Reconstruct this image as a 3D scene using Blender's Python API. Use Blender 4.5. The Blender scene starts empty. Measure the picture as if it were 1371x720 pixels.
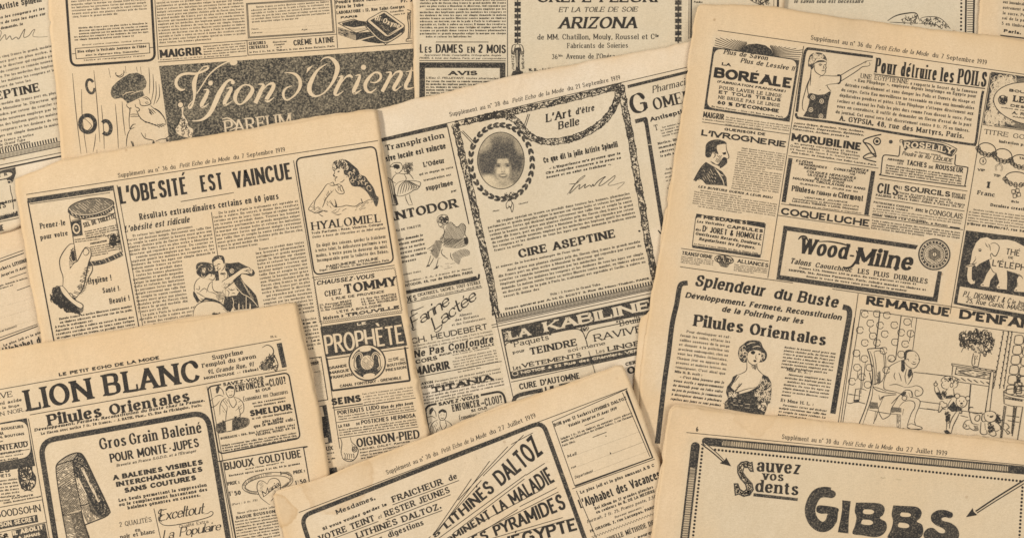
import bpy, math, random, zlib
import numpy as np
from mathutils import Vector
from mathutils.geometry import tessellate_polygon

# ------------------------------------------------------------------ camera, world, lamps, exposure
PX = 0.0005            # one unit of the page layouts is half a millimetre on the table
CX, CY = 685.5, 360.0
DIST = 1.15            # height of the camera above the table
sc = bpy.context.scene
cam_d = bpy.data.cameras.new("camera"); cam = bpy.data.objects.new("camera", cam_d)
sc.collection.objects.link(cam); sc.camera = cam
cam.location = (0, 0, DIST); cam.rotation_euler = (0, 0, 0)
cam_d.sensor_width = 36; cam_d.lens = 36 * DIST / (1371 * PX)
cam_d.clip_start = 0.05; cam_d.clip_end = 20
w = bpy.data.worlds.new("World"); sc.world = w; w.use_nodes = True
w.node_tree.nodes["Background"].inputs[0].default_value = (1.0, 0.97, 0.93, 1)
w.node_tree.nodes["Background"].inputs[1].default_value = 0.27
def area(name, loc, size, power, col, target=(0, 0, 0)):
    d = bpy.data.lights.new(name, 'AREA'); d.shape = 'RECTANGLE'; d.size = size[0]; d.size_y = size[1]
    d.energy = power; d.color = col
    o = bpy.data.objects.new(name, d); sc.collection.objects.link(o); o.location = loc
    o.rotation_euler = (Vector(target) - Vector(loc)).to_track_quat('-Z', 'Y').to_euler()
    return o
area("softbox_lamp", (-2.2, 0.35, 1.75), (0.45, 0.45), 68, (1.0, 0.97, 0.92))
area("overhead_lamp", (1.15, -0.05, 2.2), (1.5, 1.5), 29, (1.0, 0.98, 0.95))
sc.view_settings.view_transform = 'Standard'; sc.view_settings.look = 'None'
sc.view_settings.exposure = 0.12; sc.view_settings.gamma = 1.0; sc.view_settings.use_curve_mapping = False
sc.render.engine = 'CYCLES'; sc.cycles.pixel_filter_type = 'BLACKMAN_HARRIS'; sc.cycles.filter_width = 1.6; sc.cycles.max_bounces = 4
rnd = random.Random(11)

# ------------------------------------------------------------------ materials
def newmat(name):
    m = bpy.data.materials.new(name); m.use_nodes = True
    nt = m.node_tree; b = nt.nodes["Principled BSDF"]
    return m, nt, b
def noise(nt, vec, scale, detail=3, rough=0.55, dist=0.0):
    n = nt.nodes.new('ShaderNodeTexNoise'); n.inputs['Scale'].default_value = scale
    n.inputs['Detail'].default_value = detail; n.inputs['Roughness'].default_value = rough
    n.inputs['Distortion'].default_value = dist
    nt.links.new(vec, n.inputs['Vector']); return n.outputs['Fac']
def ramp(nt, fac, a, b, ca=0.0, cb=1.0):
    n = nt.nodes.new('ShaderNodeMapRange'); n.inputs['From Min'].default_value = a; n.inputs['From Max'].default_value = b
    n.inputs['To Min'].default_value = ca; n.inputs['To Max'].default_value = cb; n.clamp = True
    nt.links.new(fac, n.inputs['Value']); return n.outputs['Result']
def mix(nt, fac, a, b, mode='MIX'):
    n = nt.nodes.new('ShaderNodeMix'); n.data_type = 'RGBA'; n.blend_type = mode
    for s, v in ((0, fac), (6, a), (7, b)):
        if isinstance(v, bpy.types.NodeSocket): nt.links.new(v, n.inputs[s])
        elif s == 0: n.inputs[0].default_value = v
        else: n.inputs[s].default_value = (*v, 1)
    return n.outputs[2]
def math_(nt, op, a, b=0.0):
    n = nt.nodes.new('ShaderNodeMath'); n.operation = op
    for i, v in enumerate((a, b)):
        if isinstance(v, bpy.types.NodeSocket): nt.links.new(v, n.inputs[i])
        else: n.inputs[i].default_value = v
    return n.outputs[0]
def objco(nt, seed):
    tc = nt.nodes.new('ShaderNodeTexCoord'); mp = nt.nodes.new('ShaderNodeMapping')
    mp.inputs['Location'].default_value = (seed * 1.37, seed * 0.71, seed * 0.3)
    nt.links.new(tc.outputs['Object'], mp.inputs['Vector']); return mp.outputs['Vector'], tc.outputs['Object']
def paper_color(nt, seed, base, age_col, stains=(), tint=(1, 1, 1)):
    v, raw = objco(nt, seed)
    c = mix(nt, ramp(nt, noise(nt, v, 7, 4), 0.35, 0.68), base, tuple(x * y for x, y in zip(base, (0.93, 0.90, 0.84))))
    c = mix(nt, ramp(nt, noise(nt, v, 45, 4, 0.6), 0.40, 0.72, 0, 0.75), c, tuple(x * y for x, y in zip(base, (0.89, 0.855, 0.79))))
    c = mix(nt, ramp(nt, noise(nt, v, 13, 3, 0.5, 0.8), 0.42, 0.68, 0, 0.75), c, tuple(x * y for x, y in zip(base, (0.97, 0.885, 0.775))))
    # fibres and pulp grain
    st = nt.nodes.new('ShaderNodeMapping'); st.inputs['Scale'].default_value = (1.0, 3.2, 1.0); nt.links.new(v, st.inputs['Vector'])
    c = mix(nt, ramp(nt, noise(nt, st.outputs['Vector'], 420, 3, 0.7), 0.35, 0.72, 0, 0.75), c, tuple(x * y for x, y in zip(base, (0.79, 0.765, 0.71))))
    c = mix(nt, ramp(nt, noise(nt, v, 1500, 2, 0.7), 0.46, 0.78, 0, 0.62), c, tuple(x * y for x, y in zip(base, (0.68, 0.64, 0.55))))
    # printed areas have stayed greyer than the tanned margins
    pt = nt.nodes.new('ShaderNodeAttribute'); pt.attribute_name = 'printed'
    c = mix(nt, pt.outputs['Fac'], c, mix(nt, 1.0, c, tint, 'MULTIPLY'))
    # foxing specks
    sp = nt.nodes.new('ShaderNodeTexVoronoi'); sp.inputs['Scale'].default_value = 55; nt.links.new(v, sp.inputs['Vector'])
    spk = math_(nt, 'MULTIPLY', ramp(nt, sp.outputs['Distance'], 0.035, 0.075, 1, 0), ramp(nt, noise(nt, v, 21, 1), 0.52, 0.6))
    c = mix(nt, math_(nt, 'MULTIPLY', spk, 0.55), c, (0.26, 0.15, 0.07))
    # ageing towards the rim (attribute holds the distance-based age)
    at = nt.nodes.new('ShaderNodeAttribute'); at.attribute_name = 'age'
    ag = math_(nt, 'MULTIPLY', at.outputs['Fac'], ramp(nt, noise(nt, v, 26, 4, 0.62, 0.4), 0.30, 0.66, 0.20, 1.45))
    c = mix(nt, math_(nt, 'MINIMUM', ag, 0.85), c, age_col)
    # water stains with a tide line: (x, y, radius, strength)
    for (sx, sy, r, k) in stains:
        vm = nt.nodes.new('ShaderNodeVectorMath'); vm.operation = 'DISTANCE'
        nt.links.new(raw, vm.inputs[0]); vm.inputs[1].default_value = (sx, sy, 0.003)
        d = math_(nt, 'ADD', vm.outputs['Value'], math_(nt, 'MULTIPLY', math_(nt, 'SUBTRACT', noise(nt, v, 55, 4, 0.6), 0.5), r * 1.1))
        inner = ramp(nt, d, r * 0.2, r, 0.15, 0.55); cut = ramp(nt, d, r, r * 1.07, 1, 0)
        rimf = math_(nt, 'MULTIPLY', ramp(nt, d, r * 0.84, r * 0.99, 0, 1), 0.6)
        f = math_(nt, 'MULTIPLY', math_(nt, 'MULTIPLY', math_(nt, 'ADD', inner, rimf), cut), k)
        c = mix(nt, f, c, (0.47, 0.30, 0.145))
    return c, v
def add_bump(nt, b, v, k=1.0):
    st = nt.nodes.new('ShaderNodeMapping'); st.inputs['Scale'].default_value = (1.0, 0.35, 1.0); nt.links.new(v, st.inputs['Vector'])
    h = math_(nt, 'ADD', math_(nt, 'MULTIPLY', noise(nt, v, 900, 3, 0.6), 0.10), math_(nt, 'MULTIPLY', noise(nt, v, 90, 4, 0.6, 0.6), 0.45))
    h = math_(nt, 'ADD', h, math_(nt, 'MULTIPLY', noise(nt, st.outputs['Vector'], 24, 3, 0.5, 1.0), 1.1))
    bp = nt.nodes.new('ShaderNodeBump'); bp.inputs['Strength'].default_value = 1.0 * k; bp.inputs['Distance'].default_value = 0.0012
    nt.links.new(h, bp.inputs['Height']); nt.links.new(bp.outputs['Normal'], b.inputs['Normal'])
def paper_mat(name, seed, base, age_col=(0.60, 0.42, 0.235), stains=(), tint=(1, 1, 1)):
    m, nt, b = newmat(name)
    c, v = paper_color(nt, seed, base, age_col, stains, tint)
    nt.links.new(c, b.inputs['Base Color']); b.inputs['Roughness'].default_value = 0.88
    b.inputs['Specular IOR Level'].default_value = 0.18
    add_bump(nt, b, v); return m
def ink_mat(name, dark, light, sc1, lo, hi, amt, patch=0.0):
    m, nt, b = newmat(name)
    v, raw = objco(nt, 3.3)
    f = ramp(nt, noise(nt, v, sc1, 2, 0.75), lo, hi, 0, amt)
    if patch: f = math_(nt, 'ADD', f, ramp(nt, noise(nt, v, 70, 3, 0.6), 0.45, 0.75, 0, patch))
    c = mix(nt, f, dark, light)
    nt.links.new(c, b.inputs['Base Color']); b.inputs['Roughness'].default_value = 0.7
    b.inputs['Specular IOR Level'].default_value = 0.25
    add_bump(nt, b, v); return m
INK = ink_mat('printing_ink', (0.023, 0.019, 0.015), (0.26, 0.195, 0.12), 1300, 0.54, 0.80, 0.50, 0.05)
INKS = ink_mat('worn_solid_ink', (0.024, 0.021, 0.018), (0.33, 0.26, 0.17), 1050, 0.50, 0.76, 0.72, 0.10)
GREY = ink_mat('fine_hatch_ink', (0.075, 0.062, 0.046), (0.42, 0.32, 0.20), 1500, 0.42, 0.75, 0.75, 0.10)
GHOST = ink_mat('show_through_ink', (0.46, 0.355, 0.215), (0.60, 0.46, 0.28), 300, 0.35, 0.65, 1.0)
BAND = ink_mat('grainy_band_ink', (0.026, 0.023, 0.019), (0.40, 0.32, 0.205), 900, 0.44, 0.72, 0.80, 0.16)
def tone_mat():
    m, nt, b = newmat('halftone_ink'); v, raw = objco(nt, 1.1)
    at = nt.nodes.new('ShaderNodeAttribute'); at.attribute_name = 'tone'
    f = math_(nt, 'ADD', at.outputs['Fac'], math_(nt, 'MULTIPLY', math_(nt, 'SUBTRACT', noise(nt, v, 1500, 2, 0.7), 0.5), 0.35))
    f = math_(nt, 'MINIMUM', math_(nt, 'MAXIMUM', f, 0.0), 1.0)
    nt.links.new(mix(nt, f, (0.62, 0.49, 0.31), (0.04, 0.034, 0.028)), b.inputs['Base Color']); b.inputs['Roughness'].default_value = 0.8
    add_bump(nt, b, v); return m
TONE = tone_mat()

# ------------------------------------------------------------------ skeleton letters (strokes in tenths of the cap height)
G = {}
def g(ch, wd, s): G[ch] = (wd, [(p.split()[0], [float(q) for q in p.split()[1:]]) for p in s.split('|') if p.strip()])
g('A',7.6,"P 0 0 3.8 10 7.6 0|N 1.3 3.4 6.3 3.4")
g('B',6.3,"P 0 0 0 10|S 0 10 3.4 10 5.4 9.3 5.8 7.6 5.2 5.9 3.2 5.2 0 5.2|S 0 5.2 3.6 5.2 5.8 4.5 6.3 2.7 5.8 .8 3.6 0 0 0")
g('C',7.2,"S 7.1 7.4 6 9.3 4 10 1.2 8.7 0 5 1.2 1.3 4 0 6.2 .8 7.2 2.7|T 7.2 8.6 -2.2")
g('D',7.6,"P 0 0 0 10|S 0 10 3.2 10 6.4 8.6 7.6 5 6.4 1.4 3.2 0 0 0")
g('E',5.8,"P 0 0 0 10|N 0 10 5.8 10|N 0 5.2 4.4 5.2|N 0 0 5.8 0|T 5.8 10 -2.3|T 5.8 0 2.5|T 4.4 6.3 -2.2")
g('F',5.5,"P 0 0 0 10|N 0 10 5.5 10|N 0 5.2 4.3 5.2|T 5.5 10 -2.3|T 4.3 6.3 -2.2")
g('G',7.8,"S 7.1 7.6 6 9.3 4 10 1.2 8.7 0 5 1.2 1.3 4 0 6.3 .5 7.6 1.8|N 7.6 1.2 7.6 4.6|N 4.8 4.6 8 4.6|T 7.2 8.6 -2.2")
g('H',7.4,"P 0 0 0 10|P 7.4 0 7.4 10|N 0 5.2 7.4 5.2")
g('I',0,"P 0 0 0 10")
g('J',4,"Q 4 10 4 6 4 2.6 3.4 .7 1.9 0 .4 .7 0 2.4")
g('K',7,"P 0 0 0 10|P 0 3.6 6.7 10|P 2.4 6 7 0")
g('L',5.6,"P 0 0 0 10|N 0 0 5.6 0|T 5.6 0 2.8")
g('M',9,"P 0 0 0 10|N 0 10 4.5 1.6 9 10|P 9 0 9 10")
g('N',7.6,"P 0 0 0 10|N 0 10 7.6 0|P 7.6 0 7.6 10")
g('O',8,"E 4 5 4 5")
g('P',6,"P 0 0 0 10|S 0 10 3.4 10 5.4 9.3 6 7.3 5.4 5.4 3.4 4.7 0 4.7")
g('Q',8,"E 4 5 4 5|N 4.4 2.6 8.2 -1.6")
g('R',6.6,"P 0 0 0 10|S 0 10 3.4 10 5.3 9.3 5.8 7.5 5.3 5.7 3.4 5 0 5|P 2.8 5 6.6 0")
g('S',5.8,"S 5.4 7.7 4.5 9.5 2.9 10 1 9.4 .3 7.7 1.1 6 3 5.1 4.9 4.2 5.8 2.5 4.9 .6 2.9 0 .9 .6 0 2.5")
g('T',7,"P 3.5 0 3.5 9.5|N 0 10 7 10|T 0 10 -2.3|T 7 10 -2.3")
g('U',7.2,"Q 0 10 0 7 0 3.2 1 .7 3.6 0 6.2 .7 7.2 3.2 7.2 7 7.2 10")
g('V',7.6,"P 0 10 3.8 0 7.6 10")
g('W',11,"P 0 10 2.8 0 5.5 10 8.2 0 11 10")
g('X',7.4,"P 0 0 7.4 10|P 0 10 7.4 0")
g('Y',7.2,"P 0 10 3.6 4.6 7.2 10|P 3.6 0 3.6 4.8")
g('Z',6.2,"N 0 10 6.2 10 0 0 6.2 0|T 0 10 -2.2|T 6.2 0 2.4")
g('a',4.8,"S .4 5.6 1.2 6.7 2.7 7 4.2 6.4 4.7 5 4.7 2.2 4.8 .8 5.8 0|E 2.3 1.85 2.3 1.85")
g('b',5.2,"P 0 0 0 10|E 2.6 3.5 2.6 3.5")
g('c',4.6,"S 4.5 5.3 3.8 6.6 2.5 7 .7 6 0 3.5 .7 1 2.6 0 3.9 .5 4.6 1.8")
g('d',5.2,"E 2.6 3.5 2.6 3.5|P 5.2 0 5.2 10")
g('e',4.9,"N 0 3.7 4.9 3.7|S 4.9 3.7 4.4 6 2.6 7 .7 6 0 3.5 .7 1 2.7 0 4.1 .5 4.9 1.7")
g('f',3.0,"Q 1 0 1 4 1 7.6 1.6 9.5 2.9 10 3.9 9.2|N -.9 7 3.1 7")
g('g',5.2,"E 2.6 3.5 2.6 3.5|S 5.2 6.8 5.2 3 5.2 .4 4.6 -2.3 2.6 -3 .3 -2.2")
g('h',5,"P 0 0 0 10|Q 5 0 5 2 5 4.6 4.5 6.3 2.8 7 1 6.2 0 4.6")
g('i',0,"P 0 0 0 7|D 0 9.3")
g('j',1.2,"S 1.2 7 1.2 3 1.2 0 .7 -2.3 -.8 -2.8|D 1.2 9.3")
g('k',4.9,"P 0 0 0 10|N 0 2.5 4.5 7|P 1.7 4.2 4.9 0")
g('l',0,"P 0 0 0 10")
g('m',8.4,"P 0 0 0 7|Q 4.2 0 4.2 2 4.2 4.7 3.8 6.3 2.4 7 .8 6.3 0 4.8|Q 8.4 0 8.4 2 8.4 4.7 8 6.3 6.6 7 5 6.3 4.2 4.8")
g('n',5,"P 0 0 0 7|Q 5 0 5 2 5 4.6 4.5 6.3 2.8 7 1 6.2 0 4.6")
g('o',5.2,"E 2.6 3.5 2.6 3.5")
g('p',5.2,"P 0 -3 0 7|E 2.6 3.5 2.6 3.5")
g('q',5.2,"E 2.6 3.5 2.6 3.5|P 5.2 -3 5.2 7")
g('r',3.2,"P 0 0 0 7|S 0 4.4 .8 6.3 2.1 7 3.2 6.4")
g('s',4.2,"S 3.9 5.5 3.2 6.7 2.1 7 .8 6.5 .3 5.3 1 4.1 2.2 3.5 3.6 2.8 4.2 1.7 3.5 .4 2.1 0 .7 .4 0 1.6")
g('t',2.8,"S 1.2 9.4 1.2 6 1.2 2.2 1.6 .5 2.5 0 3.6 .7|N -.9 7 3.4 7")
g('u',5,"Q 0 7 0 4 .3 1.2 1.9 0 3.8 .6 5 2.4|P 5 0 5 7")
g('v',4.8,"P 0 7 2.4 0 4.8 7")
g('w',7.6,"P 0 7 1.9 0 3.8 7 5.7 0 7.6 7")
g('x',4.8,"P 0 0 4.8 7|P 0 7 4.8 0")
g('y',4.8,"P 0 7 2.5 0|P 4.8 7 2.2 -1|S 2.3 -.8 1.5 -2.5 .2 -2.9")
g('z',4.2,"N 0 7 4.2 7 0 0 4.2 0")
g('~',2.6,"S 4 9.2 3 10 2 9.3 1.4 7.4 1.2 4 .9 0 .2 -2.4 -1 -3 -2 -2.4")     # long s
g('0',5,"E 2.5 5 2.5 5"); g('1',1.6,"P 1.6 0 1.6 10|N 0 8.2 1.6 10")
g('2',5,"S .2 7.6 1 9.5 2.6 10 4.3 9.3 4.8 7.6 4.2 5.6 2 2.8 0 0|N 0 0 5 0")
g('3',4.8,"S .3 8.3 1.2 9.7 2.5 10 4.1 9.3 4.5 7.7 3.9 6 2 5.3|S 2 5.3 4.1 4.6 4.8 2.7 4.1 .7 2.4 0 .8 .5 0 1.9")
g('4',5.4,"P 4 0 4 10|N 4 10 0 2.8 5.6 2.8"); g('5',4.8,"N 4.6 10 .6 10 .4 5.4|S .4 5.4 2.4 6.3 4.2 5.4 4.8 3.2 4.1 .8 2.3 0 .6 .5 0 1.6")
g('6',5,"E 2.5 3 2.5 3|S 0 3.4 .5 6.8 2 9.3 4.2 10"); g('7',4.8,"N 0 10 4.8 10 1.4 0")
g('8',5,"E 2.5 7.6 2.1 2.4|E 2.5 2.7 2.5 2.7"); g('9',5,"E 2.5 7 2.5 3|S 5 6.6 4.5 3.2 3 .7 .8 0")
g('.',0,"D 0 .6"); g(',',0,"D 0 .6|N .2 .6 -.5 -1.6"); g(':',0,"D 0 .8|D 0 5.6"); g(';',0,"D 0 5.6|D 0 .6|N .2 .6 -.5 -1.6")
g('!',0,"N 0 3 0 10|D 0 .6"); g('?',4,"S 0 8 1 9.7 2.2 10 3.7 9 4 7.4 3 5.6 2 4.4 2 2.8|D 2 .6")
g("'",0,"N .2 10 -.3 7"); g('"',1.6,"N 0 10 0 7.4|N 1.6 10 1.6 7.4"); g('-',3,"N 0 3.8 3 3.8"); g('_',5,"N 0 3.8 5 3.8")
g('(',1.6,"S 1.6 11 .4 8.6 0 4.8 .4 1 1.6 -1.6"); g(')',1.6,"S 0 11 1.2 8.6 1.6 4.8 1.2 1 0 -1.6")
g('&',6.6,"S 6.6 0 4 3.4 1.6 7.4 2 9.4 3.2 10 4.4 9.2 4 7.2 1.4 4.8 0 2.6 1.2 .4 3 0 5 1.4 6.4 4.4")
g('%',6.5,"E 1.3 7.8 1.3 2.1|E 5.2 2.2 1.3 2.1|N 1 0 5.5 10"); g('*',2,"D 1 6"); g('·',0,"D 0 3.6"); g('«',4,"N 1.8 6 0 4 1.8 2|N 4 6 2.2 4 4 2"); g('»',4,"N 0 6 1.8 4 0 2|N 2.2 6 4 4 2.2 2"); g('—',7,"N 0 3.8 7 3.8"); g('/',3,"N 0 0 3 10"); g('=',4,"N 0 5 4 5|N 0 2.6 4 2.6")
ACC = {'é':('e',1),'è':('e',2),'ê':('e',3),'à':('a',2),'â':('a',3),'ç':('c',5),'ô':('o',3),'î':('i',3),'û':('u',3),'ù':('u',2),'ë':('e',4),
       'É':('E',1),'È':('E',2),'Ê':('E',3),'Ë':('E',4),'À':('A',2),'Ç':('C',5)}
#  stem, contrast, serif, slant, xheight, gap, round, width factor
ST = {
 'r':(.150,.46,.10,0,.65,.15,0,1.0), 'b':(.235,.42,.085,0,.69,.13,0,1.0), 'bb':(.30,.36,.085,0,.71,.11,0,1.05),
 's':(.165,.85,0,0,.71,.14,0,.95), 'sb':(.25,.74,0,0,.73,.12,0,.95), 'sx':(.33,.66,0,0,.75,.10,0,1.0), 'cx':(.165,.80,0,0,.73,.11,0,.9),
 'i':(.140,.46,.05,.24,.65,.14,0,.92), 'bi':(.23,.44,.06,.22,.70,.13,0,.95), 'si':(.18,.8,0,.22,.71,.13,0,.95), 'sbi':(.25,.74,0,.22,.72,.12,0,.95),
 'sl':(.23,.62,.12,0,.69,.13,0,1.05), 'nv':(.26,.58,.05,0,.74,.11,1,.95), 'nvi':(.255,.56,.05,.14,.74,.11,1,.95),
 'sc':(.135,.40,0,.34,.60,.02,1,.9), 'gb':(.34,.85,0,0,.72,.07,1,.95), 'k':(.22,.20,.11,0,.68,.13,0,1.2), 'th':(.085,.9,0,0,.7,.16,0,1.0),
}
_cache = {}
def seg_w(dx, dy, stem, con, phi=.22):
    a = abs(math.sin(math.atan2(dy, dx) - phi)) if con < .7 else abs(math.sin(math.atan2(dy, dx)))
    return stem * (con + (1 - con) * min(1.0, a * 1.04))
def spl(p, n):
    if len(p) < 3 or n <= 1: return p
    q = [p[0]] + p + [p[-1]]; out = []
    for i in range(1, len(q) - 2):
        a, b, c, d = q[i-1], q[i], q[i+1], q[i+2]
        for k in range(n):
            t = k / n; t2 = t*t; t3 = t2*t
            out.append(tuple(.5*(2*b[j]+(c[j]-a[j])*t+(2*a[j]-5*b[j]+4*c[j]-d[j])*t2+(3*b[j]-a[j]-3*c[j]+d[j])*t3) for j in (0, 1)))
    out.append(tuple(p[-1])); return out
def metr(st, sx, q=2):
    stem, con, ser, sl, xh, gap, rd, wf = ST[st]
    k = .44 + .56*min(1, sx) if sx < 1 else 1 + .30*(sx-1)
    g_ = min(1.0, .42 + .58*sx)
    if q == 0: stem, con, ser = min(stem*1.6, .33), max(con, .66), ser*.8
    elif q == 1: stem, con = stem*1.12, max(con, .48)
    return stem*k, con, ser*(.15+.85*min(1, sx)), sl, xh, gap*g_, rd, wf
def glyph(ch, st, sx, q):
    key = (ch, st, sx, q)
    if key in _cache: return _cache[key]
    stem, con, ser, sl, xh, gap, rd, wf = metr(st, sx, q); acc = 0; base = ch
    if ch in ACC: base, acc = ACC[ch]
    wd, strokes = G[base]; low = base.islower() or base == '~'
    n = (1, 2, 5)[q]; th = stem * con
    def ym(y):
        v = y / 10
        if low:
            v = v * xh / .7 if v <= .7 else xh + (v - .7) / .3 * (1 - xh)
        return th / 2 + v * (1 - th)
    def xm(x): return stem / 2 + x / 10 * sx
    V = []; F = []; Z = []; cnt = [0]
    def quad(a, b, c, d):
        i = len(V); V.extend((a, b, c, d)); F.append((i, i+1, i+2, i+3))
    def rib(p, closed=False, cut=False, serifs=False):
        m = len(p)
        if closed: tg = [(p[(i+1) % m][0]-p[i-1][0], p[(i+1) % m][1]-p[i-1][1]) for i in range(m)]
        else: tg = [(p[min(i+1, m-1)][0]-p[max(i-1, 0)][0], p[min(i+1, m-1)][1]-p[max(i-1, 0)][1]) for i in range(m)]
        i0 = len(V)
        for (x, y), (dx, dy) in zip(p, tg):
            L = math.hypot(dx, dy) or 1e-9; hw = seg_w(dx, dy, stem, con) / 2
            V.append((x - dy/L*hw, y + dx/L*hw)); V.append((x + dy/L*hw, y - dx/L*hw))
        for i in range(m if closed else m - 1):
            a = i0 + 2*i; b = i0 + 2*((i+1) % m); F.append((a, a+1, b+1, b))
    def disc(x, y, r, m=8):
        i = len(V); pts = [(x + r*math.cos(2*math.pi*k/m+.39), y + r*math.sin(2*math.pi*k/m+.39)) for k in range(m)]
        V.extend(pts)
        for k in range(1, m-2, 2): F.append((i, i+k, i+k+1, i+k+2))
    def serif(x, y, up, left_only=False):
        if ser <= 0: return
        t = max(th * .8, .05); h = stem/2 + ser; s = 1 if up else -1
        x0 = x - h; x1 = x + (stem/2 if left_only else h)
        quad((x0, y), (x1, y), (x1, y + s*t), (x0, y + s*t))
        if q: quad((x0+ser*.45, y+s*t), (x1-(0 if left_only else ser*.45), y+s*t), (x+stem*.5, y+s*(t+ser*.55)), (x-stem*.5, y+s*(t+ser*.55)))
    for kind, c in strokes:
        Z += [cnt[0]]*(len(V)-len(Z)); cnt[0] += 1
        pr = [(c[i], c[i+1]) for i in range(0, len(c)-1, 2)]
        if kind in 'PN':
            pts = [(xm(x), ym(y)) for x, y in pr]
            for i in range(len(pts)-1):
                (x0, y0), (x1, y1) = pts[i], pts[i+1]; dx, dy = x1-x0, y1-y0; L = math.hypot(dx, dy) or 1e-6
                hw = seg_w(dx, dy, stem, con)/2
                if abs(dy)/L > .3:
                    e = th/2 * (1 if dy > 0 else -1); kx = dx/dy
                    a0 = e if pr[i][1] in (0, 10, 7, -3) else 0; a1 = e if pr[i+1][1] in (0, 10, 7, -3) else 0
                    x0 -= kx*a0; y0 -= a0; x1 += kx*a1; y1 += a1; o = min(hw / (abs(dy)/L), hw*1.6)
                    quad((x0-o, y0), (x0+o, y0), (x1+o, y1), (x1-o, y1))
                else:
                    quad((x0, y0-hw), (x1, y1-hw), (x1, y1+hw), (x0, y0+hw))
            if kind == 'P':
                for j, (x, y) in ((0, pr[0]), (len(pr)-1, pr[-1])):
                    X, Y = pts[j]
                    if y in (0, -3): serif(X, Y - th/2, True)
                    elif y in (10, 7): serif(X, Y + th/2, False, low and base not in 'vwxyk')
            if rd:
                for (X, Y), (_, y) in zip(pts, pr):
                    if y not in (0, 10, 7, -3): disc(X, Y, th/2)
        elif kind in 'SQ':
            p = spl([(xm(x), ym(y)) for x, y in pr], n)
            if kind == 'Q':
                for j, e in ((0, 1), (-1, -2)):
                    if pr[j][1] in (0, 10, 7) and abs(pr[j][0]-pr[e][0]) < .5:
                        s = -1 if pr[j][1] == 0 else 1
                        p[j] = (p[j][0], p[j][1] + s*th/2)
                        serif(p[j][0], p[j][1], s < 0, low and s > 0)
            rib(p)
            if rd or (q == 2 and con < .6 and base in 'acfryjCGJS235679?'):
                for j in ((0,) if base not in 'S235' else (0, -1)): disc(p[j][0], p[j][1], stem*(.5 if not rd else .45))
        elif kind == 'E':
            m = (8, 12, 28)[q]; cx, cy, rx, ry = c
            top, bot = ym(cy+ry), ym(cy-ry); X = xm(cx); RX = rx/10*sx
            rib([(X + RX*math.cos(2*math.pi*k/m), (top+bot)/2 + (top-bot)/2*math.sin(2*math.pi*k/m)) for k in range(m)], closed=True)
        elif kind == 'T':
            if ser > 0:
                x, y, d = c; X, Y = xm(x), ym(y); hw = th*.55; s = 1 if d > 0 else -1
                quad((X-hw, Y - s*th/2), (X+hw, Y - s*th/2), (X+hw*.8, Y+d/10), (X-hw*.8, Y+d/10))
        elif kind == 'D':
            x, y = c; r = stem*.62; X, Y = xm(x), (y/10 if y < 8 else (xh + (1-xh)*.75 if low else y/10))
            disc(X, max(Y, r) if y < 1 else Y, r, 8)
    if acc:
        X = stem/2 + wd/20*sx; Y = (xh + .1) if low else 1.08; hw = max(th, stem*.55)*.5; d = .11
        if acc == 1: quad((X-.04, Y), (X+.06, Y), (X+d+.07, Y+.18), (X+d-.07, Y+.18))
        elif acc == 2: quad((X-.06, Y), (X+.04, Y), (X-d+.07, Y+.18), (X-d-.07, Y+.18))
        elif acc == 3:
            quad((X-d-.06, Y), (X-d+.05, Y), (X+.04, Y+.17), (X-.04, Y+.17)); quad((X+d-.05, Y), (X+d+.06, Y), (X+.04, Y+.17), (X-.04, Y+.17))
        elif acc == 4: disc(X-d, Y+.08, .07); disc(X+d, Y+.08, .07)
        elif acc == 5: quad((X-.03, 0), (X+.06, 0), (X+.02, -.22), (X-.09, -.22))
    Z += [cnt[0]]*(len(V)-len(Z))
    r = (np.hstack([np.array(V, float).reshape(-1, 2), np.array(Z, float).reshape(-1, 1)]), np.array(F, int).reshape(-1, 4), wd/10*sx + stem)
    _cache[key] = r; return r

KL = dict(A=-.055, T=-.06, V=-.06, Y=-.06, W=-.05, J=-.04, O=-.04, C=-.04, G=-.04, Q=-.04, a=-.01, o=-.02, e=-.02, c=-.02, v=-.03, t=-.015, j=-.03)
KR = dict(A=-.055, T=-.06, V=-.06, Y=-.06, W=-.05, L=-.085, P=-.05, F=-.05, r=-.05, O=-.04, D=-.03, E=-.02, K=-.035, R=-.03, X=-.03, o=-.02, e=-.01, c=-.01, v=-.03, Q=-.04, C=-.02)
def kern(a, b_, sx):
    return (KR.get(ACC.get(a, (a,))[0], 0) + KL.get(ACC.get(b_, (b_,))[0], 0))*min(1.1, sx+.15)
def total_w(s, st, sx, q):
    stem, con, ser, sl, xh, gap, rd, wf = metr(st, sx, q); W = 0; pv = ' '
    for ch in s:
        W += kern(pv, ch, sx); pv = ch
        if ch == ' ': W += .42*sx + .17
        else: W += G.get(ACC.get(ch, (ch,))[0], (0,))[0]/10*sx + stem + gap*.72 + ser*.75
    return max(W - gap*.72, .05)
def layout(s, st, total, q=2):
    """find the letter scale sx at which the string fills total (in cap heights)"""
    lo, hi = .34, 1.9
    if total_w(s, st, lo, q) >= total: return lo
    if total_w(s, st, hi, q) <= total: return hi
    for _ in range(12):
        m = (lo+hi)/2
        if total_w(s, st, m, q) < total: lo = m
        else: hi = m
    return lo

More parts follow.
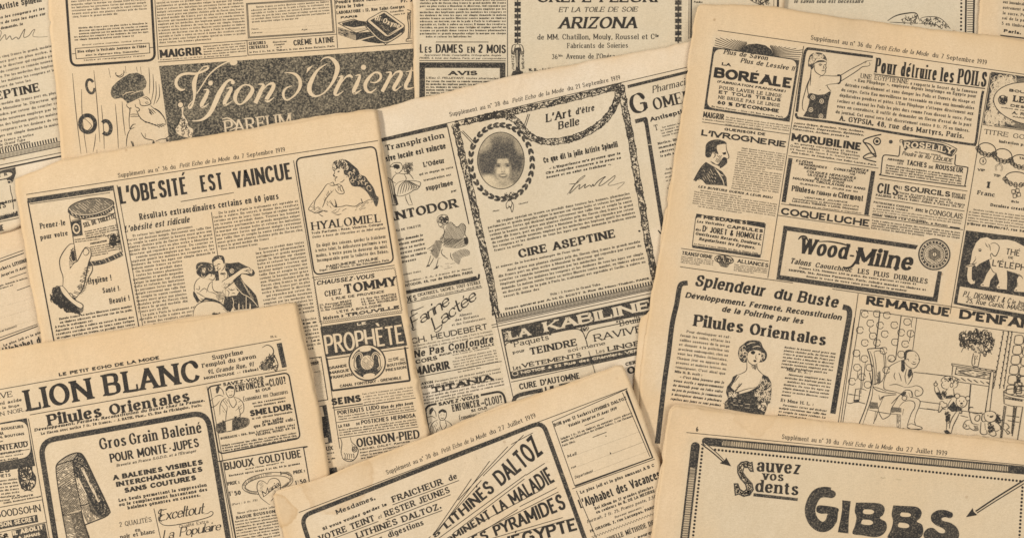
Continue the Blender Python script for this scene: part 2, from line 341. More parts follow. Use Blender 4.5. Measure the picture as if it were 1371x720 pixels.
# ------------------------------------------------------------------ drawing context
FR = [0.0, 0.0, 1.0]
def F(x0, y0, s): FR[:] = [x0, y0, s]
def P(x, y): return (FR[0] + x/FR[2], FR[1] + y/FR[2])
class Buf:
    """ink collected for one mesh: polygons in page units plus a layer height"""
    def __init__(self): self.v = []; self.q = []; self.t = []; self.n = 0; self.order = 0; self.tone = None
    def add(self, v, quads=None, tris=None, mat=0, lv=0.0):
        v = np.asarray(v, float)
        z = np.full((len(v), 1), lv)
        if v.shape[1] == 3: z += v[:, 2:3]; v = v[:, :2]
        self.v.append(np.hstack([v, z]))
        if quads is not None and len(quads):
            quads = np.asarray(quads, int) + self.n; self.q.append(np.hstack([quads, np.full((len(quads), 1), mat)]))
        if tris is not None and len(tris):
            tris = np.asarray(tris, int) + self.n; self.t.append(np.hstack([tris, np.full((len(tris), 1), mat)]))
        self.n += len(v)
MATI = {'i': 0, 'p': 1, 's': 2, 'g': 3, 'h': 4, 'b': 6}     # ink, paper, worn solid ink, fine ink, show-through
CUR = {'news': None, 'ad': None, 'sub': None}
ORD = [0]
def _route(auto):
    ad = CUR['ad']; nm = CUR['sub'] or auto
    return ad.buf(nm)
LASTC = ['']
def _raw(poly_v, quads=None, tris=None, c='i', auto='border', keep=False):
    # a new colour lies on top of what was printed before it; the same colour stays in its layer
    if c != LASTC[0] and not (keep and c in 'ig' and LASTC[0] in 'igs'): ORD[0] += 1
    LASTC[0] = c
    lv = 0.00002 if c == 'h' else 0.00006 + 0.000011*ORD[0] + rnd.random()*0.000007
    _route(auto).add(poly_v, quads, tris, MATI[c], lv)
def t(s, x0, y0, x1, y1, h, st='r', c='i', h1=None, bend=0.0, q=None, raw=False, fixed=None):
    (X0, Y0), (X1, Y1) = ((x0, y0), (x1, y1)) if raw else (P(x0, y0), P(x1, y1))
    k = 1.0 if raw else FR[2]
    H = h / k; H1 = (h1 / k) if h1 else H; L = math.hypot(X1-X0, Y1-Y0); ux, uy = (X1-X0)/L, (Y1-Y0)/L
    Hm = (H + H1)/2
    if q is None: q = 0 if Hm < 5 else (1 if Hm < 10 else 2)
    sx = layout(s, st, L/Hm, q); sx = max(.34, round(sx*20)/20 if Hm < 7 else round(sx*60)/60)
    stem, con, ser, sl, xh, gap, rd, wf = metr(st, sx, q); pen = ser*.45; vs = []; qs = []; n = 0; pv = ' '
    for ch in s:
        pen += kern(pv, ch, sx); pv = ch
        if ch == ' ': pen += .42*sx + .17; continue
        if ch not in G and ch not in ACC: continue
        v, f, adv = glyph(ch, st, sx, q)
        vv = v.copy(); vv[:, 0] += pen
        if Hm < 9: vv[:, 1] += (rnd.random()-.5)*.03
        vs.append(vv); qs.append(f + n); n += len(v); pen += adv + gap*.72 + ser*.75
    if not vs: return
    V = np.vstack(vs); Q = np.vstack(qs); tot = max(pen - gap*.72 - ser*.3, .01)
    fit = (L/Hm) / tot
    V[:, 0] *= fit; tt = np.clip(V[:, 0] / (L/Hm), -.1, 1.1)
    Hx = H + (H1 - H)*tt
    xx = V[:, 0]*Hm + sl*V[:, 1]*Hx; yy = V[:, 1]*Hx + bend/k*4*tt*(1-tt)
    if c == 'h': xx = L - xx            # print of the other side shows mirrored
    out = np.stack([X0 + ux*xx + uy*yy, Y0 + uy*xx - ux*yy, V[:, 2]*2.4e-6], 1)
    _raw(out, quads=Q, c=c, auto='show_through' if c == 'h' else 'heading' if Hm >= 5.5 else 'small_print', keep=(Hm < 5.5))
def ribbon(pts, w, closed=False, c='i', auto='border', taper=False):
    p = np.array(pts, float); m = len(p)
    if m < 2: return
    if closed: tg = np.roll(p, -1, 0) - np.roll(p, 1, 0)
    else:
        tg = np.empty_like(p); tg[1:-1] = p[2:] - p[:-2]; tg[0] = p[1]-p[0]; tg[-1] = p[-1]-p[-2]
    L = np.hypot(tg[:, 0], tg[:, 1])[:, None]; L[L == 0] = 1; nn = np.stack([-tg[:, 1], tg[:, 0]], 1)/L
    W = np.full((m, 1), max(w/2.0, .48))
    if taper: W = W * (0.42 + 0.60*np.sin(np.linspace(0.08, math.pi-.08, m)))[:, None]
    V = np.zeros((2*m, 3)); V[0::2, :2] = p + nn*W; V[1::2, :2] = p - nn*W; V[:, 2] = np.arange(2*m)//2*(5e-6/m)
    a = np.arange(m if closed else m-1)*2; b = (a+2) % (2*m)
    _raw(V, quads=np.stack([a, a+1, b+1, b], 1), c=c, auto=auto, keep=True)
def _pairs(c): return [P(c[i], c[i+1]) for i in range(0, len(c)-1, 2)]
def ln(w, *c, col='i'):
    p = _pairs(c)
    for i in range(len(p)-1):
        (x0, y0), (x1, y1) = p[i], p[i+1]; L = math.hypot(x1-x0, y1-y0) or 1; e = w/FR[2]/2*(0 if len(p) == 2 else 1)
        dx, dy = (x1-x0)/L*e, (y1-y0)/L*e; n = max(1, int(L/7)); a = (x0-dx, y0-dy); b = (x1+dx, y1+dy)
        ribbon([(a[0]+(b[0]-a[0])*k/n, a[1]+(b[1]-a[1])*k/n) for k in range(n+1)], w/FR[2], c=col)
def cv(w, *c, col='i', taper=True, closed=False):
    p = _pairs(c)
    if closed: p = p + [p[0]]
    ribbon(spl(p, 5), w/FR[2], c=col, taper=taper and not closed)
def fl(*c, col='i', smooth=False):
    p = _pairs(c)
    if smooth: p = spl(p + [p[0]], 5)[:-1]
    _fill(p, col)
def _fill(p, col):
    tr = tessellate_polygon([[Vector((x, y, 0)) for x, y in p]])
    V = [(x, y) for x, y in p]; T = [tuple(a) for a in tr]
    out = []; stack = T; lim = 9.0
    cachem = {}
    def mid(a, b):
        kk = (a, b) if a < b else (b, a)
        if kk not in cachem: cachem[kk] = len(V); V.append(((V[a][0]+V[b][0])/2, (V[a][1]+V[b][1])/2))
        return cachem[kk]
    while stack:
        nx = []
        for a, b, d in stack:
            e = [(math.dist(V[a], V[b]), a, b, d), (math.dist(V[b], V[d]), b, d, a), (math.dist(V[d], V[a]), d, a, b)]
            m = max(e)
            if m[0] > lim: k = mid(m[1], m[2]); nx += [(m[1], k, m[3]), (k, m[2], m[3])]
            else: out.append((a, b, d))
        stack = nx
    _raw(np.array(V), tris=np.array(out), c=col)
def ellp(cx, cy, rx, ry, rot=0, m=None, a0=0, a1=360):
    m = m or max(10, int((rx+ry)/FR[2]*1.6)); r = math.radians(rot); out = []
    for k in range(m + (0 if a1-a0 >= 360 else 1)):
        a = math.radians(a0 + (a1-a0)*k/m); x, y = rx*math.cos(a), ry*math.sin(a)
        out.append(P(cx + x*math.cos(r) - y*math.sin(r), cy + x*math.sin(r) + y*math.cos(r)))
    return out
def el(cx, cy, rx, ry=None, w=0, rot=0, col='i', a0=0, a1=360):
    ry = ry or rx
    p = ellp(cx, cy, rx, ry, rot, a0=a0, a1=a1)
    if w: ribbon(p, w/FR[2], closed=(a1-a0 >= 360), c=col)
    else: _fill(p, col)
def clip_lines(poly, ang, gap, jit=0.0):
    a = math.radians(ang); ux, uy = math.cos(a), math.sin(a); ds = [-x*uy + y*ux for x, y in poly]
    d = min(ds) + gap/2
    while d < max(ds):
        cr = []
        for i in range(len(poly)):
            (x0, y0), (x1, y1) = poly[i], poly[(i+1) % len(poly)]; a0 = -x0*uy + y0*ux - d; a1 = -x1*uy + y1*ux - d
            if (a0 < 0) != (a1 < 0):
                k = a0/(a0-a1); x, y = x0+(x1-x0)*k, y0+(y1-y0)*k; cr.append((x*ux + y*uy, x, y))
        cr.sort()
        for i in range(0, len(cr)-1, 2): yield cr[i][1:], cr[i+1][1:]
        d += gap*(1 + (rnd.random()-.5)*jit)
def ht(ang, gap, w, *c, col='i', jit=.2, brk=0.0, smooth=False):
    """hatching clipped to a polygon"""
    p = _pairs(c)
    if smooth: p = spl(p + [p[0]], 4)[:-1]
    hatch(p, ang, gap/FR[2], w/FR[2], col, jit, brk)
def hatch(p, ang, gap, w, col='i', jit=.2, brk=0.0):
    vs = []; qs = []
    for a, b in clip_lines(p, ang, gap, jit):
        L = math.dist(a, b)
        if L < .4: continue
        n = max(1, int(L/(6 if not brk else 3)))
        for k in range(n):
            if brk and rnd.random() < brk: continue
            f0, f1 = k/n, (k+1)/n; x0, y0 = a[0]+(b[0]-a[0])*f0, a[1]+(b[1]-a[1])*f0; x1, y1 = a[0]+(b[0]-a[0])*f1, a[1]+(b[1]-a[1])*f1
            l = math.dist((x0, y0), (x1, y1)); nx, ny = -(y1-y0)/l, (x1-x0)/l; w0, w1 = w/2*rnd.uniform(.7, 1.15), w/2*rnd.uniform(.7, 1.15)
            i = len(vs); vs += [(x0-nx*w0, y0-ny*w0), (x1-nx*w1, y1-ny*w1), (x1+nx*w1, y1+ny*w1), (x0+nx*w0, y0+ny*w0)]; qs.append((i, i+1, i+2, i+3))
    if vs: _raw(np.array(vs), quads=np.array(qs), c=col)
def inside(p, x, y):
    r = False
    for i in range(len(p)):
        (x0, y0), (x1, y1) = p[i-1], p[i]
        if (y0 > y) != (y1 > y) and x < (x1-x0)*(y-y0)/(y1-y0)+x0: r = not r
    return r
def curls(n, size, w, *c, col='i', smooth=False):
    """little arcs and loops scattered in a polygon: leaves, fur, foliage, ornament"""
    p = _pairs(c)
    if smooth: p = spl(p + [p[0]], 4)[:-1]
    s = size/FR[2]; xs = [a for a, _ in p]; ys = [b for _, b in p]; k = 0; tries = 0
    while k < n and tries < n*20:
        tries += 1; x, y = rnd.uniform(min(xs), max(xs)), rnd.uniform(min(ys), max(ys))
        if not inside(p, x, y): continue
        a = rnd.uniform(0, 6.28); r = s*rnd.uniform(.5, 1.1); sp = rnd.uniform(2, 4.6)
        ribbon([(x + r*math.cos(a+sp*j/5)*.8, y + r*math.sin(a+sp*j/5)) for j in range(6)], w/FR[2]*rnd.uniform(.6, 1.3), c=col, taper=True); k += 1
def specks(n, r, *c, col='i'):
    p = _pairs(c); xs = [a for a, _ in p]; ys = [b for _, b in p]; k = 0; vs = []; qs = []
    for _ in range(n*12):
        if k >= n: break
        x, y = rnd.uniform(min(xs), max(xs)), rnd.uniform(min(ys), max(ys))
        if inside(p, x, y):
            rr_ = r/FR[2]*rnd.uniform(.4, 1.2); a = rnd.random()*1.5; i = len(vs)
            vs += [(x+rr_*math.cos(a+j*1.57), y+rr_*math.sin(a+j*1.57)) for j in range(4)]; qs.append((i, i+1, i+2, i+3)); k += 1
    if vs: _raw(np.array(vs), quads=np.array(qs), c=col)
def dots(r, step, *c, col='i'):
    p = _pairs(c); r /= FR[2]; step /= FR[2]
    for i in range(len(p)-1):
        L = math.dist(p[i], p[i+1]); n = max(1, round(L/step)); vs = []; ts = []
        for k in range(n+1):
            x = p[i][0]+(p[i+1][0]-p[i][0])*k/n; y = p[i][1]+(p[i+1][1]-p[i][1])*k/n; j = len(vs)
            vs += [(x+r*math.cos(a*.7854), y+r*math.sin(a*.7854)) for a in range(8)]
            ts += [(j, j+a, j+a+1) for a in range(1, 7)]
        _raw(np.array(vs), tris=np.array(ts), c=col)
def zz(w, amp, step, *c, wavy=True):
    p = _pairs(c); amp /= FR[2]; step /= FR[2]
    for i in range(len(p)-1):
        (x0, y0), (x1, y1) = p[i], p[i+1]; L = math.dist(p[i], p[i+1]); n = max(2, int(L/step)); ux, uy = (x1-x0)/L, (y1-y0)/L
        ribbon([(x0+ux*L*k/n - uy*amp*(1 if k % 2 else -1), y0+uy*L*k/n + ux*amp*(1 if k % 2 else -1)) for k in range(n+1)], w/FR[2])
def rr(w, r, *c, col='i', skip=()):
    """rounded frame through four corners"""
    p = _pairs(c); r /= FR[2]; n = len(p); path = []
    for i in range(n):
        a, b, d = p[i-1], p[i], p[(i+1) % n]
        if r <= 0: path.append(b); continue
        l0, l1 = math.dist(a, b), math.dist(b, d); s = (b[0]+(a[0]-b[0])*r/l0, b[1]+(a[1]-b[1])*r/l0); e = (b[0]+(d[0]-b[0])*r/l1, b[1]+(d[1]-b[1])*r/l1)
        for k in range(7):
            q = k/6; path.append(((1-q)**2*s[0]+2*q*(1-q)*b[0]+q*q*e[0], (1-q)**2*s[1]+2*q*(1-q)*b[1]+q*q*e[1]))
    if r <= 0:
        W = w/FR[2]/2
        for i in range(n):
            if i in skip: continue
            a, b = path[i], path[(i+1) % n]; L = math.dist(a, b); ux, uy = (b[0]-a[0])/L*W, (b[1]-a[1])/L*W; m = max(1, int(L/7))
            a = (a[0]-ux, a[1]-uy); b = (b[0]+ux, b[1]+uy)
            ribbon([(a[0]+(b[0]-a[0])*k/m, a[1]+(b[1]-a[1])*k/m) for k in range(m+1)], w/FR[2], c=col)
        return
    out = []
    for i in range(len(path)):
        a, b = path[i], path[(i+1) % len(path)]; m = max(1, int(math.dist(a, b)/7))
        out += [(a[0]+(b[0]-a[0])*k/m, a[1]+(b[1]-a[1])*k/m) for k in range(m)]
    ribbon(out, w/FR[2], closed=True, c=col)
CORP = ("sur simple demande la maison envoie franco sa notice illustrée contre mandat ou timbres adressés au docteur rue de la paix à Paris "
 "le traitement est agréable et facile à suivre en secret il donne des résultats certains en peu de jours sans fatigue ni régime spécial "
 "on trouve ce produit dans toutes les bonnes pharmacies parfumeries et grands magasins exiger la marque sur chaque boîte et refuser les imitations "
 "les personnes fortes qui désirent maigrir retrouvent une taille fine et souple la santé revient la beauté aussi grâce aux plantes choisies "
 "prix du flacon cinq francs le grand modèle dix francs port en plus écrire à Monsieur le directeur qui répondra par retour du courrier "
 "ce remède nouveau employé par les médecins des hôpitaux guérit les malaises les rougeurs et les douleurs de tous les âges ").split()
def b(x0, y0, x1, y1, dx, dy, n, st='r', h=None, c='i', start=None, ind=True, last=.6, text=None, seed=None):
    """a block of justified small print: first baseline, step to the next, number of lines"""
    (X0, Y0), (X1, Y1) = P(x0, y0), P(x1, y1); DX, DY = dx/FR[2], dy/FR[2]
    pitch = abs(DY*(X1-X0) - DX*(Y1-Y0))/math.hypot(X1-X0, Y1-Y0); H = (h/FR[2])*1.04 if h else pitch*.70
    words = text.split() if text else CORP; k = (0 if text else rnd.randrange(len(CORP)))
    L0 = math.dist((X0, Y0), (X1, Y1)); wf = ST[st][7]
    nat = lambda s: total_w(s, st, wf*.85, 0)
    cap = True
    for i in range(n):
        a0 = .07 if (ind and i and rnd.random() < .12) or (ind and i == 0) else 0.0; a1 = 1.0
        lastl = (i == n-1) and last < 1
        if lastl: a1 = last
        elif ind and rnd.random() < .05: a1 = rnd.uniform(.45, .85)
        tgt = L0*(a1-a0)/H; s = ''
        while True:
            if text and k >= len(words): break
            wd = words[k % len(words)]
            if cap: wd = wd[0].upper() + wd[1:]; cap = False
            if not text and rnd.random() < .08: wd += rnd.choice(',.;,') ; cap = wd[-1] == '.'
            tr = (s + ' ' + wd) if s else wd
            if nat(tr) > tgt*1.06 and s: break
            s = tr; k += 1
            if nat(s) > tgt*.93: break
        if not s: break
        if a1 < 1 and not lastl: cap = True
        if text and k >= len(words): a1 = min(a1, a0 + nat(s)*H/L0*1.0)
        ox, oy = X0 + DX*i, Y0 + DY*i; ex, ey = X1-X0, Y1-Y0
        t(s, ox+ex*a0, oy+ey*a0, ox+ex*a1, oy+ey*a1, H, st, c, raw=True)
        if text and k >= len(words): break
def tone(x0, y0, x1, y1, x2, y2, nx, ny, fn, mask=None):
    """printed half-tone: a small lattice of cells, grey value fn(u, v)"""
    A, B_, C_ = P(x0, y0), P(x1, y1), P(x2, y2); buf = _route('illustration')
    V = []; Tn = []
    for j in range(ny+1):
        for i in range(nx+1):
            u, v = i/nx, j/ny; V.append((A[0]+(B_[0]-A[0])*u+(C_[0]-A[0])*v, A[1]+(B_[1]-A[1])*u+(C_[1]-A[1])*v)); Tn.append(fn(u, v))
    qs = []
    for j in range(ny):
        for i in range(nx):
            if mask and not mask((i+.5)/nx, (j+.5)/ny): continue
            a = j*(nx+1)+i; qs.append((a, a+1, a+nx+2, a+nx+1))
    ORD[0] += 1
    if buf.tone is None: buf.tone = []
    buf.tone.append((buf.n, np.array(Tn))); buf.add(np.array(V), quads=np.array(qs), mat=5, lv=0.00006+0.000011*ORD[0])

class Ad:
    def __init__(self, name, label, patch): self.name = name; self.label = label; self.patch = patch; self.bufs = {}
    def buf(self, nm):
        if nm not in self.bufs: self.bufs[nm] = Buf()
        return self.bufs[nm]
def ad(label, *patch, name='advertisement'):
    """starts a printed advertisement: patch = its outline on the page, in the current frame"""
    a = Ad(name, label, _pairs(patch) if patch else None); CUR['news'].ads.append(a); CUR['ad'] = a; CUR['sub'] = None; ORD[0] = 0
def sub(nm=None):
    CUR['sub'] = nm
    if nm is None or ORD[0] > 12: ORD[0] = min(ORD[0], 6)
class News:
    def __init__(self, label, sides, base, seed, gap=1.0, lift=1.0, age=1.0, aw=16, stains=(), inner=None, wav=.45, name='newspaper', tint=(.955, 1.0, 1.06)):
        self.tint = tint
        self.label = label; self.sides = sides; self.base = base; self.seed = seed; self.ads = []; self.gap = gap; self.lift = lift
        self.age = age; self.aw = aw; self.stains = stains; self.inner = inner; self.wav = wav; self.name = name
NEWS = []
def news(*a, **k):
    n = News(*a, **k); NEWS.append(n); CUR['news'] = n; return n

# ================================================================== what is printed on each newspaper
ST['vs'] = (.155, .34, .03, .20, .58, .16, 1, 1.0)
HEAD = "Supplément au n° %s du Petit Echo de la Mode du %s 1919"
G['°'] = (1.6, [('E', [0.8, 8.6, 1.0, 1.2])])
def garland(w, *c, dens_=1.0):
    """ornamental leaf garland along a path"""
    p = spl(_pairs(c), 6); W = w/FR[2]; left = []; right = []
    for i, (x, y) in enumerate(p):
        a = p[max(i-1, 0)]; d = p[min(i+1, len(p)-1)]; L = math.dist(a, d) or 1; nx, ny = -(d[1]-a[1])/L, (d[0]-a[0])/L
        k = W/2*(.92+.12*math.sin(i*1.9)); left.append((x+nx*k, y+ny*k)); right.append((x-nx*k, y-ny*k))
    poly = left + right[::-1]; s = FR[:]; F(0, 0, 1)
    ribbon(left, .35); ribbon(right, .35)
    pv = [q for pt in poly for q in pt]; A = sum(math.dist(p[i], p[i+1]) for i in range(len(p)-1))*W
    curls(int(A*.34*dens_), 1.5, .7, *pv); specks(int(A*.16*dens_), .6, *pv)
    n = 0
    for i in range(0, len(left)-3, 4):
        n += 1
        if n % 3 == 0: _fill([left[i], left[i+1], right[min(i+3, len(right)-1)], right[i+2]], 's')
    F(*s)
def vw(*c, col='p'):
    """brush stroke: x, y, width triples along a smooth line"""
    q = [(*P(c[i], c[i+1]), c[i+2]/FR[2]) for i in range(0, len(c)-2, 3)]; n = 6; e = [q[0]] + q + [q[-1]]; out = []
    for i in range(1, len(e)-2):
        a, b_, c_, d = e[i-1], e[i], e[i+1], e[i+2]
        for k in range(n):
            t_ = k/n; out.append(tuple(.5*(2*b_[j]+(c_[j]-a[j])*t_+(2*a[j]-5*b_[j]+4*c_[j]-d[j])*t_*t_+(3*b_[j]-a[j]-3*c_[j]+d[j])*t_**3) for j in range(3)))
    out.append(q[-1]); p = np.array(out); m = len(p); tg = np.gradient(p[:, :2], axis=0); L = np.hypot(tg[:, 0], tg[:, 1])[:, None] + 1e-9; nn = np.stack([-tg[:, 1], tg[:, 0]], 1)/L
    V = np.zeros((2*m, 3)); W = np.maximum(p[:, 2:3], .7)/2; V[0::2, :2] = p[:, :2] + nn*W; V[1::2, :2] = p[:, :2] - nn*W; V[:, 2] = np.arange(2*m)//2*(6e-6/m)
    a = np.arange(m-1)*2; _raw(V, quads=np.stack([a, a+1, a+3, a+2], 1), c=col, keep=True)
def header(no, date, x0, y0, x1, y1, h):
    d = 1/100; a = lambda f: (x0+(x1-x0)*f, y0+(y1-y0)*f)
    t("Supplément au n° %s du" % no, *a(0), *a(.345), h, 'r'); t("Petit Echo de la Mode", *a(.368), *a(.668), h, 'i'); t("du %s 1919" % date, *a(.69), *a(1), h, 'r')
def leafpair(cx, cy, rx, ry, n, size, rot=0, gap0=0):
    """laurel wreath of dark leaf pairs"""
    r = math.radians(rot)
    for k in range(n):
        a = 2*math.pi*k/n; x, y = rx*math.cos(a), ry*math.sin(a); X, Y = cx+x*math.cos(r)-y*math.sin(r), cy+x*math.sin(r)+y*math.cos(r)
        ta = math.degrees(math.atan2(ry*math.cos(a), -rx*math.sin(a))+r); nx, ny = math.cos(math.radians(ta+90)), math.sin(math.radians(ta+90))
        for s in (-1, 1):
            el(X+nx*s*size*.34, Y+ny*s*size*.34, size*.84, size*.35, rot=ta+s*14, col='s')
def dentil(x0, y0, x1, y1, h):
    """rope and dentil strip, h high above the line"""
    L = math.hypot(x1-x0, y1-y0); ux, uy = (x1-x0)/L, (y1-y0)/L; vx, vy = uy, -ux; st = 11; n = int(L/st)
    def q(a, b_, c_, d): return (x0+ux*a+vx*b_, y0+uy*a+vy*b_, x0+ux*c_+vx*b_, y0+uy*c_+vy*b_, x0+ux*(c_+d)+vx*(b_+h*.42), y0+uy*(c_+d)+vy*(b_+h*.42), x0+ux*(a+d)+vx*(b_+h*.42), y0+uy*(a+d)+vy*(b_+h*.42))
    for k in range(n*2): fl(*q(k*st/2, 0, k*st/2+st*.24, 4))
    for k in range(n): fl(*q(k*st, h*.56, k*st+st*.5, 0))
    ln(1.5, x0, y0, x1, y1); ln(1.5, x0+vx*h*.5, y0+vy*h*.5, x1+vx*h*.5, y1+vy*h*.5)
def blobs(lst, base, grain=.0):
    def fn(u, v):
        t_ = base
        for cx, cy, rx, ry, val, soft in lst:
            d = math.hypot((u-cx)/rx, (v-cy)/ry); k = min(1, max(0, (1+soft-d)/(2*soft))); k = k*k*(3-2*k); t_ = t_*(1-k)+val*k
        return min(1, max(0, t_ + (rnd.random()-.5)*grain))
    return fn

WARM = (0.715, 0.545, 0.357); COOL = (0.75, 0.635, 0.495); TC = (.885, .88, .835)
# ---------------- coupon page under the left edge
news("mostly covered page with a dotted mail order coupon at the left border",
     [[(-110, 335), (0, 300), (110, 262)], [(110, 262), (165, 530)], [(-70, 640), (165, 560)], [(-110, 335), (-70, 640)]], (0.71, 0.54, 0.36), 41, age=.8, gap=.7, lift=.5, aw=20)
F(0, 300, 4)
ad("coupon with dotted lines to fill in", -60, 200, 126, 140, 215, 535, -60, 630)
ln(2, -60, 207, 125, 140); ln(5.5, -60, 223, 128, 155)
t("BON pour 12 Sachets LITHINÉS", -150, 302, 160, 196, 19, 'b'); t("Valable jusqu'au 15 Août", -60, 305, 142, 237, 14, 'bi')
ln(2, 50, 290, 142, 258); b(-60, 352, 150, 290, 4, 14, 2, 'b', h=9); ln(2, 90, 355, 160, 330)
for a, b_ in ((455, 390), (518, 445), (575, 510)): dots(.7, 4, -40, a, 190, b_)
t("Nom", -40, 450, 0, 437, 10, 'i'); t("Département", -30, 590, 90, 550, 13, 'i')
ln(2, -60, 628, 200, 535); ln(5.5, -60, 645, 202, 545)
ad("advertisement for a picture album, partly covered", -60, 650, 202, 556, 235, 690, -60, 720)
t("Le plus joli et le plus", 20, 655, 230, 580, 13, 'b'); t("L'Alphabet des", 0, 705, 260, 625, 38, 'sb')

# ---------------- left copy of the page with the signed testimonial
news("greyish page with a signed testimonial cut off by the left border",
     [[(-110, -60), (95, -95)], [(95, -95), (120, 270)], [(-110, 330), (-10, 312), (12, 308), (26, 302), (120, 268)], [(-110, -60), (-110, 330)]], COOL, 7, tint=TC, age=.35, gap=.7, lift=.4)
F(0, 0, 3)
ad("signed testimonial in an ornamental frame", -110, -30, 190, -90, 262, 605, -110, 690)
t("Ce que dit la jolie Artiste Spinelli", -215, 84, 168, 8, 24, 'nv'); b(-60, 90, 180, 40, 4, 21, 3, 'bi', h=11, ind=False)
cv(2, -40, 190, -10, 150, 0, 125, 5, 135, -5, 170, 20, 140, 25, 160, 40, 145, 48, 160, 65, 150, 75, 158, 88, 135, 100, 118, 95, 150, 115, 145, 130, 125, 140, 120, 132, 145, 155, 150, 192, 148)
b(-60, 248, 208, 190, 4, 19, 7, 'r', h=10); t("CIRE ASEPTINE", -215, 447, 164, 366, 34, 'bb')
b(-60, 436, 225, 378, 3.6, 20.5, 8, 'r', h=10.5); t("Prix : 3 francs le Grand Tube", -110, 612, 102, 566, 11, 'i'); b(-60, 613, 243, 548, 0, 10, 1, 'sb', h=9, ind=False)
dentil(-60, 653, 250, 588, 40)
ln(2, -60, 676, 252, 612); ln(7, -60, 692, 254, 626)
F(0, 190, 4.5)
ad("boxed dye advertisement with a small heart, cut off", -90, 190, 92, 150, 112, 460, -90, 505)
fl(-90, 195, 92, 153, 96, 190, 80, 235, 70, 250, 50, 250, 40, 225, -90, 250, col='s'); el(20, 205, 55, 17, rot=-13, col='p'); t("E", -8, 214, 6, 211, 18, 'sl'); t("R", 26, 206, 46, 202, 18, 'sl')
el(53, 243, 15, 10, w=3, col='p'); cv(4, 60, 260, 65, 300, 75, 340, 82, 405, taper=False)
t("soi-même", -70, 395, 100, 358, 22, 'r'); t("VETEMENTS", -190, 440, 38, 395, 34, 'b')
fl(-90, 470, 104, 415, 110, 445, -90, 495, col='s'); t("Rue des Chantiers", -150, 480, 98, 426, 13, 's', 'p')
ln(2, -90, 500, 112, 458); t("CURE D'AUTOMNE", -250, 595, 28, 533, 38, 'sb')

# ---------------- pages along the top border
news("pale page with a dotted frame and ladder border, peeping out above the right-hand sheet",
     [[(1030, -95), (1335, -95)], [(1335, -95), (1330, 190)], [(1030, 185), (1330, 190)], [(1030, -95), (1030, 185)]], (0.74, 0.61, 0.46), 12, tint=(.89, .93, .93), age=.3, gap=.7)
F(0, 0, 1)
ad("lower part of a soap advertisement with a brush and shell drawing", 1052, -40, 1306, -40, 1304, 60, 1052, 60)
t("le savon seul est nécessaire", 1063, 4.6, 1156, 4.6, 5.2, 'bi'); dots(1.6, 4.9, 1287.5, -40, 1286.5, 60)
ln(2.4, 1294, -40, 1292.5, 60); ln(2.4, 1305, -40, 1303, 60)
for k in range(32): ln(.7, 1295, -38+k*3.1, 1303.5, -38+k*3.1)
F(1111, 0, 3); sub('illustration'); cv(5, 232, 85, 262, 66, 300, 56, 345, 54, 358, 80); cv(3, 240, 90, 280, 92, 355, 96); curls(26, 7, 1.5, 262, 92, 300, 70, 350, 62, 356, 96)
cv(3, 358, 80, 380, 70, 430, 70, 460, 88, 485, 118); curls(60, 6, 1.4, 360, 78, 430, 70, 470, 95, 480, 116, 370, 98); cv(3, 358, 96, 420, 98, 450, 118); sub()
news("corner of another page with bold final line Paris at the top right border",
     [[(1318, -90), (1480, -75)], [(1480, -75), (1465, 190)], [(1302, 170), (1465, 190)], [(1318, -90), (1311, 0), (1302, 170)]], WARM, 13, age=.35, gap=.6)
F(1260, 0, 12)
ad("end of a text advertisement above a heavy rule", 960, -300, 1500, -230, 1500, 640, 940, 570)
for s, x, y, y1 in (("détruire radicalement", 1030, -55, -5), ("aux innombrables", 990, 55, 105), ("autrement aux", 985, 145, 190), ("le sucre. Pour", 990, 235, 280), ("sai de la part", 975, 315, 362), ("5 en timbres.", 970, 402, 455)):
    t(s, x, y, x+420, y1, 50, 'r')
t("Paris.", 1003, 520, 1282, 562, 50, 'b'); ln(22, 950, 572, 1500, 640)

news("page with white script on a black band and a bearded man in a hat",
     [[(52, -100), (560, -100)], [(560, -100), (566, 200)], [(95, 420), (560, 400)], [(52, -100), (63, 0), (84, 212), (95, 420)]], WARM, 14, age=.75, gap=.9, lift=1.0, aw=16)
F(90, 0, 7.576)
ad("rounded frame filled with small print", 0, -300, 880, -350, 900, 620, 40, 690)
rr(25, 75, -30, -320, 835, -370, 890, 612, 40, 672, col='i')
b(28, -65, 785, -118, 3.4, 31, 9, 'r', h=19); b(62, 300, 815, 247, 3, 29, 5, 'b', h=17, last=.8); t("Envoi contre mandat, notice jointe", 150, 466, 760, 420, 14, 'i')
rr(6, 0, 80, 495, 830, 440, 838, 540, 92, 600); t("Bien exiger la Véritable Jouvence de l'Abbé", 105, 540, 805, 484, 27, 'b'); t("avec la signature Mag. Dumontier", 185, 572, 730, 531, 18, 'b'); t("Notice et renseignements franco", 170, 622, 790, 574, 15, 'r')
ln(4, 50, 549, 80, 546); ln(4, 836, 487, 870, 484)
F(200, 0, 5.484)
ad("column of small print closed by the bold word MAIGRIR", 38, -80, 700, -125, 715, 405, 66, 448)
b(46, -36, 682, -82, 1.7, 22.4, 17, 'r', h=14); ln(2, 66, 345, 715, 300); t("MAIGRIR", 78, 428, 386, 405, 60, 'sx'); b(395, 350, 705, 324, 1.4, 19, 5, 's', h=11, ind=False); t("Traitement facile et sûr, rue de Paris", 78, 446, 390, 424, 10, 'r'); ln(2, 62, 458, 718, 412); ln(2, 40, 0, 66, 440)
ad("coupon box above a line of cream advertising", 704, -60, 1352, -100, 1371, 355, 722, 402)
rr(5, 0, 712, 28, 1336, -10, 1357, 240, 726, 282); rr(2, 0, 720, 34, 1330, 0, 1348, 234, 734, 274); b(745, 64, 1318, 20, 1.5, 21, 6, 'r', h=13)
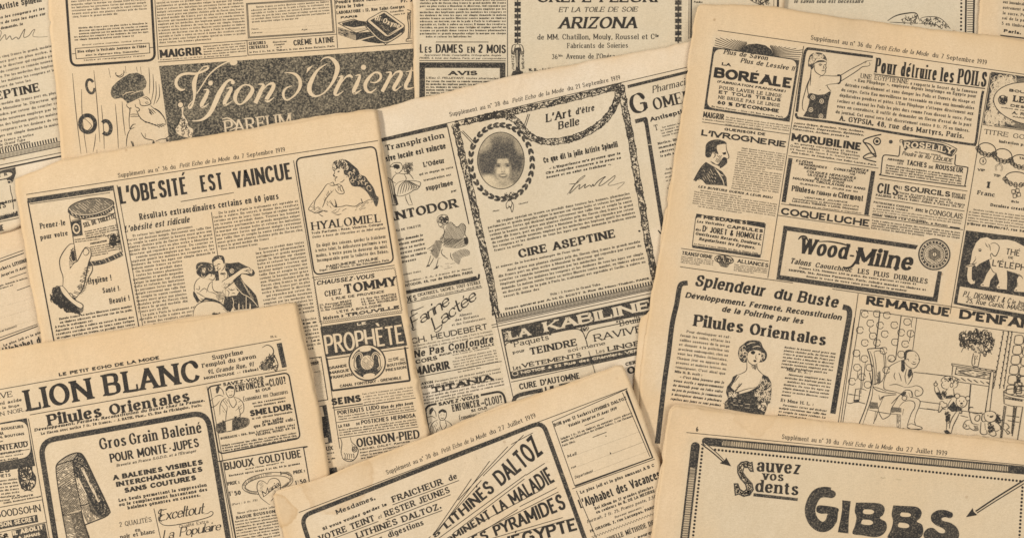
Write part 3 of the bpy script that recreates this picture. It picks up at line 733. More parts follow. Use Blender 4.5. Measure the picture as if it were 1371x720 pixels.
t("Nom", 750, 222, 800, 219, 11, 'i'); dots(1.1, 7, 805, 219, 1325, 182); t("Adresse", 750, 250, 830, 244, 11, 'i'); dots(1.1, 7, 840, 244, 1100, 226); t("Age", 1115, 226, 1160, 222, 11, 'i'); dots(1.1, 7, 1165, 221, 1330, 208)
ln(2, 704, 300, 1371, 254); ln(2, 716, 300, 724, 405); t("GERÇURES", 730, 334, 856, 325, 24, 'sb'); t("CREVASSES", 732, 364, 872, 354, 24, 'sb')
for i, s in enumerate(("disparaissent", "l'emploi", "de la")): t(s, 905+i*14, 318+i*20, 1010-i*18, 311+i*20, 12, 'b')
t("CRÈME LATINE", 1060, 338, 1362, 312, 42, 'sb'); t("le Pot 2 fr. 50, F. Thibert, 8, rue des Bons Enfants, Paris", 735, 393, 1362, 346, 13, 'b'); ln(3, 722, 408, 1371, 362)
F(440, 0, 9)
ad("two printed tins of tooth powder beneath an address", 70, -20, 1010, -90, 1020, 520, 112, 596)
ln(4, 70, -30, 108, 582); t("Poudre Boîte Nickel", 84, 52, 620, 6, 42, 'sb'); dots(2.2, 14, 640, 14, 850, 0); t("Fr. 3", 870, 38, 1010, 24, 34, 'sb')
t("Pâte le Tube", 92, 110, 424, 82, 42, 'sb'); dots(2.5, 14, 440, 78, 860, 42); t("LABORATOIRE : 12, Rue Saint-Georges", 96, 178, 918, 102, 40, 'sb'); t("PARIS", 146, 230, 350, 212, 28, 'sb'); t("Echantillon", 745, 160, 905, 140, 22, 's'); t("contre 0.50", 780, 192, 920, 176, 20, 'si')
sub('illustration')
fl(110, 330, 330, 400, 560, 380, 560, 430, 330, 490, 116, 420, col='s'); fl(130, 275, 300, 235, 460, 255, 560, 330, 340, 395, 116, 325, 112, 290, col='p')
fl(160, 280, 300, 245, 440, 262, 470, 310, 300, 335, 170, 310, col='s'); ht(-8, 9, 3, 150, 320, 320, 380, 480, 350, 460, 335, 300, 350); rr(4, 10, 112, 282, 300, 234, 560, 330, 330, 400); ht(4, 8, 4, 110, 335, 330, 405, 330, 485, 118, 425, col='p', brk=.3)
fl(390, 490, 560, 440, 690, 520, 600, 528, 470, 510, col='s'); fl(455, 250, 680, 440, 905, 330, 905, 370, 890, 400, 700, 520, 640, 510, 455, 330, col='s')
rr(9, 40, 462, 250, 668, 138, 920, 320, 706, 448, col='p'); fl(500, 250, 668, 158, 885, 318, 705, 425, col='s'); rr(4, 44, 450, 250, 668, 126, 932, 318, 706, 462)
cv(4, 452, 262, 450, 330, 660, 520, 706, 524, 890, 408, 912, 330, taper=False); cv(5, 462, 330, 668, 506, 880, 400, col='p', taper=False)
t("Bi-Oxyne", 552, 240, 850, 350, 62, 'b', 'p'); ht(35, 16, 3, 610, 320, 700, 390, 740, 380, 640, 300, col='p', brk=.5)
cv(4, 945, 120, 990, 140, 950, 200, 965, 330, 955, 480, taper=False); cv(4, 975, 180, 985, 330, 975, 470, taper=False); ht(80, 9, 3, 945, 150, 995, 150, 985, 240, 950, 240); cv(4, 930, 500, 945, 470, 1000, 465); ln(3, 930, 502, 1005, 497); sub()
ln(3, 0, 602, 1010, 522)
F(220, 0, 3)
ad("black band with white script lettering", -22, 266, 1000, 196, 1015, 600, 40, 700)
fl(-21, 266, 1000, 196, 1015, 600, 38, 700, col='b')
sub('heading')
F(225, 70, 6.547)
vw(150, 325, 8, 110, 330, 22, 72, 290, 26, 76, 240, 26, 112, 202, 22, 170, 188, 22, 240, 190, 20, 300, 172, 16, 345, 147, 18, 352, 125, 14, 310, 130, 8, 280, 160, 8, 260, 192, 16, 236, 240, 36, 228, 300, 36, 232, 360, 26, 224, 430, 16, 202, 480, 20, 185, 490, 16, 183, 466, 10, 215, 430, 9)
vw(250, 365, 9, 300, 290, 10, 360, 200, 12, 440, 130, 12, 520, 88, 12, 560, 82, 16); el(575, 92, 34, 24, rot=-5, col='p')
vw(312, 332, 5, 350, 335, 22, 326, 400, 34, 296, 458, 34, 302, 484, 22, 332, 470, 9, 358, 448, 5); el(372, 272, 21, 22, col='p')
vw(572, 272, 20, 562, 250, 20, 532, 248, 20, 495, 285, 28, 450, 360, 40, 410, 450, 40, 370, 530, 34, 320, 580, 24, 270, 600, 14, 210, 602, 6); el(568, 266, 18, 18, col='p')
vw(512, 322, 5, 555, 315, 22, 530, 372, 34, 500, 430, 34, 496, 464, 24, 525, 455, 10, 558, 432, 5)
vw(650, 295, 14, 602, 350, 34, 588, 410, 32, 612, 454, 16, 652, 450, 14, 710, 390, 34, 740, 332, 32, 722, 298, 16, 682, 286, 12, 648, 296, 14)
vw(788, 282, 5, 835, 288, 22, 810, 350, 34, 765, 448, 34); vw(818, 350, 8, 870, 290, 12, 915, 276, 26, 924, 305, 34, 890, 370, 34, 862, 418, 32, 882, 432, 16, 932, 395, 5)
F(370, 65, 7.216)
vw(75, 238, 5, 130, 236, 12, 190, 255, 26, 228, 310, 32, 225, 380, 30, 180, 450, 18, 112, 498, 14, 76, 480, 22, 68, 430, 24, 95, 385, 16, 152, 362, 5); fl(300, 190, 356, 165, 290, 242, col='p')
vw(425, 128, 5, 460, 95, 12, 510, 88, 18, 560, 120, 36, 590, 180, 44, 575, 260, 38, 530, 350, 22, 460, 430, 14, 390, 462, 16, 336, 440, 36, 318, 380, 44, 345, 300, 38, 400, 210, 22, 490, 148, 5)
vw(598, 278, 5, 636, 272, 22, 608, 340, 36, 568, 428, 34, 588, 452, 18, 650, 412, 5); vw(620, 345, 8, 668, 282, 14, 705, 264, 24, 728, 275, 20, 735, 285, 12)
vw(762, 265, 5, 806, 262, 22, 780, 340, 36, 748, 410, 36, 762, 436, 22, 822, 400, 5); el(842, 183, 25, 25, col='p')
vw(905, 325, 8, 960, 330, 14, 1006, 290, 22, 1000, 245, 22, 950, 235, 16, 890, 290, 30, 860, 350, 36, 870, 405, 28, 912, 425, 18, 968, 385, 5)
vw(1058, 235, 5, 1106, 236, 22, 1080, 310, 34, 1022, 418, 34); vw(1092, 305, 8, 1150, 236, 14, 1195, 225, 26, 1205, 252, 34, 1165, 330, 36, 1136, 380, 34, 1152, 406, 16, 1206, 365, 5)
vw(1256, 226, 8, 1330, 212, 14); vw(1310, 180, 8, 1285, 280, 34, 1250, 358, 34, 1266, 392, 20, 1330, 375, 10); F(220, 0, 3)
t("PARFUM", 242, 540, 515, 508, 54, 'r', 'p'); cv(6, 232, 480, 255, 475, 280, 490, 290, 510, 262, 525, col='p'); sub()
F(90, 80, 5.143)
ad("drawing of a bearded man in a large dark hat with crescent", 20, 55, 632, 20, 690, 700, 80, 770)
sub('illustration')
for s in ((36, 95, 60, 360, 95, 650), (98, 205, 105, 420, 135, 645), (183, 75, 205, 300, 225, 570), (285, 60, 298, 125), (235, 315, 250, 480, 255, 615), (330, 305, 345, 470, 352, 612), (378, 290, 385, 400, 400, 522), (400, 45, 405, 95), (475, 50, 484, 85), (503, 50, 510, 100), (562, 55, 568, 150, 565, 235), (590, 100, 594, 200, 580, 285), (610, 150, 612, 240, 595, 312), (632, 170, 635, 250, 612, 300), (195, 510, 190, 570, 178, 635), (205, 620, 202, 700)): cv(4.5, *s)
el(160, 185, 27, 48, w=18, rot=-12, col='s', a0=20, a1=330); el(140, 442, 52, 58, w=28, rot=-10, col='s'); el(268, 468, 32, 46, w=26, rot=-8, col='s', a0=-130, a1=140)
cv(5, 122, 415, 118, 400, 100, 420, 104, 470, 130, 495, 160, 470, 165, 450, 120, 405)
F(140, 90, 6.26)
fl(50, 215, 60, 170, 100, 128, 150, 90, 210, 55, 275, 48, 330, 75, 352, 125, 345, 170, 318, 195, 322, 210, 335, 238, 300, 255, 190, 308, 182, 290, 150, 262, 130, 260, 85, 268, 60, 250, col='b', smooth=False); cv(4, 215, 232, 280, 205, 322, 198, col='p'); cv(3, 150, 240, 190, 215, 250, 205, col='p')
cv(7, 92, 50, 100, 72, 128, 86, 155, 70, 162, 35); cv(5, 100, 70, 128, 74, 150, 55); ln(5, 95, 45, 92, 60); ln(5, 160, 30, 165, 50)
cv(7, 185, 310, 188, 330, 210, 350, 212, 372, 208, 400, 205, 450, 210, 520); cv(6, 208, 345, 222, 342, 218, 352); cv(7, 255, 310, 262, 335, 285, 345, 292, 362, 275, 372, 265, 360); cv(6, 270, 372, 282, 395, 285, 412); cv(6, 215, 398, 245, 395, 282, 398); cv(6, 215, 415, 250, 413, 290, 415)
cv(7, 285, 270, 295, 285, 300, 315, 330, 325, 375, 315, 388, 298, 375, 270, 350, 250, 335, 248); cv(6, 340, 295, 350, 305, 370, 300); cv(6, 345, 292, 365, 288); cv(6, 318, 255, 345, 262, 362, 275)
for q in ((285, 405, 305, 432), (300, 430, 330, 452), (322, 445, 350, 468), (340, 455, 378, 472), (368, 462, 402, 482), (395, 472, 430, 492), (420, 480, 462, 506), (440, 478, 482, 502), (460, 478, 500, 496), (478, 476, 512, 482)): ln(7, *q)
cv(7, 385, 322, 410, 345, 450, 370, 485, 405, 508, 445, 515, 478); cv(5, 420, 345, 460, 372, 500, 420); cv(7, 368, 345, 382, 375, 398, 402); cv(7, 378, 350, 395, 375, 412, 395); cv(6, 392, 352, 410, 368, 428, 385); cv(6, 372, 375, 385, 390, 395, 400)
cv(7, 262, 478, 235, 485, 215, 520, 250, 505); cv(7, 215, 522, 195, 560, 185, 610, 182, 665); cv(7, 305, 548, 320, 575, 345, 600, 400, 612, 412, 622, 405, 640); cv(5, 340, 555, 342, 590); cv(7, 428, 622, 470, 605, 510, 600, 545, 578, 610, 570); fl(512, 598, 535, 600, 538, 622, 518, 625, col='s'); fl(400, 625, 418, 622, 420, 640, 402, 642, col='s'); cv(7, 520, 480, 560, 505, 600, 530); ln(7, 222, 620, 238, 665); ln(6, 235, 625, 245, 662); F(90, 80, 5.143)
fl(745, 480, 770, 440, 790, 380, 785, 320, 800, 320, 800, 350, 800, 380, 830, 430, 835, 460, 865, 480, 860, 520, 850, 540, 800, 530, 760, 510, col='p', smooth=True); el(780, 312, 20, 20, col='p'); ln(5, 775, 280, 778, 300, col='p')
curls(40, 12, 4, 750, 480, 790, 380, 830, 440, 860, 490, 840, 530, 790, 520); el(780, 312, 20, 20, w=4); sub()

# ---------------- page with the silk advertisement, top centre
news("upright page with a silk advertisement between two chain borders, top centre",
     [[(552, -100), (1050, -100)], [(1050, -100), (1049, 200)], [(556, 380), (1049, 380)], [(552, -100), (553, 0), (556, 380)]], COOL, 15, tint=(.87, .875, .83), age=.5, gap=.8, lift=.8, aw=10)
F(550, 0, 4.8)
ad("hair care article ending in bold LES DAMES EN 2 MOIS", 45, -150, 616, -150, 616, 385, 50, 385)
b(58, -11, 612, -13, 0, 19.6, 14, 'b', h=12); ln(2, 160, 272, 500, 272); t("L", 58, 341, 84, 341, 55, 'sb'); t("ES", 90, 341, 134, 341, 40, 'sb'); t("DAMES", 160, 341, 335, 342, 55, 'sb'); t("EN", 362, 342, 412, 342, 40, 'sb'); t("2", 432, 342, 464, 342, 55, 'sb'); t("MOIS", 487, 343, 611, 345, 55, 'sb')
t("Apprennent Mode, Comptabilité, Orthographe, Anglais", 85, 361, 580, 363, 12, 'i'); t("PIGIER, 4, boul. des Italiens, Paris, et par correspondance", 55, 380, 610, 383, 12, 'i'); ln(2, 55, 391, 610, 393)
ad("notice headed AVIS in a thick black frame", 52, 398, 610, 400, 612, 680, 52, 680)
rr(36, 0, 73, 420, 590, 421, 590, 690, 73, 690, col='s'); t("AVIS", 242, 485, 430, 485, 28, 'bb')
t("L'Eau C. PELLETANT, toutes pharmacies,", 98, 508, 568, 512, 13, 'i'); b(98, 530, 568, 532, 0, 18.5, 8, 'sb', h=12, ind=False)
F(0, 0, 1)
ad("silk advertisement with one large word in spaced italics", 684, -60, 918, -60, 918, 118, 684, 140)
ln(.7, 679.5, -60, 679.5, 105)
for x, y1 in ((693, 58), (908, 56)):
    for k in range(24):
        y = y1 - 3 - k*8.2
        fl(x-4.3, y-3, x-1.2, y-3, x-1, y-2, x+1, y-2, x+1.2, y-3, x+4.3, y-3, x+4, y, x+4.3, y+3, x+1.2, y+3, x+1, y+2, x-1, y+2, x-1.2, y+3, x-4.3, y+3, x-4, y, col='s'); ln(1.4, x, y-5, x, y+5)
F(660, 0, 4.9)
sub('illustration'); fl(140, 320, 180, 318, 175, 400, 178, 460, 195, 470, 190, 500, 125, 505, 130, 470, 148, 460, 150, 400, col='s', smooth=True); cv(5, 160, 292, 130, 300, 122, 340, 125, 360); cv(5, 160, 292, 190, 300, 202, 340, 198, 360); cv(4, 150, 296, 140, 330, 140, 360); cv(4, 172, 296, 184, 330, 185, 360); specks(90, 3, 122, 330, 140, 340, 138, 460, 120, 450); specks(90, 3, 188, 340, 202, 340, 205, 450, 188, 460); ln(3, 158, 330, 158, 440, col='p'); sub()
t("CRÊPE FLEURI", 290, 17, 1080, 17, 66, 'b'); t("ET LA TOILE DE SOIE", 430, 82, 948, 79, 33, 'i'); t("ARIZONA", 430, 190, 945, 188, 76, 'bi')
t("de MM. Chatillon, Mouly, Roussel et C", 290, 262, 1062, 259, 36, 'r'); t("ie", 1066, 246, 1088, 246, 20, 'b'); t("Fabricants de Soieries", 486, 318, 886, 315, 34, 'r'); t("36", 386, 390, 425, 389, 32, 'r'); t("bis", 430, 374, 458, 374, 16, 'r'); t("Avenue de l'Opéra", 482, 388, 800, 386, 34, 'r'); t("N. B. - Le Voile", 235, 468, 420, 464, 18, 'b')
for i, (s, x, y) in enumerate((("Mesd", 260, 150), ("ames", 700, 330), ("80", 290, 390))): t(s, x, y, x+230, y, 100, 'sb', 'h')
F(900, 0, 9.14)
ad("narrow column with the foot of a drawing", 190, -300, 1310, -300, 1310, 480, 190, 480)
ln(10, 207, -200, 202, 478, col='g'); ln(19, 236, -200, 229, 470); t("Poudre", 265, 40, 372, 42, 26, 'b'); ln(26, 1297, -200, 1293, 100); ln(6, 1245, -200, 1243, 100, col='g')
sub('illustration'); curls(50, 26, 5, 940, -60, 1160, -60, 1190, 70, 1080, 60, 960, 10); cv(9, 950, 0, 1020, 40, 1100, 60); cv(9, 1150, 60, 1175, 20, 1200, -30); sub()

# ---------------- the large centre page
M = news("large central page with a woman's oval portrait inside a leafy ornamental frame",
     [[(300, 195), (505, 146), (553, 133), (700, 100), (925, 55), (1060, 30)], [(1060, 30), (1150, 560)], [(400, 760), (1150, 620)], [(300, 195), (400, 760)]], COOL, 20, tint=TC, age=.42, gap=.8, lift=.9, aw=24)
F(0, 0, 1)
ad(None, name='page_header'); CUR['ad'].patch = None; sub('page_header'); header("38", "21 Septembre", 602, 156.5, 831, 106.5, 6.0); ln(.8, 505, 187, 930, 88); sub()
sub('column_rule'); ln(.8, 606, 166, 700, 590); sub()
ad("deodorant advertisement with a dancer and a seated lady", 512, 192, 600, 168, 643, 370, 545, 390)
F(505, 170, 5.54)
fl(-40, 101, 518, -27, 524, 2, -40, 128, col='s'); ln(8, 522, 0, 680, 720)
t("Transpiration", 65, 178, 500, 80, 42, 'b'); t("cessive locale est vaincue", 0, 274, 512, 160, 44, 'nv'); t("L'Odeur", 345, 300, 505, 266, 38, 'nv'); t("qui se dégage de cette", 312, 362, 565, 306, 17, 's'); t("transpiration est", 345, 405, 550, 361, 17, 's'); t("supprimée", 362, 475, 566, 430, 36, 'nv'); t("par", 550, 487, 592, 478, 18, 's'); t("ANTODOR", 66, 709, 606, 594, 66, 'bb')
sub('illustration')
cv(5, 95, 300, 110, 275, 140, 265, 175, 270, 188, 300, 180, 330); fl(115, 285, 140, 275, 165, 285, 168, 305, 150, 315, 130, 305); cv(4, 130, 330, 145, 345, 165, 340, 180, 320); cv(4, 90, 290, 110, 296, 165, 300); ht(70, 9, 3.5, 118, 285, 160, 278, 165, 305, 125, 312)
cv(4, 145, 345, 120, 370, 112, 400, 140, 420); cv(4, 165, 345, 200, 350, 230, 340); cv(4, 200, 350, 215, 380, 210, 400); curls(26, 18, 4, 190, 300, 250, 280, 262, 330, 220, 350)
for k in range(6): cv(3.5, 200+k*11, 320-k*4, 208+k*10, 290-k*3, 212+k*10, 262)
cv(5, 130, 440, 160, 410, 210, 400, 270, 400, 318, 410, 320, 430, 300, 460, 270, 470, 240, 490, 190, 510, 150, 512, 132, 490, 130, 440); 
for k in range(9): cv(3.5, 205+k*4, 402, 165+k*18, 440, 150+k*19, 508-k*8)
ht(20, 10, 3, 250, 430, 315, 425, 290, 465, 250, 480, brk=.2); cv(4, 210, 510, 215, 540, 235, 580); cv(4, 240, 500, 245, 530, 262, 575); cv(4, 235, 580, 262, 578); cv(4, 225, 340, 250, 360, 270, 390)
ht(78, 12, 5, 65, 375, 105, 400, 130, 500, 148, 560, 120, 575, 90, 540); cv(6, 62, 370, 110, 400, 130, 490, 150, 570, 110, 580, taper=False); fl(118, 500, 140, 510, 158, 575, 140, 585)
F(545, 270, 6)
cv(4, 240, 160, 245, 125, 280, 105, 320, 112, 332, 145, 320, 175, 290, 190, 262, 200, 250, 175, 240, 160); curls(46, 13, 3.5, 245, 150, 280, 110, 325, 120, 325, 165, 280, 180); cv(4, 262, 200, 285, 208, 300, 195); cv(4, 290, 205, 300, 240, 285, 290, 262, 300)
ht(58, 9, 4.5, 320, 175, 360, 168, 400, 200, 455, 180, 468, 240, 450, 290, 400, 330, 330, 350, 280, 330, 262, 300, 300, 240, smooth=True); ht(-35, 9, 4.5, 300, 290, 400, 300, 480, 290, 480, 350, 380, 368, 290, 355, jit=.5)
ht(70, 8, 5, 230, 310, 280, 320, 265, 400, 240, 455, 205, 430, 190, 400, smooth=True); cv(5, 320, 175, 355, 165, 400, 205, 440, 175, 470, 200, 465, 260, 488, 300, 480, 345, 400, 370, 300, 360); fl(455, 290, 485, 285, 488, 340, 462, 345)
cv(5, 160, 380, 180, 372, 215, 345); cv(4, 180, 385, 200, 395, 220, 380); cv(5, 190, 430, 180, 470, 165, 510); cv(5, 215, 450, 200, 480, 180, 512); fl(150, 525, 165, 505, 185, 508, 180, 520, col='s'); cv(5, 250, 460, 240, 500, 225, 540); fl(208, 545, 235, 520, 255, 510, 245, 535, col='s')
ht(40, 9, 4, 360, 420, 400, 395, 460, 380, 500, 395, 500, 430, 440, 450, 420, 500, 400, 500, 372, 460, smooth=True); cv(4, 350, 410, 350, 440, 370, 470); cv(4, 285, 380, 275, 410, 300, 440, 330, 460); ht(0, 22, 3, 230, 400, 340, 400, 340, 520, 230, 540, brk=.6); ht(-15, 24, 3, 300, 520, 380, 480, 400, 510, 300, 560, brk=.4)
sub()
F(440, 220, 3)
t("EAU DE TOILETTE", 262, 273, 372, 250, 9, 's'); b(262, 312, 378, 288, 4, 17.5, 6, 'bi', h=9.5, ind=False); t("vendeurs francs", 292, 448, 370, 432, 8, 'i'); t("Expédition : S. A., 3 francs 50 le flacon", 300, 476, 575, 420, 7, 'i'); t("ANTODOR, 48, rue de Richelieu, PARIS", 298, 494, 580, 437, 11, 's')
fl(285, 512, 575, 452, 592, 448, 598, 458, 590, 468, 290, 525, col='s'); cv(8, 590, 462, 602, 458, 604, 440, taper=False)
F(600, 150, 5.143)
ad("panel with an oval portrait, leaf wreath and garland frame", 30, 80, 1190, -185, 1425, 1180, 330, 1425)
garland(46, 45, 88, 70, 180, 100, 320, 140, 470, 190, 700, 215, 820, 260, 1020, 300, 1200, 330, 1400)
garland(40, 45, 85, 200, 50, 400, 10, 600, -35, 800, -80, 1000, -130, 1195, -180)
F(660, 0, 3)
garland(26, 515, 345, 530, 440, 555, 560, 575, 690, 600, 830, 620, 960, 655, 1135)
garland(26, -60, 478, 0, 465, 45, 462, 85, 480, 110, 505, 150, 548, 220, 570, 320, 556, 400, 520, 460, 470, 495, 410, 505, 360)
F(600, 150, 5.143)
leafpair(367, 345, 212, 255, 31, 27, rot=-6); ln(4, 90, 135, 178, 228); ln(4, 100, 130, 188, 218); ln(4, 550, 15, 515, 120); ln(4, 562, 15, 528, 118)
sub('portrait')
FACE = blobs([(.50, .36, .45, .27, .93, .25), (.22, .54, .20, .24, .93, .3), (.82, .50, .16, .24, .93, .35), (.10, .16, .20, .18, .40, .5), (.92, .20, .12, .18, .48, .5), (.52, .15, .22, .05, .80, .5),
    (.50, .97, .55, .13, .26, .35), (.22, .86, .17, .11, .12, .35), (.84, .80, .16, .13, .74, .4), (.56, .90, .10, .05, .46, .5),
    (.54, .645, .165, .21, .34, .14), (.54, .50, .12, .05, .22, .5), (.46, .68, .05, .05, .08, .6), (.64, .68, .05, .05, .08, .6), (.44, .562, .066, .013, .85, .5), (.645, .556, .066, .013, .85, .5), (.445, .594, .056, .024, .78, .5), (.645, .590, .056, .024, .78, .5), (.448, .593, .028, .018, 1.0, .4), (.642, .589, .028, .018, 1.0, .4),
    (.545, .65, .014, .05, .05, .6), (.52, .695, .016, .010, .72, .5), (.57, .693, .016, .010, .72, .5), (.545, .768, .092, .036, .88, .3), (.545, .760, .068, .014, .04, .3), (.385, .66, .022, .12, .62, .7), (.705, .66, .022, .12, .62, .7), (.545, .825, .05, .010, .42, .6), (.50, .425, .19, .045, .95, .4), (.375, .49, .045, .08, .94, .4), (.71, .48, .045, .08, .94, .4)], .56, .34)
tone(202, 140, 524, 140, 202, 530, 64, 78, FACE, mask=lambda u, v: (u-.5)**2+(v-.5)**2 < .245)
el(363, 335, 161, 195, w=5)
sub(); cv(4, 425, 600, 400, 630, 405, 665, 425, 650, 440, 690, 450, 640, 425, 600); cv(4, 425, 600, 440, 625, 430, 660, 415, 640); t("Photo", 308, 690, 352, 680, 11, 'i'); t("Goetz", 485, 640, 550, 625, 11, 'i'); specks(60, 5, 370, 560, 480, 550, 470, 600, 380, 605)
F(660, 0, 3)
t("L'Art", 212, 493, 316, 469, 33, 'bi'); t("d'être", 332, 462, 408, 445, 26, 'bi'); t("Belle", 262, 522, 348, 502, 31, 'bi'); t("Ce que dit la jolie Artiste Spinelli", 205, 656, 503, 590, 23, 'nv')
t("« L'Expérience m'a prouvé que la", 226, 682, 512, 620, 10, 'bi'); t("Cire Aseptine conserve à la peau sa", 212, 701, 514, 638, 10, 'bi'); t("beauté et en salut sa fraîcheur ».", 215, 718, 474, 664, 10, 'bi')
t("MOTS", 480, 560, 620, 530, 40, 'sb', 'h'); t("ORCA", 90, 640, 200, 615, 60, 'sb', 'h'); t("LIQUE", 60, 700, 230, 665, 50, 'sb', 'h')
F(660, 220, 3)
sub('signature'); cv(3, 298, 122, 325, 85, 365, 52, 368, 45, 345, 62, 320, 95, 308, 118, 340, 88, 350, 82, 345, 100, 365, 85, 372, 80, 368, 95, 388, 84, 395, 90, 402, 80, 405, 88, 420, 70, 440, 55, 452, 50, 440, 62, 425, 85, 440, 82, 470, 60, 490, 45, 485, 60, 462, 82, 480, 84, 528, 72, 500, 100); cv(3, 305, 80, 330, 78, 345, 70); sub()
b(-24, 243, 550, 121, 4.2, 15.3, 8, 'r', h=9.6, last=.2); t("CIRE ASEPTINE", 105, 376, 496, 292, 33, 'bb')
t("et enlever de la bordure mélangée de l'eau tiède", 12, 418, 350, 345, 9, 'r'); b(18, 438, 592, 314, 4.2, 16.2, 7, 'r', h=9.8, last=.25)
t("Prix : 3 francs le Grand Tube", 232, 527, 432, 485, 9.5, 'r'); t("Dépôt général par A. M. D. SCOTT 3, Rue du Mont-Thabor, PARIS", 50, 585, 628, 461, 8.5, 'sb'); dentil(14, 634, 652, 497, 32)
ln(2, -6, 645, 660, 500); ln(1.5, -4, 655, 660, 512)
el(588, 268, 5, 4, rot=-10)
F(530, 360, 4.8)
ad("milk flour advertisement in slanting script", 66, 160, 560, 60, 640, 420, 120, 520)
t("DES", 63, 216, 136, 200, 36, 'sb'); t("CICATRICES, TACHES, TOUT-STÉRILE", 142, 178, 548, 94, 21, 's'); t("CRAYON DU DOCTEUR JAMMES", 160, 195, 550, 113, 9, 's'); ln(1.5, 62, 222, 555, 118)
t("Farine", 108, 385, 350, 222, 74, 'sc', bend=-5); t("Lactée", 248, 395, 524, 190, 78, 'sc'); cv(7, 105, 300, 100, 270, 130, 262, 180, 240); cv(7, 100, 375, 110, 392, 130, 385); cv(6, 245, 395, 260, 405, 290, 385, 300, 340)
t("Aliment", 410, 306, 490, 290, 15, 'r'); t("des Enfants", 380, 336, 535, 306, 15, 'r'); t("et des Convalescents", 360, 367, 577, 323, 15, 'r')
t("CH. HEUDEBERT", 105, 482, 594, 385, 38, 's'); b(112, 500, 622, 402, 4, 19, 2, 'r', h=10, ind=False, last=1)
ad("italic heading Ne Pas Confondre above the bold word MAIGRIR", 120, 500, 640, 430, 690, 700, 145, 720)
t("Ne Pas Confondre", 118, 571, 630, 470, 46, 'nvi'); t("aucun FEUILLE DE SAULE", 278, 560, 636, 490, 16, 'sb'); t("CORS", 128, 610, 270, 580, 26, 'bb'); t("avec Lotte en Traitement", 365, 555, 600, 510, 7, 's')
t("MAIGRIR", 128, 684, 350, 640, 54, 'sx'); ln(5, 140, 694, 354, 652); b(362, 582, 645, 526, 3.6, 17.5, 6, 'r', h=10)
F(440, 480, 3)
t("SAVON", 362, 108, 420, 97, 11, 'bb'); t("EXCELLENT", 362, 124, 425, 111, 10, 'bb'); b(428, 95, 690, 43, 2.5, 12.5, 3, 'r', h=7.5, ind=False); ln(1.5, 365, 72, 695, 10)
t("TITANIA", 415, 138, 664, 84, 24, 'bb'); b(375, 147, 700, 82, 2.6, 12, 4, 'i', h=8.2, ind=False); 
ad("cobbler advertisement headed SAVEZ-VOUS, lower half covered", 384, 184, 708, 122, 745, 330, 410, 340)
rr(9, 30, 385, 190, 700, 128, 745, 330, 412, 350); fl(432, 172, 610, 138, 612, 160, 436, 195, col='p'); t("SAVEZ-VOUS", 442, 190, 606, 157, 15, 'sx'); t("ENFONCER", 498, 213, 610, 190, 29, 'b'); t("UN", 612, 184, 626, 181, 8, 'b'); t("CLOU?", 630, 190, 700, 175, 31, 'b'); t("SI OUI", 572, 215, 636, 201, 11, 'bb'); t("Économisez vos Chaussures", 526, 247, 700, 212, 18, 's')
sub('illustration'); F(440, 480, 3)
def cobbler(s, x, y, rot):
    """man swinging a hammer over a shoe sole; drawn twice on two pages"""
    r = math.radians(rot); o = FR[:]
    def T(c): return [v for i in range(0, len(c), 2) for v in (x+s*(c[i]*math.cos(r)-c[i+1]*math.sin(r)), y+s*(c[i]*math.sin(r)+c[i+1]*math.cos(r)))]
    fl(*T((10, 20, 25, 0, 38, 12, 22, 50, 12, 48)), col='s'); cv(4*s, *T((30, 12, 50, 30, 58, 60))); cv(4*s, *T((-5, 75, -25, 95, -18, 130, 10, 118, 30, 95))); cv(4*s, *T((0, 70, 30, 60, 55, 70)))
    cv(5*s, *T((70, 25, 92, 8, 118, 18, 122, 50, 112, 72, 90, 78, 76, 62, 70, 40))); fl(*T((68, 30, 90, 6, 118, 14, 114, 28, 90, 24, 76, 38)), smooth=True); cv(4*s, *T((82, 45, 92, 42))); cv(4*s, *T((102, 42, 112, 42))); cv(4*s, *T((88, 62, 98, 66, 108, 60)))
    cv(4*s, *T((70, 78, 45, 95, 30, 130, 28, 180))); cv(4*s, *T((115, 75, 150, 90, 172, 120, 170, 165, 140, 190))); cv(4*s, *T((85, 80, 90, 110, 110, 140, 130, 110, 118, 78))); ht(60+rot, 12*s, 2.5*s, *T((45, 95, 80, 85, 100, 130, 60, 170, 30, 160)), brk=.45); ht(-40+rot, 12*s, 2.5*s, *T((120, 90, 160, 100, 165, 150, 120, 160)), brk=.5)
    cv(4*s, *T((75, 135, 65, 180, 60, 220))); cv(4*s, *T((140, 130, 150, 190, 130, 220)))
    fl(*T((0, 235, 60, 215, 130, 200, 190, 205, 205, 225, 190, 255, 130, 275, 60, 285, 20, 290, 0, 270)), col='g', smooth=True); curls(int(90), 12*s, 3.5*s, *T((0, 235, 130, 200, 200, 215, 180, 260, 60, 285, 10, 285))); fl(*T((60, 222, 100, 212, 95, 275, 62, 280)), col='p')
cobbler(.62, 400, 192, 6)
F(640, 410, 5.536)
ad("dye advertisement with white capitals on a black band", 172, 168, 1330, -80, 1400, 290, 250, 540)
fl(170, 168, 1330, -82, 1350, 40, 190, 268, col='s'); fl(237, 484, 1390, 262, 1400, 318, 250, 540, col='s'); ln(9, 180, 200, 248, 535); sub('heading')
t("LA", 230, 248, 396, 212, 62, 'bb', 'p'); t("KABILINE", 490, 192, 1290, 20, 74, 'bb', 'p'); sub()
cv(7, 205, 290, 240, 262, 500, 208, 700, 168, 770, 185, 800, 250, 812, 300, taper=False); cv(7, 800, 240, 815, 200, 850, 172, 1000, 138, 1330, 68, taper=False); ln(4, 820, 330, 832, 370); el(790, 165, 32, 22, col='s', rot=-12); cv(5, 770, 168, 780, 152, 790, 162, 800, 148, 812, 158, 800, 180, 788, 188, 772, 170, col='p')
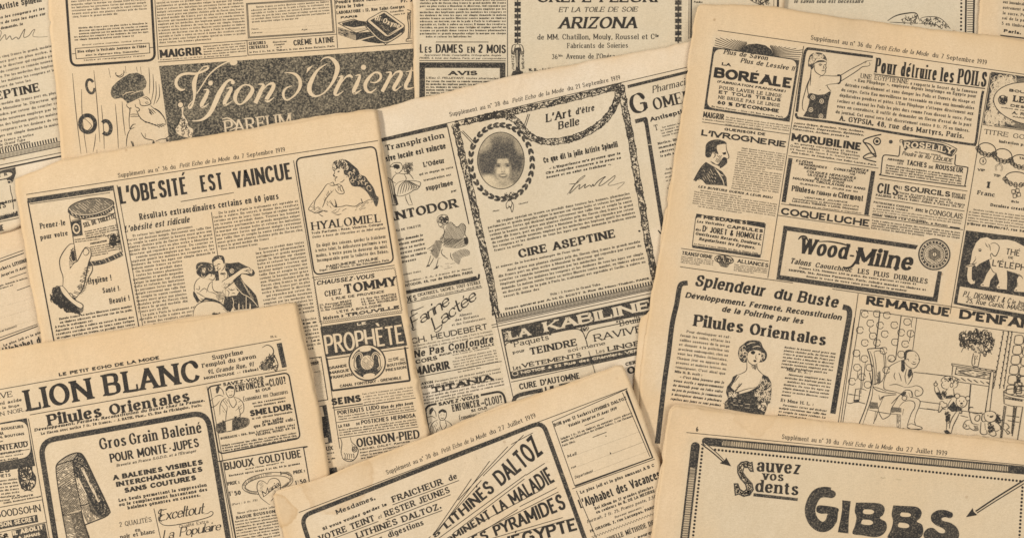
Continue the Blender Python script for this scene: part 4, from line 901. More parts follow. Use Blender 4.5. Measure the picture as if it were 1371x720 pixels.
t('"Paquets"', 245, 306, 552, 240, 42, 'r'); t("pour", 258, 352, 350, 334, 24, 'r'); t("TEINDRE", 388, 360, 740, 288, 52, 'b'); t("soi-même", 665, 342, 946, 282, 28, 'r'); t("Les", 262, 474, 322, 461, 30, 'b'); t("VÊTEMENTS", 328, 456, 770, 372, 32, 'b'); t('"Bouillons"', 1030, 152, 1330, 88, 44, 'r'); t("RAVIVER", 862, 262, 1300, 172, 52, 'r'); t("Les", 878, 352, 942, 338, 30, 'r'); t("LINGERIE", 962, 335, 1330, 262, 36, 'b')
t("NOTICE à 22 Rue des Chantiers, VERSAILLES", 320, 500, 1380, 297, 20, 's', 'p'); el(275, 496, 22, 16, w=5, col='p', rot=-12); specks(60, 5, 190, 190, 240, 180, 250, 240, 200, 255, col='p')
ad("autumn cure advertisement, mostly covered", 262, 560, 860, 440, 900, 620, 280, 700)
t("CURE D'AUTOMNE", 310, 617, 760, 532, 46, 'sb'); ln(2, 245, 560, 1300, 330); ln(2, 850, 430, 870, 500)
cv(30, 262, 760, 268, 690, 310, 655, 480, 618, taper=False, col='s'); fl(440, 612, 476, 605, 480, 640, 445, 648, col='s'); fl(492, 596, 506, 593, 512, 640, 500, 640); fl(530, 590, 560, 584, 562, 640, 535, 640); fl(600, 575, 680, 560, 690, 600, 610, 620, col='s')
t("CERISES", 1095, 442, 1260, 402, 26, 'bb'); t("OR", 1110, 502, 1230, 478, 52, 'bb')
F(840, 90, 2.88)
ad("antiseptic advertisement beside a heavy bracket", 2, 70, 260, 10, 300, 500, 60, 640)
fl(0, 70, 300, -3, 302, 8, 2, 82, col='s'); t("Pharmacie", 97, 101, 240, 66, 27, 'i'); t("G", 15, 182, 86, 168, 74, 'k'); t("OMENOL", 103, 166, 330, 112, 44, 'k'); t("Antiseptique", 90, 211, 262, 168, 17, 'sb'); t("T", 106, 246, 122, 242, 22, 'r')
b(126, 238, 260, 206, 3, 10.5, 4, 'r', h=6.5); b(118, 300, 290, 260, 3.4, 16, 4, 'b', h=9, ind=False); b(140, 400, 260, 372, 3, 14, 8, 'i', h=7)
fl(28, 202, 72, 192, 78, 200, 148, 645, 133, 648, 66, 218, 60, 210, 32, 218, col='s'); cv(6, 140, 648, 128, 640, 118, 628); ln(1, 80, 300, 96, 298, col='p')

# ---------------- page with the tin and the obesity article
news("page headed L'OBESITÉ EST VAINCUE with a hand holding a tin",
     [[(20, 240), (85, 214), (257, 185), (480, 149), (504, 148)], [(504, 148), (512, 215), (538, 360), (557, 495), (575, 590), (608, 790)], [(104, 800), (608, 790)], [(20, 240), (27, 290), (38, 360), (52, 440), (104, 800)]], WARM, 30, age=.62, gap=.8, lift=1.3, aw=15, inner=(1.5, -.8))
F(0, 0, 1)
ad(None, name='page_header'); CUR['ad'].patch = None; sub('page_header'); header("36", "7 Septembre", 158, 238, 382, 203, 6.0); ln(.8, 35, 260.5, 506, 188.5)
sub('column_rule'); ln(.8, 393, 215, 432, 445); ln(.8, 283, 284, 292, 345); ln(.8, 432, 445, 455, 600); sub()
F(30, 240, 3.789)
ad("bath salts advertisement with a hand holding a tin", 25, 98, 462, 34, 592, 720, 640, 1000, 190, 1000, 140, 720)
fl(24, 97, 462, 31, 466, 56, 29, 122, col='s'); ln(7, 27, 110, 190, 980); ln(5.5, 460, 40, 630, 960); ln(2, 480, 30, 650, 960); ln(2, 38, 126, 445, 68)
t("Prenez-le", 90, 252, 220, 232, 29, 'b'); t("pour votre", 92, 308, 232, 284, 26, 'b'); t("Hygiène !", 335, 532, 454, 512, 30, 'b'); t("Santé !", 408, 578, 492, 565, 27, 'b'); t("Beauté !", 443, 632, 546, 614, 28, 'b')
sub('illustration')
fl(234, 155, 240, 180, 275, 420, 360, 432, 440, 415, 508, 372, 470, 170, 462, 110, 440, 98, 350, 94, 270, 115, col='p', smooth=False); el(348, 140, 117, 41, rot=-9, col='g'); ht(38, 11, 2.6, 240, 150, 300, 112, 380, 100, 440, 108, 452, 130, 380, 165, 300, 175, 250, 168, col='p', brk=.45); el(348, 140, 117, 41, rot=-9, w=5)
cv(15, 234, 160, 255, 180, 300, 190, 350, 187, 400, 178, 440, 160, 464, 136, col='s', taper=False); cv(3, 236, 148, 262, 172, 310, 180, 370, 175, 430, 152, 460, 130, col='p', taper=False); ht(60, 14, 3, 240, 165, 300, 188, 380, 184, 460, 140, 462, 150, 400, 185, 300, 198, 240, 180, col='p')
cv(4, 238, 180, 262, 330, 276, 420, taper=False); cv(4, 464, 140, 480, 230, 507, 370, taper=False); cv(24, 285, 425, 340, 428, 400, 420, 450, 402, 506, 376, col='s', taper=False); ht(55, 16, 2.4, 340, 415, 450, 392, 500, 370, 505, 385, 450, 415, 345, 440, col='p', brk=.35); cv(3, 262, 195, 340, 205, 420, 195, 472, 168, taper=False)
fl(245, 216, 297, 205, 306, 284, 254, 292, col='s'); el(273, 250, 21, 29, col='p', rot=-8); el(274, 250, 13, 19, col='s', rot=-8); el(273, 250, 21, 29, w=2.5, rot=-8); el(272, 246, 5, 4, col='p')
t("SEL DE TOILETTE", 312, 245, 472, 198, 24, 'b'); ln(2, 250, 210, 470, 172); b(316, 270, 478, 236, 2.4, 11, 4, 's', h=7, ind=False); b(265, 310, 470, 284, 2, 11, 2, 's', h=6, ind=False); t("PRÉPARATION", 345, 332, 428, 316, 9, 'b'); b(330, 350, 490, 322, 2, 11, 5, 's', h=6, ind=False); curls(60, 14, 3, 440, 290, 480, 280, 492, 330, 450, 340); ht(-10, 7, 2, 470, 200, 480, 200, 505, 350, 490, 370, brk=.2)
fl(262, 330, 250, 328, 225, 345, 200, 385, 190, 420, 195, 460, 208, 505, 205, 545, 262, 600, 300, 560, 322, 490, 330, 440, 345, 395, 344, 350, 322, 345, 300, 370, 285, 400, 270, 420, 262, 380, col='p', smooth=True)
cv(5, 262, 328, 240, 330, 212, 362, 190, 405, 192, 450, 206, 495, 205, 545); cv(5, 345, 352, 322, 345, 305, 365, 290, 395, 278, 415, 262, 425, 240, 455); cv(5, 344, 352, 348, 385, 335, 425, 322, 490, 305, 555, 268, 604); cv(4, 308, 375, 318, 386, 332, 380, 338, 365, 325, 350, 312, 356, 308, 375)
cv(5, 258, 345, 248, 375, 262, 395, 258, 415); cv(4, 262, 365, 240, 395, 252, 420); fl(250, 360, 262, 370, 268, 410, 258, 415, 248, 400); ht(-30, 9, 4, 245, 355, 268, 350, 275, 410, 240, 450, 235, 425); cv(4, 350, 430, 355, 460, 335, 500, 322, 540)
ht(20, 8, 4, 318, 440, 345, 440, 325, 500, 318, 560, 268, 602, 255, 585, 290, 520, brk=.45, smooth=True); ht(-20, 9, 3.5, 300, 470, 330, 440, 315, 540, 275, 590, brk=.5)
fl(150, 562, 190, 540, 215, 550, 262, 610, 305, 640, 300, 675, 250, 665, 200, 640, 160, 605, col='g', smooth=True); curls(150, 16, 5, 145, 570, 190, 540, 262, 612, 305, 645, 285, 678, 200, 655, 150, 610); fl(190, 543, 208, 545, 258, 605, 305, 635, 295, 655, 250, 625, 205, 580, col='p', smooth=True); cv(4, 190, 543, 208, 545, 258, 605, 305, 635, 295, 655, 250, 625, 205, 580, 190, 545)
for k in range(26): cv(4, 150+k*5.5, 600+k*2.6, 155+k*5.5, 618+k*2.6, 162+k*5.5, 630+k*2.4)
sub(); F(0, 220, 3); b(216, 629, 530, 573, 2.6, 14.4, 9, 'b', h=8.5)
ad("long article with a drawing of a dancing couple between its columns", 470, 84, 1172, -22, 1290, 700, 1330, 900, 610, 900, 560, 640)
F(0, 0, 1)
t("L'OBESITÉ", 161, 273.5, 253, 259.5, 23.5, 'sb'); t("EST", 270, 257.5, 300.5, 253, 22.5, 'sb'); t("VAINCUE", 314.5, 252.5, 393, 239.5, 22.5, 'sb'); ln(.8, 242, 270, 313, 258)
t("Résultats extraordinaires certains en 60 jours", 187, 294.5, 373.5, 266.5, 8.6, 'b'); t("L'obésité est ridicule", 167, 311, 254, 297.5, 8.4, 'bi')
b(170, 318.5, 282, 301, .75, 4.75, 10, 'r', h=3.1); b(177, 366, 244, 356, .75, 4.8, 12, 'r', h=3.1); b(186, 424, 262, 412, .75, 4.8, 6, 'r', h=3.1)
b(285, 288, 399, 270.5, .75, 4.8, 10, 'r', h=3.1); t("Vous deux pourquoi il nous", 296, 335, 345, 328, 3.1, 'r'); b(342, 336, 407, 325.5, .75, 4.8, 21, 'r', h=3.1); b(399, 431, 424, 427, .8, 4.8, 9, 'r', h=3.1)
F(240, 330, 7.2); sub('illustration')
fl(318, 160, 315, 130, 340, 95, 380, 85, 420, 90, 436, 120, 438, 150, 425, 165, 405, 125, 372, 122, 345, 150, 330, 180, 320, 170, col='s', smooth=True); fl(330, 150, 372, 120, 410, 128, 425, 165, 420, 200, 400, 235, 372, 228, 350, 215, 335, 185, col='p', smooth=True)
cv(6, 440, 150, 440, 185, 425, 215, 405, 236); cv(7, 335, 195, 345, 183, 362, 186); cv(8, 365, 182, 378, 168, 398, 172); cv(6, 372, 185, 372, 205, 362, 212, 375, 218); cv(7, 368, 222, 385, 222, 402, 205); cv(3, 384, 96, 392, 110, 410, 105, col='p')
fl(450, 158, 490, 162, 570, 150, 660, 195, 715, 225, 730, 255, 720, 280, 690, 288, 640, 270, 600, 262, 590, 290, 620, 345, 690, 410, 740, 470, 755, 520, 768, 585, 700, 600, 640, 600, 560, 610, 530, 615, 520, 580, 490, 632, 440, 600, 400, 560, 445, 480, 500, 480, 560, 400, 520, 330, 470, 300, 440, 240, col='s')
fl(385, 240, 440, 225, 470, 260, 480, 310, 430, 350, 400, 360, 380, 320, col='p'); fl(340, 240, 375, 230, 385, 325, 350, 330, col='s'); el(508, 235, 22, 24, col='p'); cv(4, 490, 235, 505, 222, 522, 236, 508, 250, 500, 235); cv(4, 395, 255, 420, 262, 440, 250); cv(4, 430, 270, 436, 300); cv(4, 440, 215, 460, 240, 465, 290, 440, 330); el(410, 262, 12, 7, w=4); el(432, 262, 12, 7, w=4)
fl(630, 205, 680, 200, 705, 235, 690, 262, 640, 258, 600, 262, 545, 300, 470, 370, 420, 400, 410, 350, 440, 320, 520, 270, 590, 222, col='p', smooth=True); cv(6, 410, 345, 430, 325, 520, 270, 600, 215, 640, 205); cv(6, 690, 262, 640, 262, 600, 262, 560, 300, 500, 360, 430, 412, 385, 440, 350, 430); cv(5, 630, 205, 672, 202, 695, 235); cv(4, 640, 240, 655, 225, 690, 235); cv(4, 620, 230, 660, 240, 690, 262); ht(-40, 10, 4, 430, 350, 520, 330, 470, 385, 420, 400, brk=.4)
fl(162, 215, 165, 175, 200, 152, 260, 152, 320, 170, 345, 210, 345, 250, 330, 275, 290, 262, 240, 300, 200, 290, 165, 255, col='s', smooth=True); curls(14, 24, 4, 180, 190, 250, 165, 320, 195, 320, 240, 230, 280, 180, 250, col='p'); curls(20, 22, 6, 180, 200, 310, 180, 300, 250, 200, 280, col='s')
fl(275, 290, 300, 262, 330, 272, 350, 300, 345, 320, 310, 322, 290, 312, col='p', smooth=True); cv(5, 285, 310, 320, 322, 340, 308, 350, 280); cv(4, 300, 262, 312, 268, 310, 282, 298, 280)
cv(7, 200, 298, 165, 330, 145, 380, 148, 430, 165, 470); fl(205, 300, 250, 310, 300, 330, 320, 330, 410, 345, 410, 390, 440, 410, 440, 480, 405, 540, 330, 520, 250, 500, 180, 480, 150, 440, 148, 380, 165, 330, col='p', smooth=True); cv(7, 200, 298, 165, 330, 145, 380, 148, 425)
cv(5, 190, 375, 195, 405, 185, 415, 160, 405); cv(5, 195, 440, 210, 425, 235, 405, 255, 408, 290, 440); cv(6, 320, 335, 290, 360, 275, 400, 262, 440); cv(5, 320, 330, 318, 380, 335, 425, 375, 440, 400, 438); cv(5, 290, 440, 330, 445, 370, 470)
ht(50, 9, 4, 360, 440, 440, 430, 440, 500, 410, 535, 360, 520, 380, 480, brk=.3); ht(-20, 9, 4, 350, 480, 420, 440, 430, 500, 380, 530, brk=.3); ht(20, 8, 4, 325, 380, 345, 430, 400, 440, 430, 410, 420, 440, 350, 450, brk=.2)
fl(135, 430, 150, 440, 175, 480, 195, 510, 175, 540, 150, 500, 135, 470, col='s', smooth=True); fl(165, 440, 250, 470, 260, 500, 215, 525, 180, 490, col='p', smooth=True); cv(6, 165, 440, 200, 460, 250, 490); cv(5, 180, 500, 205, 525, 240, 520); cv(5, 205, 500, 230, 510, 250, 505); fl(250, 490, 330, 505, 400, 535, 380, 545, 300, 525, 250, 515, 200, 540, col='s', smooth=True)
fl(135, 690, 135, 650, 150, 590, 190, 545, 250, 525, 330, 525, 400, 550, 440, 590, 470, 635, col='p', smooth=False); cv(7, 135, 690, 135, 645, 150, 590, 190, 548, 250, 528, 330, 528, 400, 552, 445, 595, 470, 635); curls(14, 14, 4, 320, 640, 400, 640, 380, 660, 330, 660); ht(40, 11, 4, 400, 560, 440, 590, 470, 632, 440, 625, brk=.3)
cv(5, 410, 535, 430, 500, 445, 470); fl(430, 500, 440, 480, 425, 560, 410, 545, col='p'); fl(490, 445, 530, 420, 578, 430, 555, 470, 500, 475, col='p'); cv(4, 490, 440, 520, 380, 550, 350); fl(450, 410, 490, 390, 530, 360, 545, 400, 560, 430, 520, 440, 500, 470, 480, 480, 450, 450, col='p', smooth=True); cv(5, 455, 415, 480, 440, 470, 480); cv(4, 500, 400, 510, 430); cv(4, 505, 452, 525, 448, 540, 455); cv(4, 470, 400, 500, 420, 540, 410)
cv(5, 525, 355, 560, 400, 610, 455, 660, 480, 710, 520, 755, 575, col='p', taper=False); cv(5, 645, 480, 645, 540, 645, 600, col='p', taper=False); cv(4, 510, 490, 525, 540, 520, 570, 540, 610, col='p', taper=False); fl(570, 550, 580, 550, 580, 605, 570, 605, col='p'); fl(680, 540, 690, 560, 690, 602, 675, 602, col='p'); fl(610, 560, 616, 560, 618, 600, 612, 600, col='p'); cv(4, 455, 490, 480, 470, col='p')
for k in range(7): cv(2.5, 600+k*18, 320+k*26, 640+k*12, 400+k*22, col='p')
sub()
F(400, 200, 7.2)
ad("honey cream advertisement with a bare-shouldered woman", -26, 92, 744, -32, 918, 1090, 150, 1212)
rr(15, 60, -30, 90, 738, -30, 917, 1085, 152, 1210)
F(0, 0, 1); t("HYALOMIEL", 417, 308.5, 511.5, 296.8, 11, 'k'); t("Trois Parfums : Rose, Violette, Cologne", 417, 314, 513, 301.5, 3.4, 's'); t("Gelée à base de Glycérine et de Miel anglais", 418, 319, 516, 306.5, 3.2, 'i')
for i, s in enumerate(("En dépit des saisons, gardez la fraîcheur", "à votre teint, la délicatesse parfumée à vos", "mains, à votre peau la douceur du miel.", "Incomparable pour la toilette des Bébés.")):
    t(s, 421+i*1.2+(i == 0)*3, 331+i*6.6, 517+i*1.2, 318.5+i*6.6, 4.6, 'r')
t("PARFUMERIE HYALINE", 437, 359, 507, 347.6, 3.8, 's'); t("Dépôt : FÉRET Frères, 37, Rue Poissonnière, Paris", 428, 363.5, 521, 349.5, 3, 'b')
F(400, 200, 7.2); sub('illustration')
fl(322, 150, 345, 115, 420, 95, 470, 110, 520, 150, 570, 195, 590, 240, 640, 262, 668, 300, 720, 370, 745, 440, 770, 470, 755, 545, 735, 540, 700, 460, 640, 385, 590, 362, 520, 355, 490, 310, 475, 260, 440, 240, 425, 185, 385, 180, 340, 210, 325, 190, col='s', smooth=True)
curls(50, 28, 5, 330, 160, 400, 110, 460, 130, 440, 175, 370, 180, 335, 195, col='p'); curls(22, 22, 3.5, 440, 170, 520, 170, 570, 250, 640, 290, 700, 400, 640, 350, 560, 340, 500, 300, 450, 230, col='p'); curls(30, 24, 5, 340, 150, 420, 110, 450, 160, 350, 190)
fl(350, 205, 385, 182, 425, 190, 435, 245, 430, 300, 400, 330, 360, 320, 350, 290, 345, 270, 335, 255, 345, 235, col='p', smooth=True); cv(7, 345, 205, 345, 230, 332, 250, 345, 262); fl(330, 245, 348, 250, 350, 265, 336, 262); cv(7, 345, 268, 372, 266, 355, 278, 350, 295, 358, 310); cv(7, 350, 192, 375, 182, 400, 188); cv(6, 372, 220, 385, 210, 398, 214); fl(375, 212, 392, 210, 388, 222, 378, 222); cv(4, 395, 320, 420, 310, 440, 290)
cv(6, 600, 365, 650, 400, 690, 455, 705, 490); cv(5, 470, 262, 455, 270); cv(6, 300, 330, 268, 340, 230, 395, 190, 450, 160, 490, 148, 540, 150, 580); cv(6, 300, 330, 330, 318, 345, 345, 380, 335, 410, 345); cv(5, 295, 345, 330, 350, 350, 345); cv(7, 345, 348, 375, 345, 385, 370, 410, 350, 425, 380, 438, 415, 420, 430, 385, 425, 360, 400, 350, 380); cv(5, 330, 400, 290, 440, 260, 480, 240, 530, 228, 560); ht(70, 13, 4, 280, 400, 340, 390, 260, 470, 240, 540, 230, 500, brk=.35); cv(5, 400, 365, 400, 390, 420, 410); cv(5, 375, 370, 385, 400)
cv(6, 150, 490, 110, 545, 95, 580, 130, 600, 170, 615, 250, 590, 280, 600); cv(6, 345, 480, 360, 520, 365, 550, 345, 545); fl(350, 500, 368, 540, 362, 562, 340, 550, 355, 540); cv(5, 290, 500, 320, 530, 350, 555, 420, 550, 460, 540, 540, 550, 590, 520, 620, 515, 680, 485, 720, 490); ht(-25, 13, 4, 100, 570, 150, 520, 240, 590, 300, 590, 250, 620, 130, 605, brk=.45, jit=.7); ht(-30, 15, 4, 300, 590, 470, 560, 400, 620, 330, 620, brk=.5, jit=.8); ht(-35, 14, 4, 520, 590, 600, 520, 720, 490, 690, 540, 600, 590, brk=.5, jit=.8); ht(60, 14, 4, 260, 500, 310, 490, 350, 560, 290, 570, brk=.3); ln(5, 600, 475, 615, 515); cv(6, 240, 588, 255, 600, 275, 600); cv(5, 190, 620, 220, 640, 235, 645); cv(6, 350, 625, 380, 630, 410, 622)
sub(); F(400, 360, 6)
ad("shoe shop advertisement in a zigzag border", 118, 80, 774, -12, 832, 338, 164, 428)
zz(5, 5, 9, 124, 86, 770, -8); zz(5, 5, 9, 122, 90, 168, 425); zz(5, 5, 9, 168, 425, 828, 335); zz(5, 5, 9, 772, 0, 828, 335); ln(2, 105, 70, 770, -30); ln(2, 170, 440, 830, 350)
t("CHAUSSEZ-VOUS", 145, 131, 608, 72, 36, 'sbi'); t("CHEZ", 210, 223, 348, 201, 45, 'b'); t("TOMMY", 368, 200, 796, 130, 74, 'bb'); t("1, RUE DE PROVENCE", 262, 252, 690, 190, 21, 's')
for i, (a, b_) in enumerate((("37, Passage BRADY", "23, Rue des MARTYRS"), ("5, Rue FONTAINE", "64, Rue St-PLACIDE"), ("32, Rue CLIGNANCOURT", "42, Rue RICHELIEU"))):
    t(a, 165+i*5, 300+i*21, 425+i*3, 262+i*21, 17, 'b'); t(b_, 497+i*5, 252+i*21, 785+i*4, 209+i*21, 17, 'b')
t("L'ÉTÉ A BOULOGNE", 305, 356, 670, 300, 21, 's'); t("Maison à", 198, 410, 360, 385, 27, 'b'); t("TROUVILLE", 378, 384, 812, 318, 28, 'bb')
ad("snap fastener advertisement with a round emblem", 172, 460, 822, 370, 900, 900, 262, 982)
rr(16, 10, 180, 468, 815, 378, 893, 895, 268, 975); fl(174, 462, 820, 372, 872, 612, 222, 712, col='s'); sub('heading'); t("LE", 470, 455, 545, 443, 22, 's', 'p'); t("PROPHÈTE", 218, 682, 855, 592, 150, 'cx', 'p'); sub()
F(400, 460, 4.8); ln(6, 180, 88, 705, 14, col='p'); ln(6, 182, 100, 705, 26)
sub('illustration'); el(440, 120, 122, 118, col='p'); el(440, 120, 116, 114, w=9); el(440, 120, 100, 98, col='s')
for a in (0, 90, 180, 270):
    r = math.radians(a-8); el(440+86*math.cos(r), 120+84*math.sin(r), 14, 38, rot=a-8, col='p')
el(440, 120, 42, 46, col='p'); ht(45, 8, 3, 405, 110, 430, 80, 470, 90, 480, 130, 450, 165, 410, 150, brk=.3, smooth=True)
for s in (-1, 1): cv(15, 440+s*66, 165, 440+s*84, 145, 440+s*80, 90, 440+s*58, 60, 440+s*38, 70, 440+s*34, 95, col='p', taper=False); cv(5, 440+s*66, 165, 440+s*84, 145, 440+s*80, 90, 440+s*58, 60, 440+s*38, 70, 440+s*34, 95, taper=False)
sub()
for s, x, y, x1, y1 in (("GRANDE", 195, 166, 312, 147), ("MARQUE", 202, 196, 326, 177), ("FRANÇAISE", 208, 227, 352, 204), ("DE", 610, 108, 645, 102), ("BOUTONS", 568, 150, 690, 130), ("PRESSION", 560, 180, 692, 158), ("CANAL FONTENAY · GRENOBLE", 265, 281, 662, 226)): t(s, x, y, x1, y1, 19, 's')
ln(4, 575, 100, 602, 96); ln(4, 650, 98, 680, 94); ln(4, 575, 112, 602, 108); ln(4, 650, 108, 680, 104)
ad("stack of small advertisements from SEINS down to a drawing of a foot", 208, 318, 735, 245, 775, 560, 790, 700, 250, 790)
t("SEINS", 212, 396, 403, 370, 45, 'sx'); ln(7, 216, 411, 412, 384); b(410, 328, 732, 283, 2.6, 17.5, 5, 'r', h=10, ind=False); ln(2, 230, 424, 752, 347)
t("PORTRAITS LUDO", 250, 457, 520, 419, 28, 'sb'); t("Rien de plus beau", 528, 419, 735, 389, 20, 'nvi'); b(255, 474, 740, 405, 2.6, 16, 2, 'b', h=10, ind=False, last=1); ln(2, 240, 506, 755, 428)
t("LA FAB", 254, 540, 330, 528, 19, 'b'); t("DE", 370, 523, 394, 519, 17, 'b'); t("POSTICHES HERMOSA", 402, 518, 752, 471, 28, 'sb'); b(258, 560, 758, 489, 2.6, 15.5, 3, 'b', h=10, ind=False, last=1); ln(2, 250, 606, 768, 532)
F(420, 560, 4.5); t("OIGNON", 262, 174, 492, 136, 54, 'nv'); t("du", 496, 122, 512, 118, 16, 'i'); t("PIED", 516, 133, 642, 117, 52, 'nv'); t("MICHEL DALET. Remède", 278, 192, 580, 142, 12, 's'); b(280, 210, 640, 150, 2.6, 17, 3, 'b', h=10, ind=False, last=.5)
sub('illustration'); cv(5, 160, 115, 170, 150, 165, 200, 175, 240); cv(6, 222, 112, 228, 140, 255, 165, 268, 190, 262, 220, 245, 245, 215, 258, 180, 245, 170, 225); el(245, 185, 14, 16, w=5); el(245, 185, 6, 7, w=4)
for k in range(5): cv(4, 182+k*13, 205+k*2, 190+k*13, 218, 188+k*13, 238); cv(3, 172+k*14, 232+k*3, 182+k*13, 245+k, 192+k*12, 234+k*3)
ht(80, 10, 3, 230, 150, 262, 180, 258, 225, 240, 240, brk=.4); sub(); fl(168, 302, 225, 286, 228, 295, 172, 310)
F(400, 460, 4.8)
ad("strip of boxes almost hidden by the page with the big headline", 40, 92, 148, 80, 240, 700, 150, 740)
rr(6, 0, 20, 100, 143, 84, 186, 358, 60, 378); t("Vénitienne", 0, 155, 132, 130, 28, 'sb'); b(20, 200, 140, 180, 3, 16, 2, 'i', h=9); 
for k in range(4): dots(1.3, 8, 60, 275+k*24, 170, 256+k*24)
fl(80, 410, 178, 390, 216, 635, 120, 650, col='s'); fl(90, 415, 150, 402, 165, 465, 100, 478, col='p'); fl(110, 612, 185, 600, 190, 632, 115, 642, col='p'); t("YEUX", 140, 695, 222, 680, 28, 'sb'); b(150, 715, 228, 702, 3, 18, 4, 'b', h=11)
F(340, 600, 6); fl(590, 160, 662, 148, 670, 185, 600, 215, col='s')

# ---------------- right-hand page with many advertisements
news("tilted right-hand page crowded with small advertisements, a parlour cartoon and a white elephant",
     [[(934, 10), (938, 6), (1020, 7), (1111, 20), (1220, 36), (1371, 54), (1470, 70)], [(1470, 70), (1400, 760)], [(850, 610), (1400, 760)], [(934, 10), (927, 45), (901, 222), (888, 318), (872, 400), (860, 480), (850, 610)]], (0.72, 0.552, 0.365), 33, age=.68, gap=.8, lift=1.2, aw=17,
     inner=[[(936, 12), (1470, 75)], [(1470, 75), (1395, 755)], [(836, 640), (1395, 755)], [(936, 12), (901, 225), (874, 395), (869, 419), (857, 426), (846, 520), (836, 640)]])
F(0, 0, 1)
ad(None, name='page_header'); CUR['ad'].patch = None; sub('page_header'); header("36", "7 Septembre", 1085, 53.5, 1321, 87, 6.2); ln(.8, 961, 41, 1400, 104)
sub('column_rule'); ln(.8, 1076, 62, 1028, 372); ln(.8, 1326, 98, 1272, 420); ln(.8, 1149, 393, 1121, 600); ln(.8, 1144, 425, 1117, 600); sub()
F(940, 50, 4.8)
ad("washing powder advertisement with a black half sun and rays", 85, -2, 655, 80, 560, 548, 12, 462)
for k in range(64):
    a = math.radians(182 + k*2.95); x0, y0 = 352+105*math.cos(a), 118+90*math.sin(a); L = 400
    x1, y1 = 352+L*math.cos(a), 118+L*math.sin(a)
    for _ in range(60):
        if inside([P(85, 0), P(650, 80), P(628, 150), P(72, 68)], *P(x1, y1)): break
        L -= 6; x1, y1 = 352+L*math.cos(a), 118+L*math.sin(a)
    if L > 110: ln(3.2, x0, y0, x1, y1)
fl(240, 92, 262, 62, 300, 46, 352, 42, 405, 52, 445, 80, 465, 125, 350, 115, col='s', smooth=False)
fl(70, 62, 240, 86, 465, 120, 626, 150, 562, 545, 12, 462, col='s'); F(940, 50, 4.8)
def rfill(r, *c, col='p'):
    p = _pairs(c); r /= FR[2]; path = []; n = len(p)
    for i in range(n):
        a, b_, d = p[i-1], p[i], p[(i+1) % n]; l0, l1 = math.dist(a, b_), math.dist(b_, d); s = (b_[0]+(a[0]-b_[0])*r/l0, b_[1]+(a[1]-b_[1])*r/l0); e = (b_[0]+(d[0]-b_[0])*r/l1, b_[1]+(d[1]-b_[1])*r/l1)
        for k in range(7): q = k/6; path.append(((1-q)**2*s[0]+2*q*(1-q)*b_[0]+q*q*e[0], (1-q)**2*s[1]+2*q*(1-q)*b_[1]+q*q*e[1]))
    _fill(path, col)
rfill(50, 82, 72, 612, 150, 548, 528, 28, 450)
t("Plus de Savon", 135, 108, 420, 150, 30, 'bi'); t("Plus de Lessive !!", 245, 163, 592, 218, 30, 'bi'); t("LA", 125, 181, 185, 189, 20, 'bb'); t("BORÉALE", 72, 258, 580, 331, 66, 'sx'); t("(FABRICATION FRANÇAISE)", 95, 292, 535, 356, 16, 'sbi'); t("POUR LAVER LE LINGE", 108, 334, 510, 389, 23, 'r'); t("ET TOUS TISSUS", 105, 363, 505, 416, 22, 's'); t("NE BRULE PAS LE LINGE", 102, 395, 500, 450, 22, 'r'); t("60 % D'ÉCONOMIE", 97, 430, 496, 487, 24, 'sx'); t("En Vente Partout — Gros : 89, Rue Grenelle, Paris", 60, 450, 520, 519, 11, 'b')
ad("MAIGRIR small advertisement", 0, 470, 565, 552, 560, 625, -5, 545)
t("MAIGRIR", 5, 515, 140, 532, 38, 'sb'); b(152, 518, 562, 575, -2, 15, 4, 'i', h=9.5, ind=False); t("se demande à l'inventeur", 0, 530, 145, 550, 9, 's'); ln(1.6, 0, 545, 560, 624)
F(920, 150, 5.143)
ad("cure for drunkenness advertisement with a moustached man's portrait", 85, 95, 695, 180, 635, 735, 5, 670)
t("GUERISON DE", 255, 128, 540, 165, 20, 'sb'); t("L'IVROGNERIE", 95, 162, 683, 246, 42, 'sb'); b(352, 250, 676, 296, -2.7, 15.4, 19, 'r', h=10); t("LES BUVEURS GUÉRIS A LEUR INSU", 75, 521, 585, 598, 17, 'sbi'); b(52, 538, 622, 626, -2.7, 15.4, 8, 'r', h=10)
sub('portrait')
fl(126, 262, 130, 225, 160, 198, 215, 190, 262, 205, 268, 225, 210, 228, 205, 260, 218, 290, 195, 285, 188, 275, 172, 290, 160, 310, 140, 315, 125, 300, col='s', smooth=True); fl(212, 228, 265, 222, 272, 262, 283, 300, 282, 322, 268, 330, 262, 355, 235, 370, 200, 362, 165, 325, 172, 285, 190, 278, 200, 300, 215, 290, 205, 255, col='p', smooth=True)
cv(6, 268, 225, 272, 262, 286, 300, 285, 318, 268, 325); fl(240, 282, 268, 275, 268, 292, 252, 296); cv(6, 176, 285, 190, 285, 192, 305, 180, 318); fl(222, 350, 250, 312, 272, 320, 275, 350, 262, 365, 235, 385, 215, 385, 185, 365, 160, 340, 175, 345, 205, 362, col='s', smooth=True); ht(35, 9, 4, 205, 300, 240, 300, 225, 350, 190, 350, brk=.3)
fl(140, 330, 165, 352, 222, 375, 228, 395, 210, 385, 160, 365, 135, 345, col='p'); fl(130, 345, 165, 365, 210, 392, 240, 410, 270, 450, 275, 512, 240, 505, 130, 500, 105, 470, 80, 460, 60, 478, 42, 470, 70, 420, col='s', smooth=False); cv(6, 190, 385, 215, 420, 245, 470, 255, 510, col='p'); cv(5, 205, 400, 230, 430, 250, 440, col='p'); ht(60, 14, 3, 100, 400, 180, 390, 220, 490, 110, 470, col='p', brk=.4)
cv(5, 130, 345, 90, 390, 45, 468); cv(5, 60, 478, 70, 462, 85, 470); sub()
F(920, 280, 6)
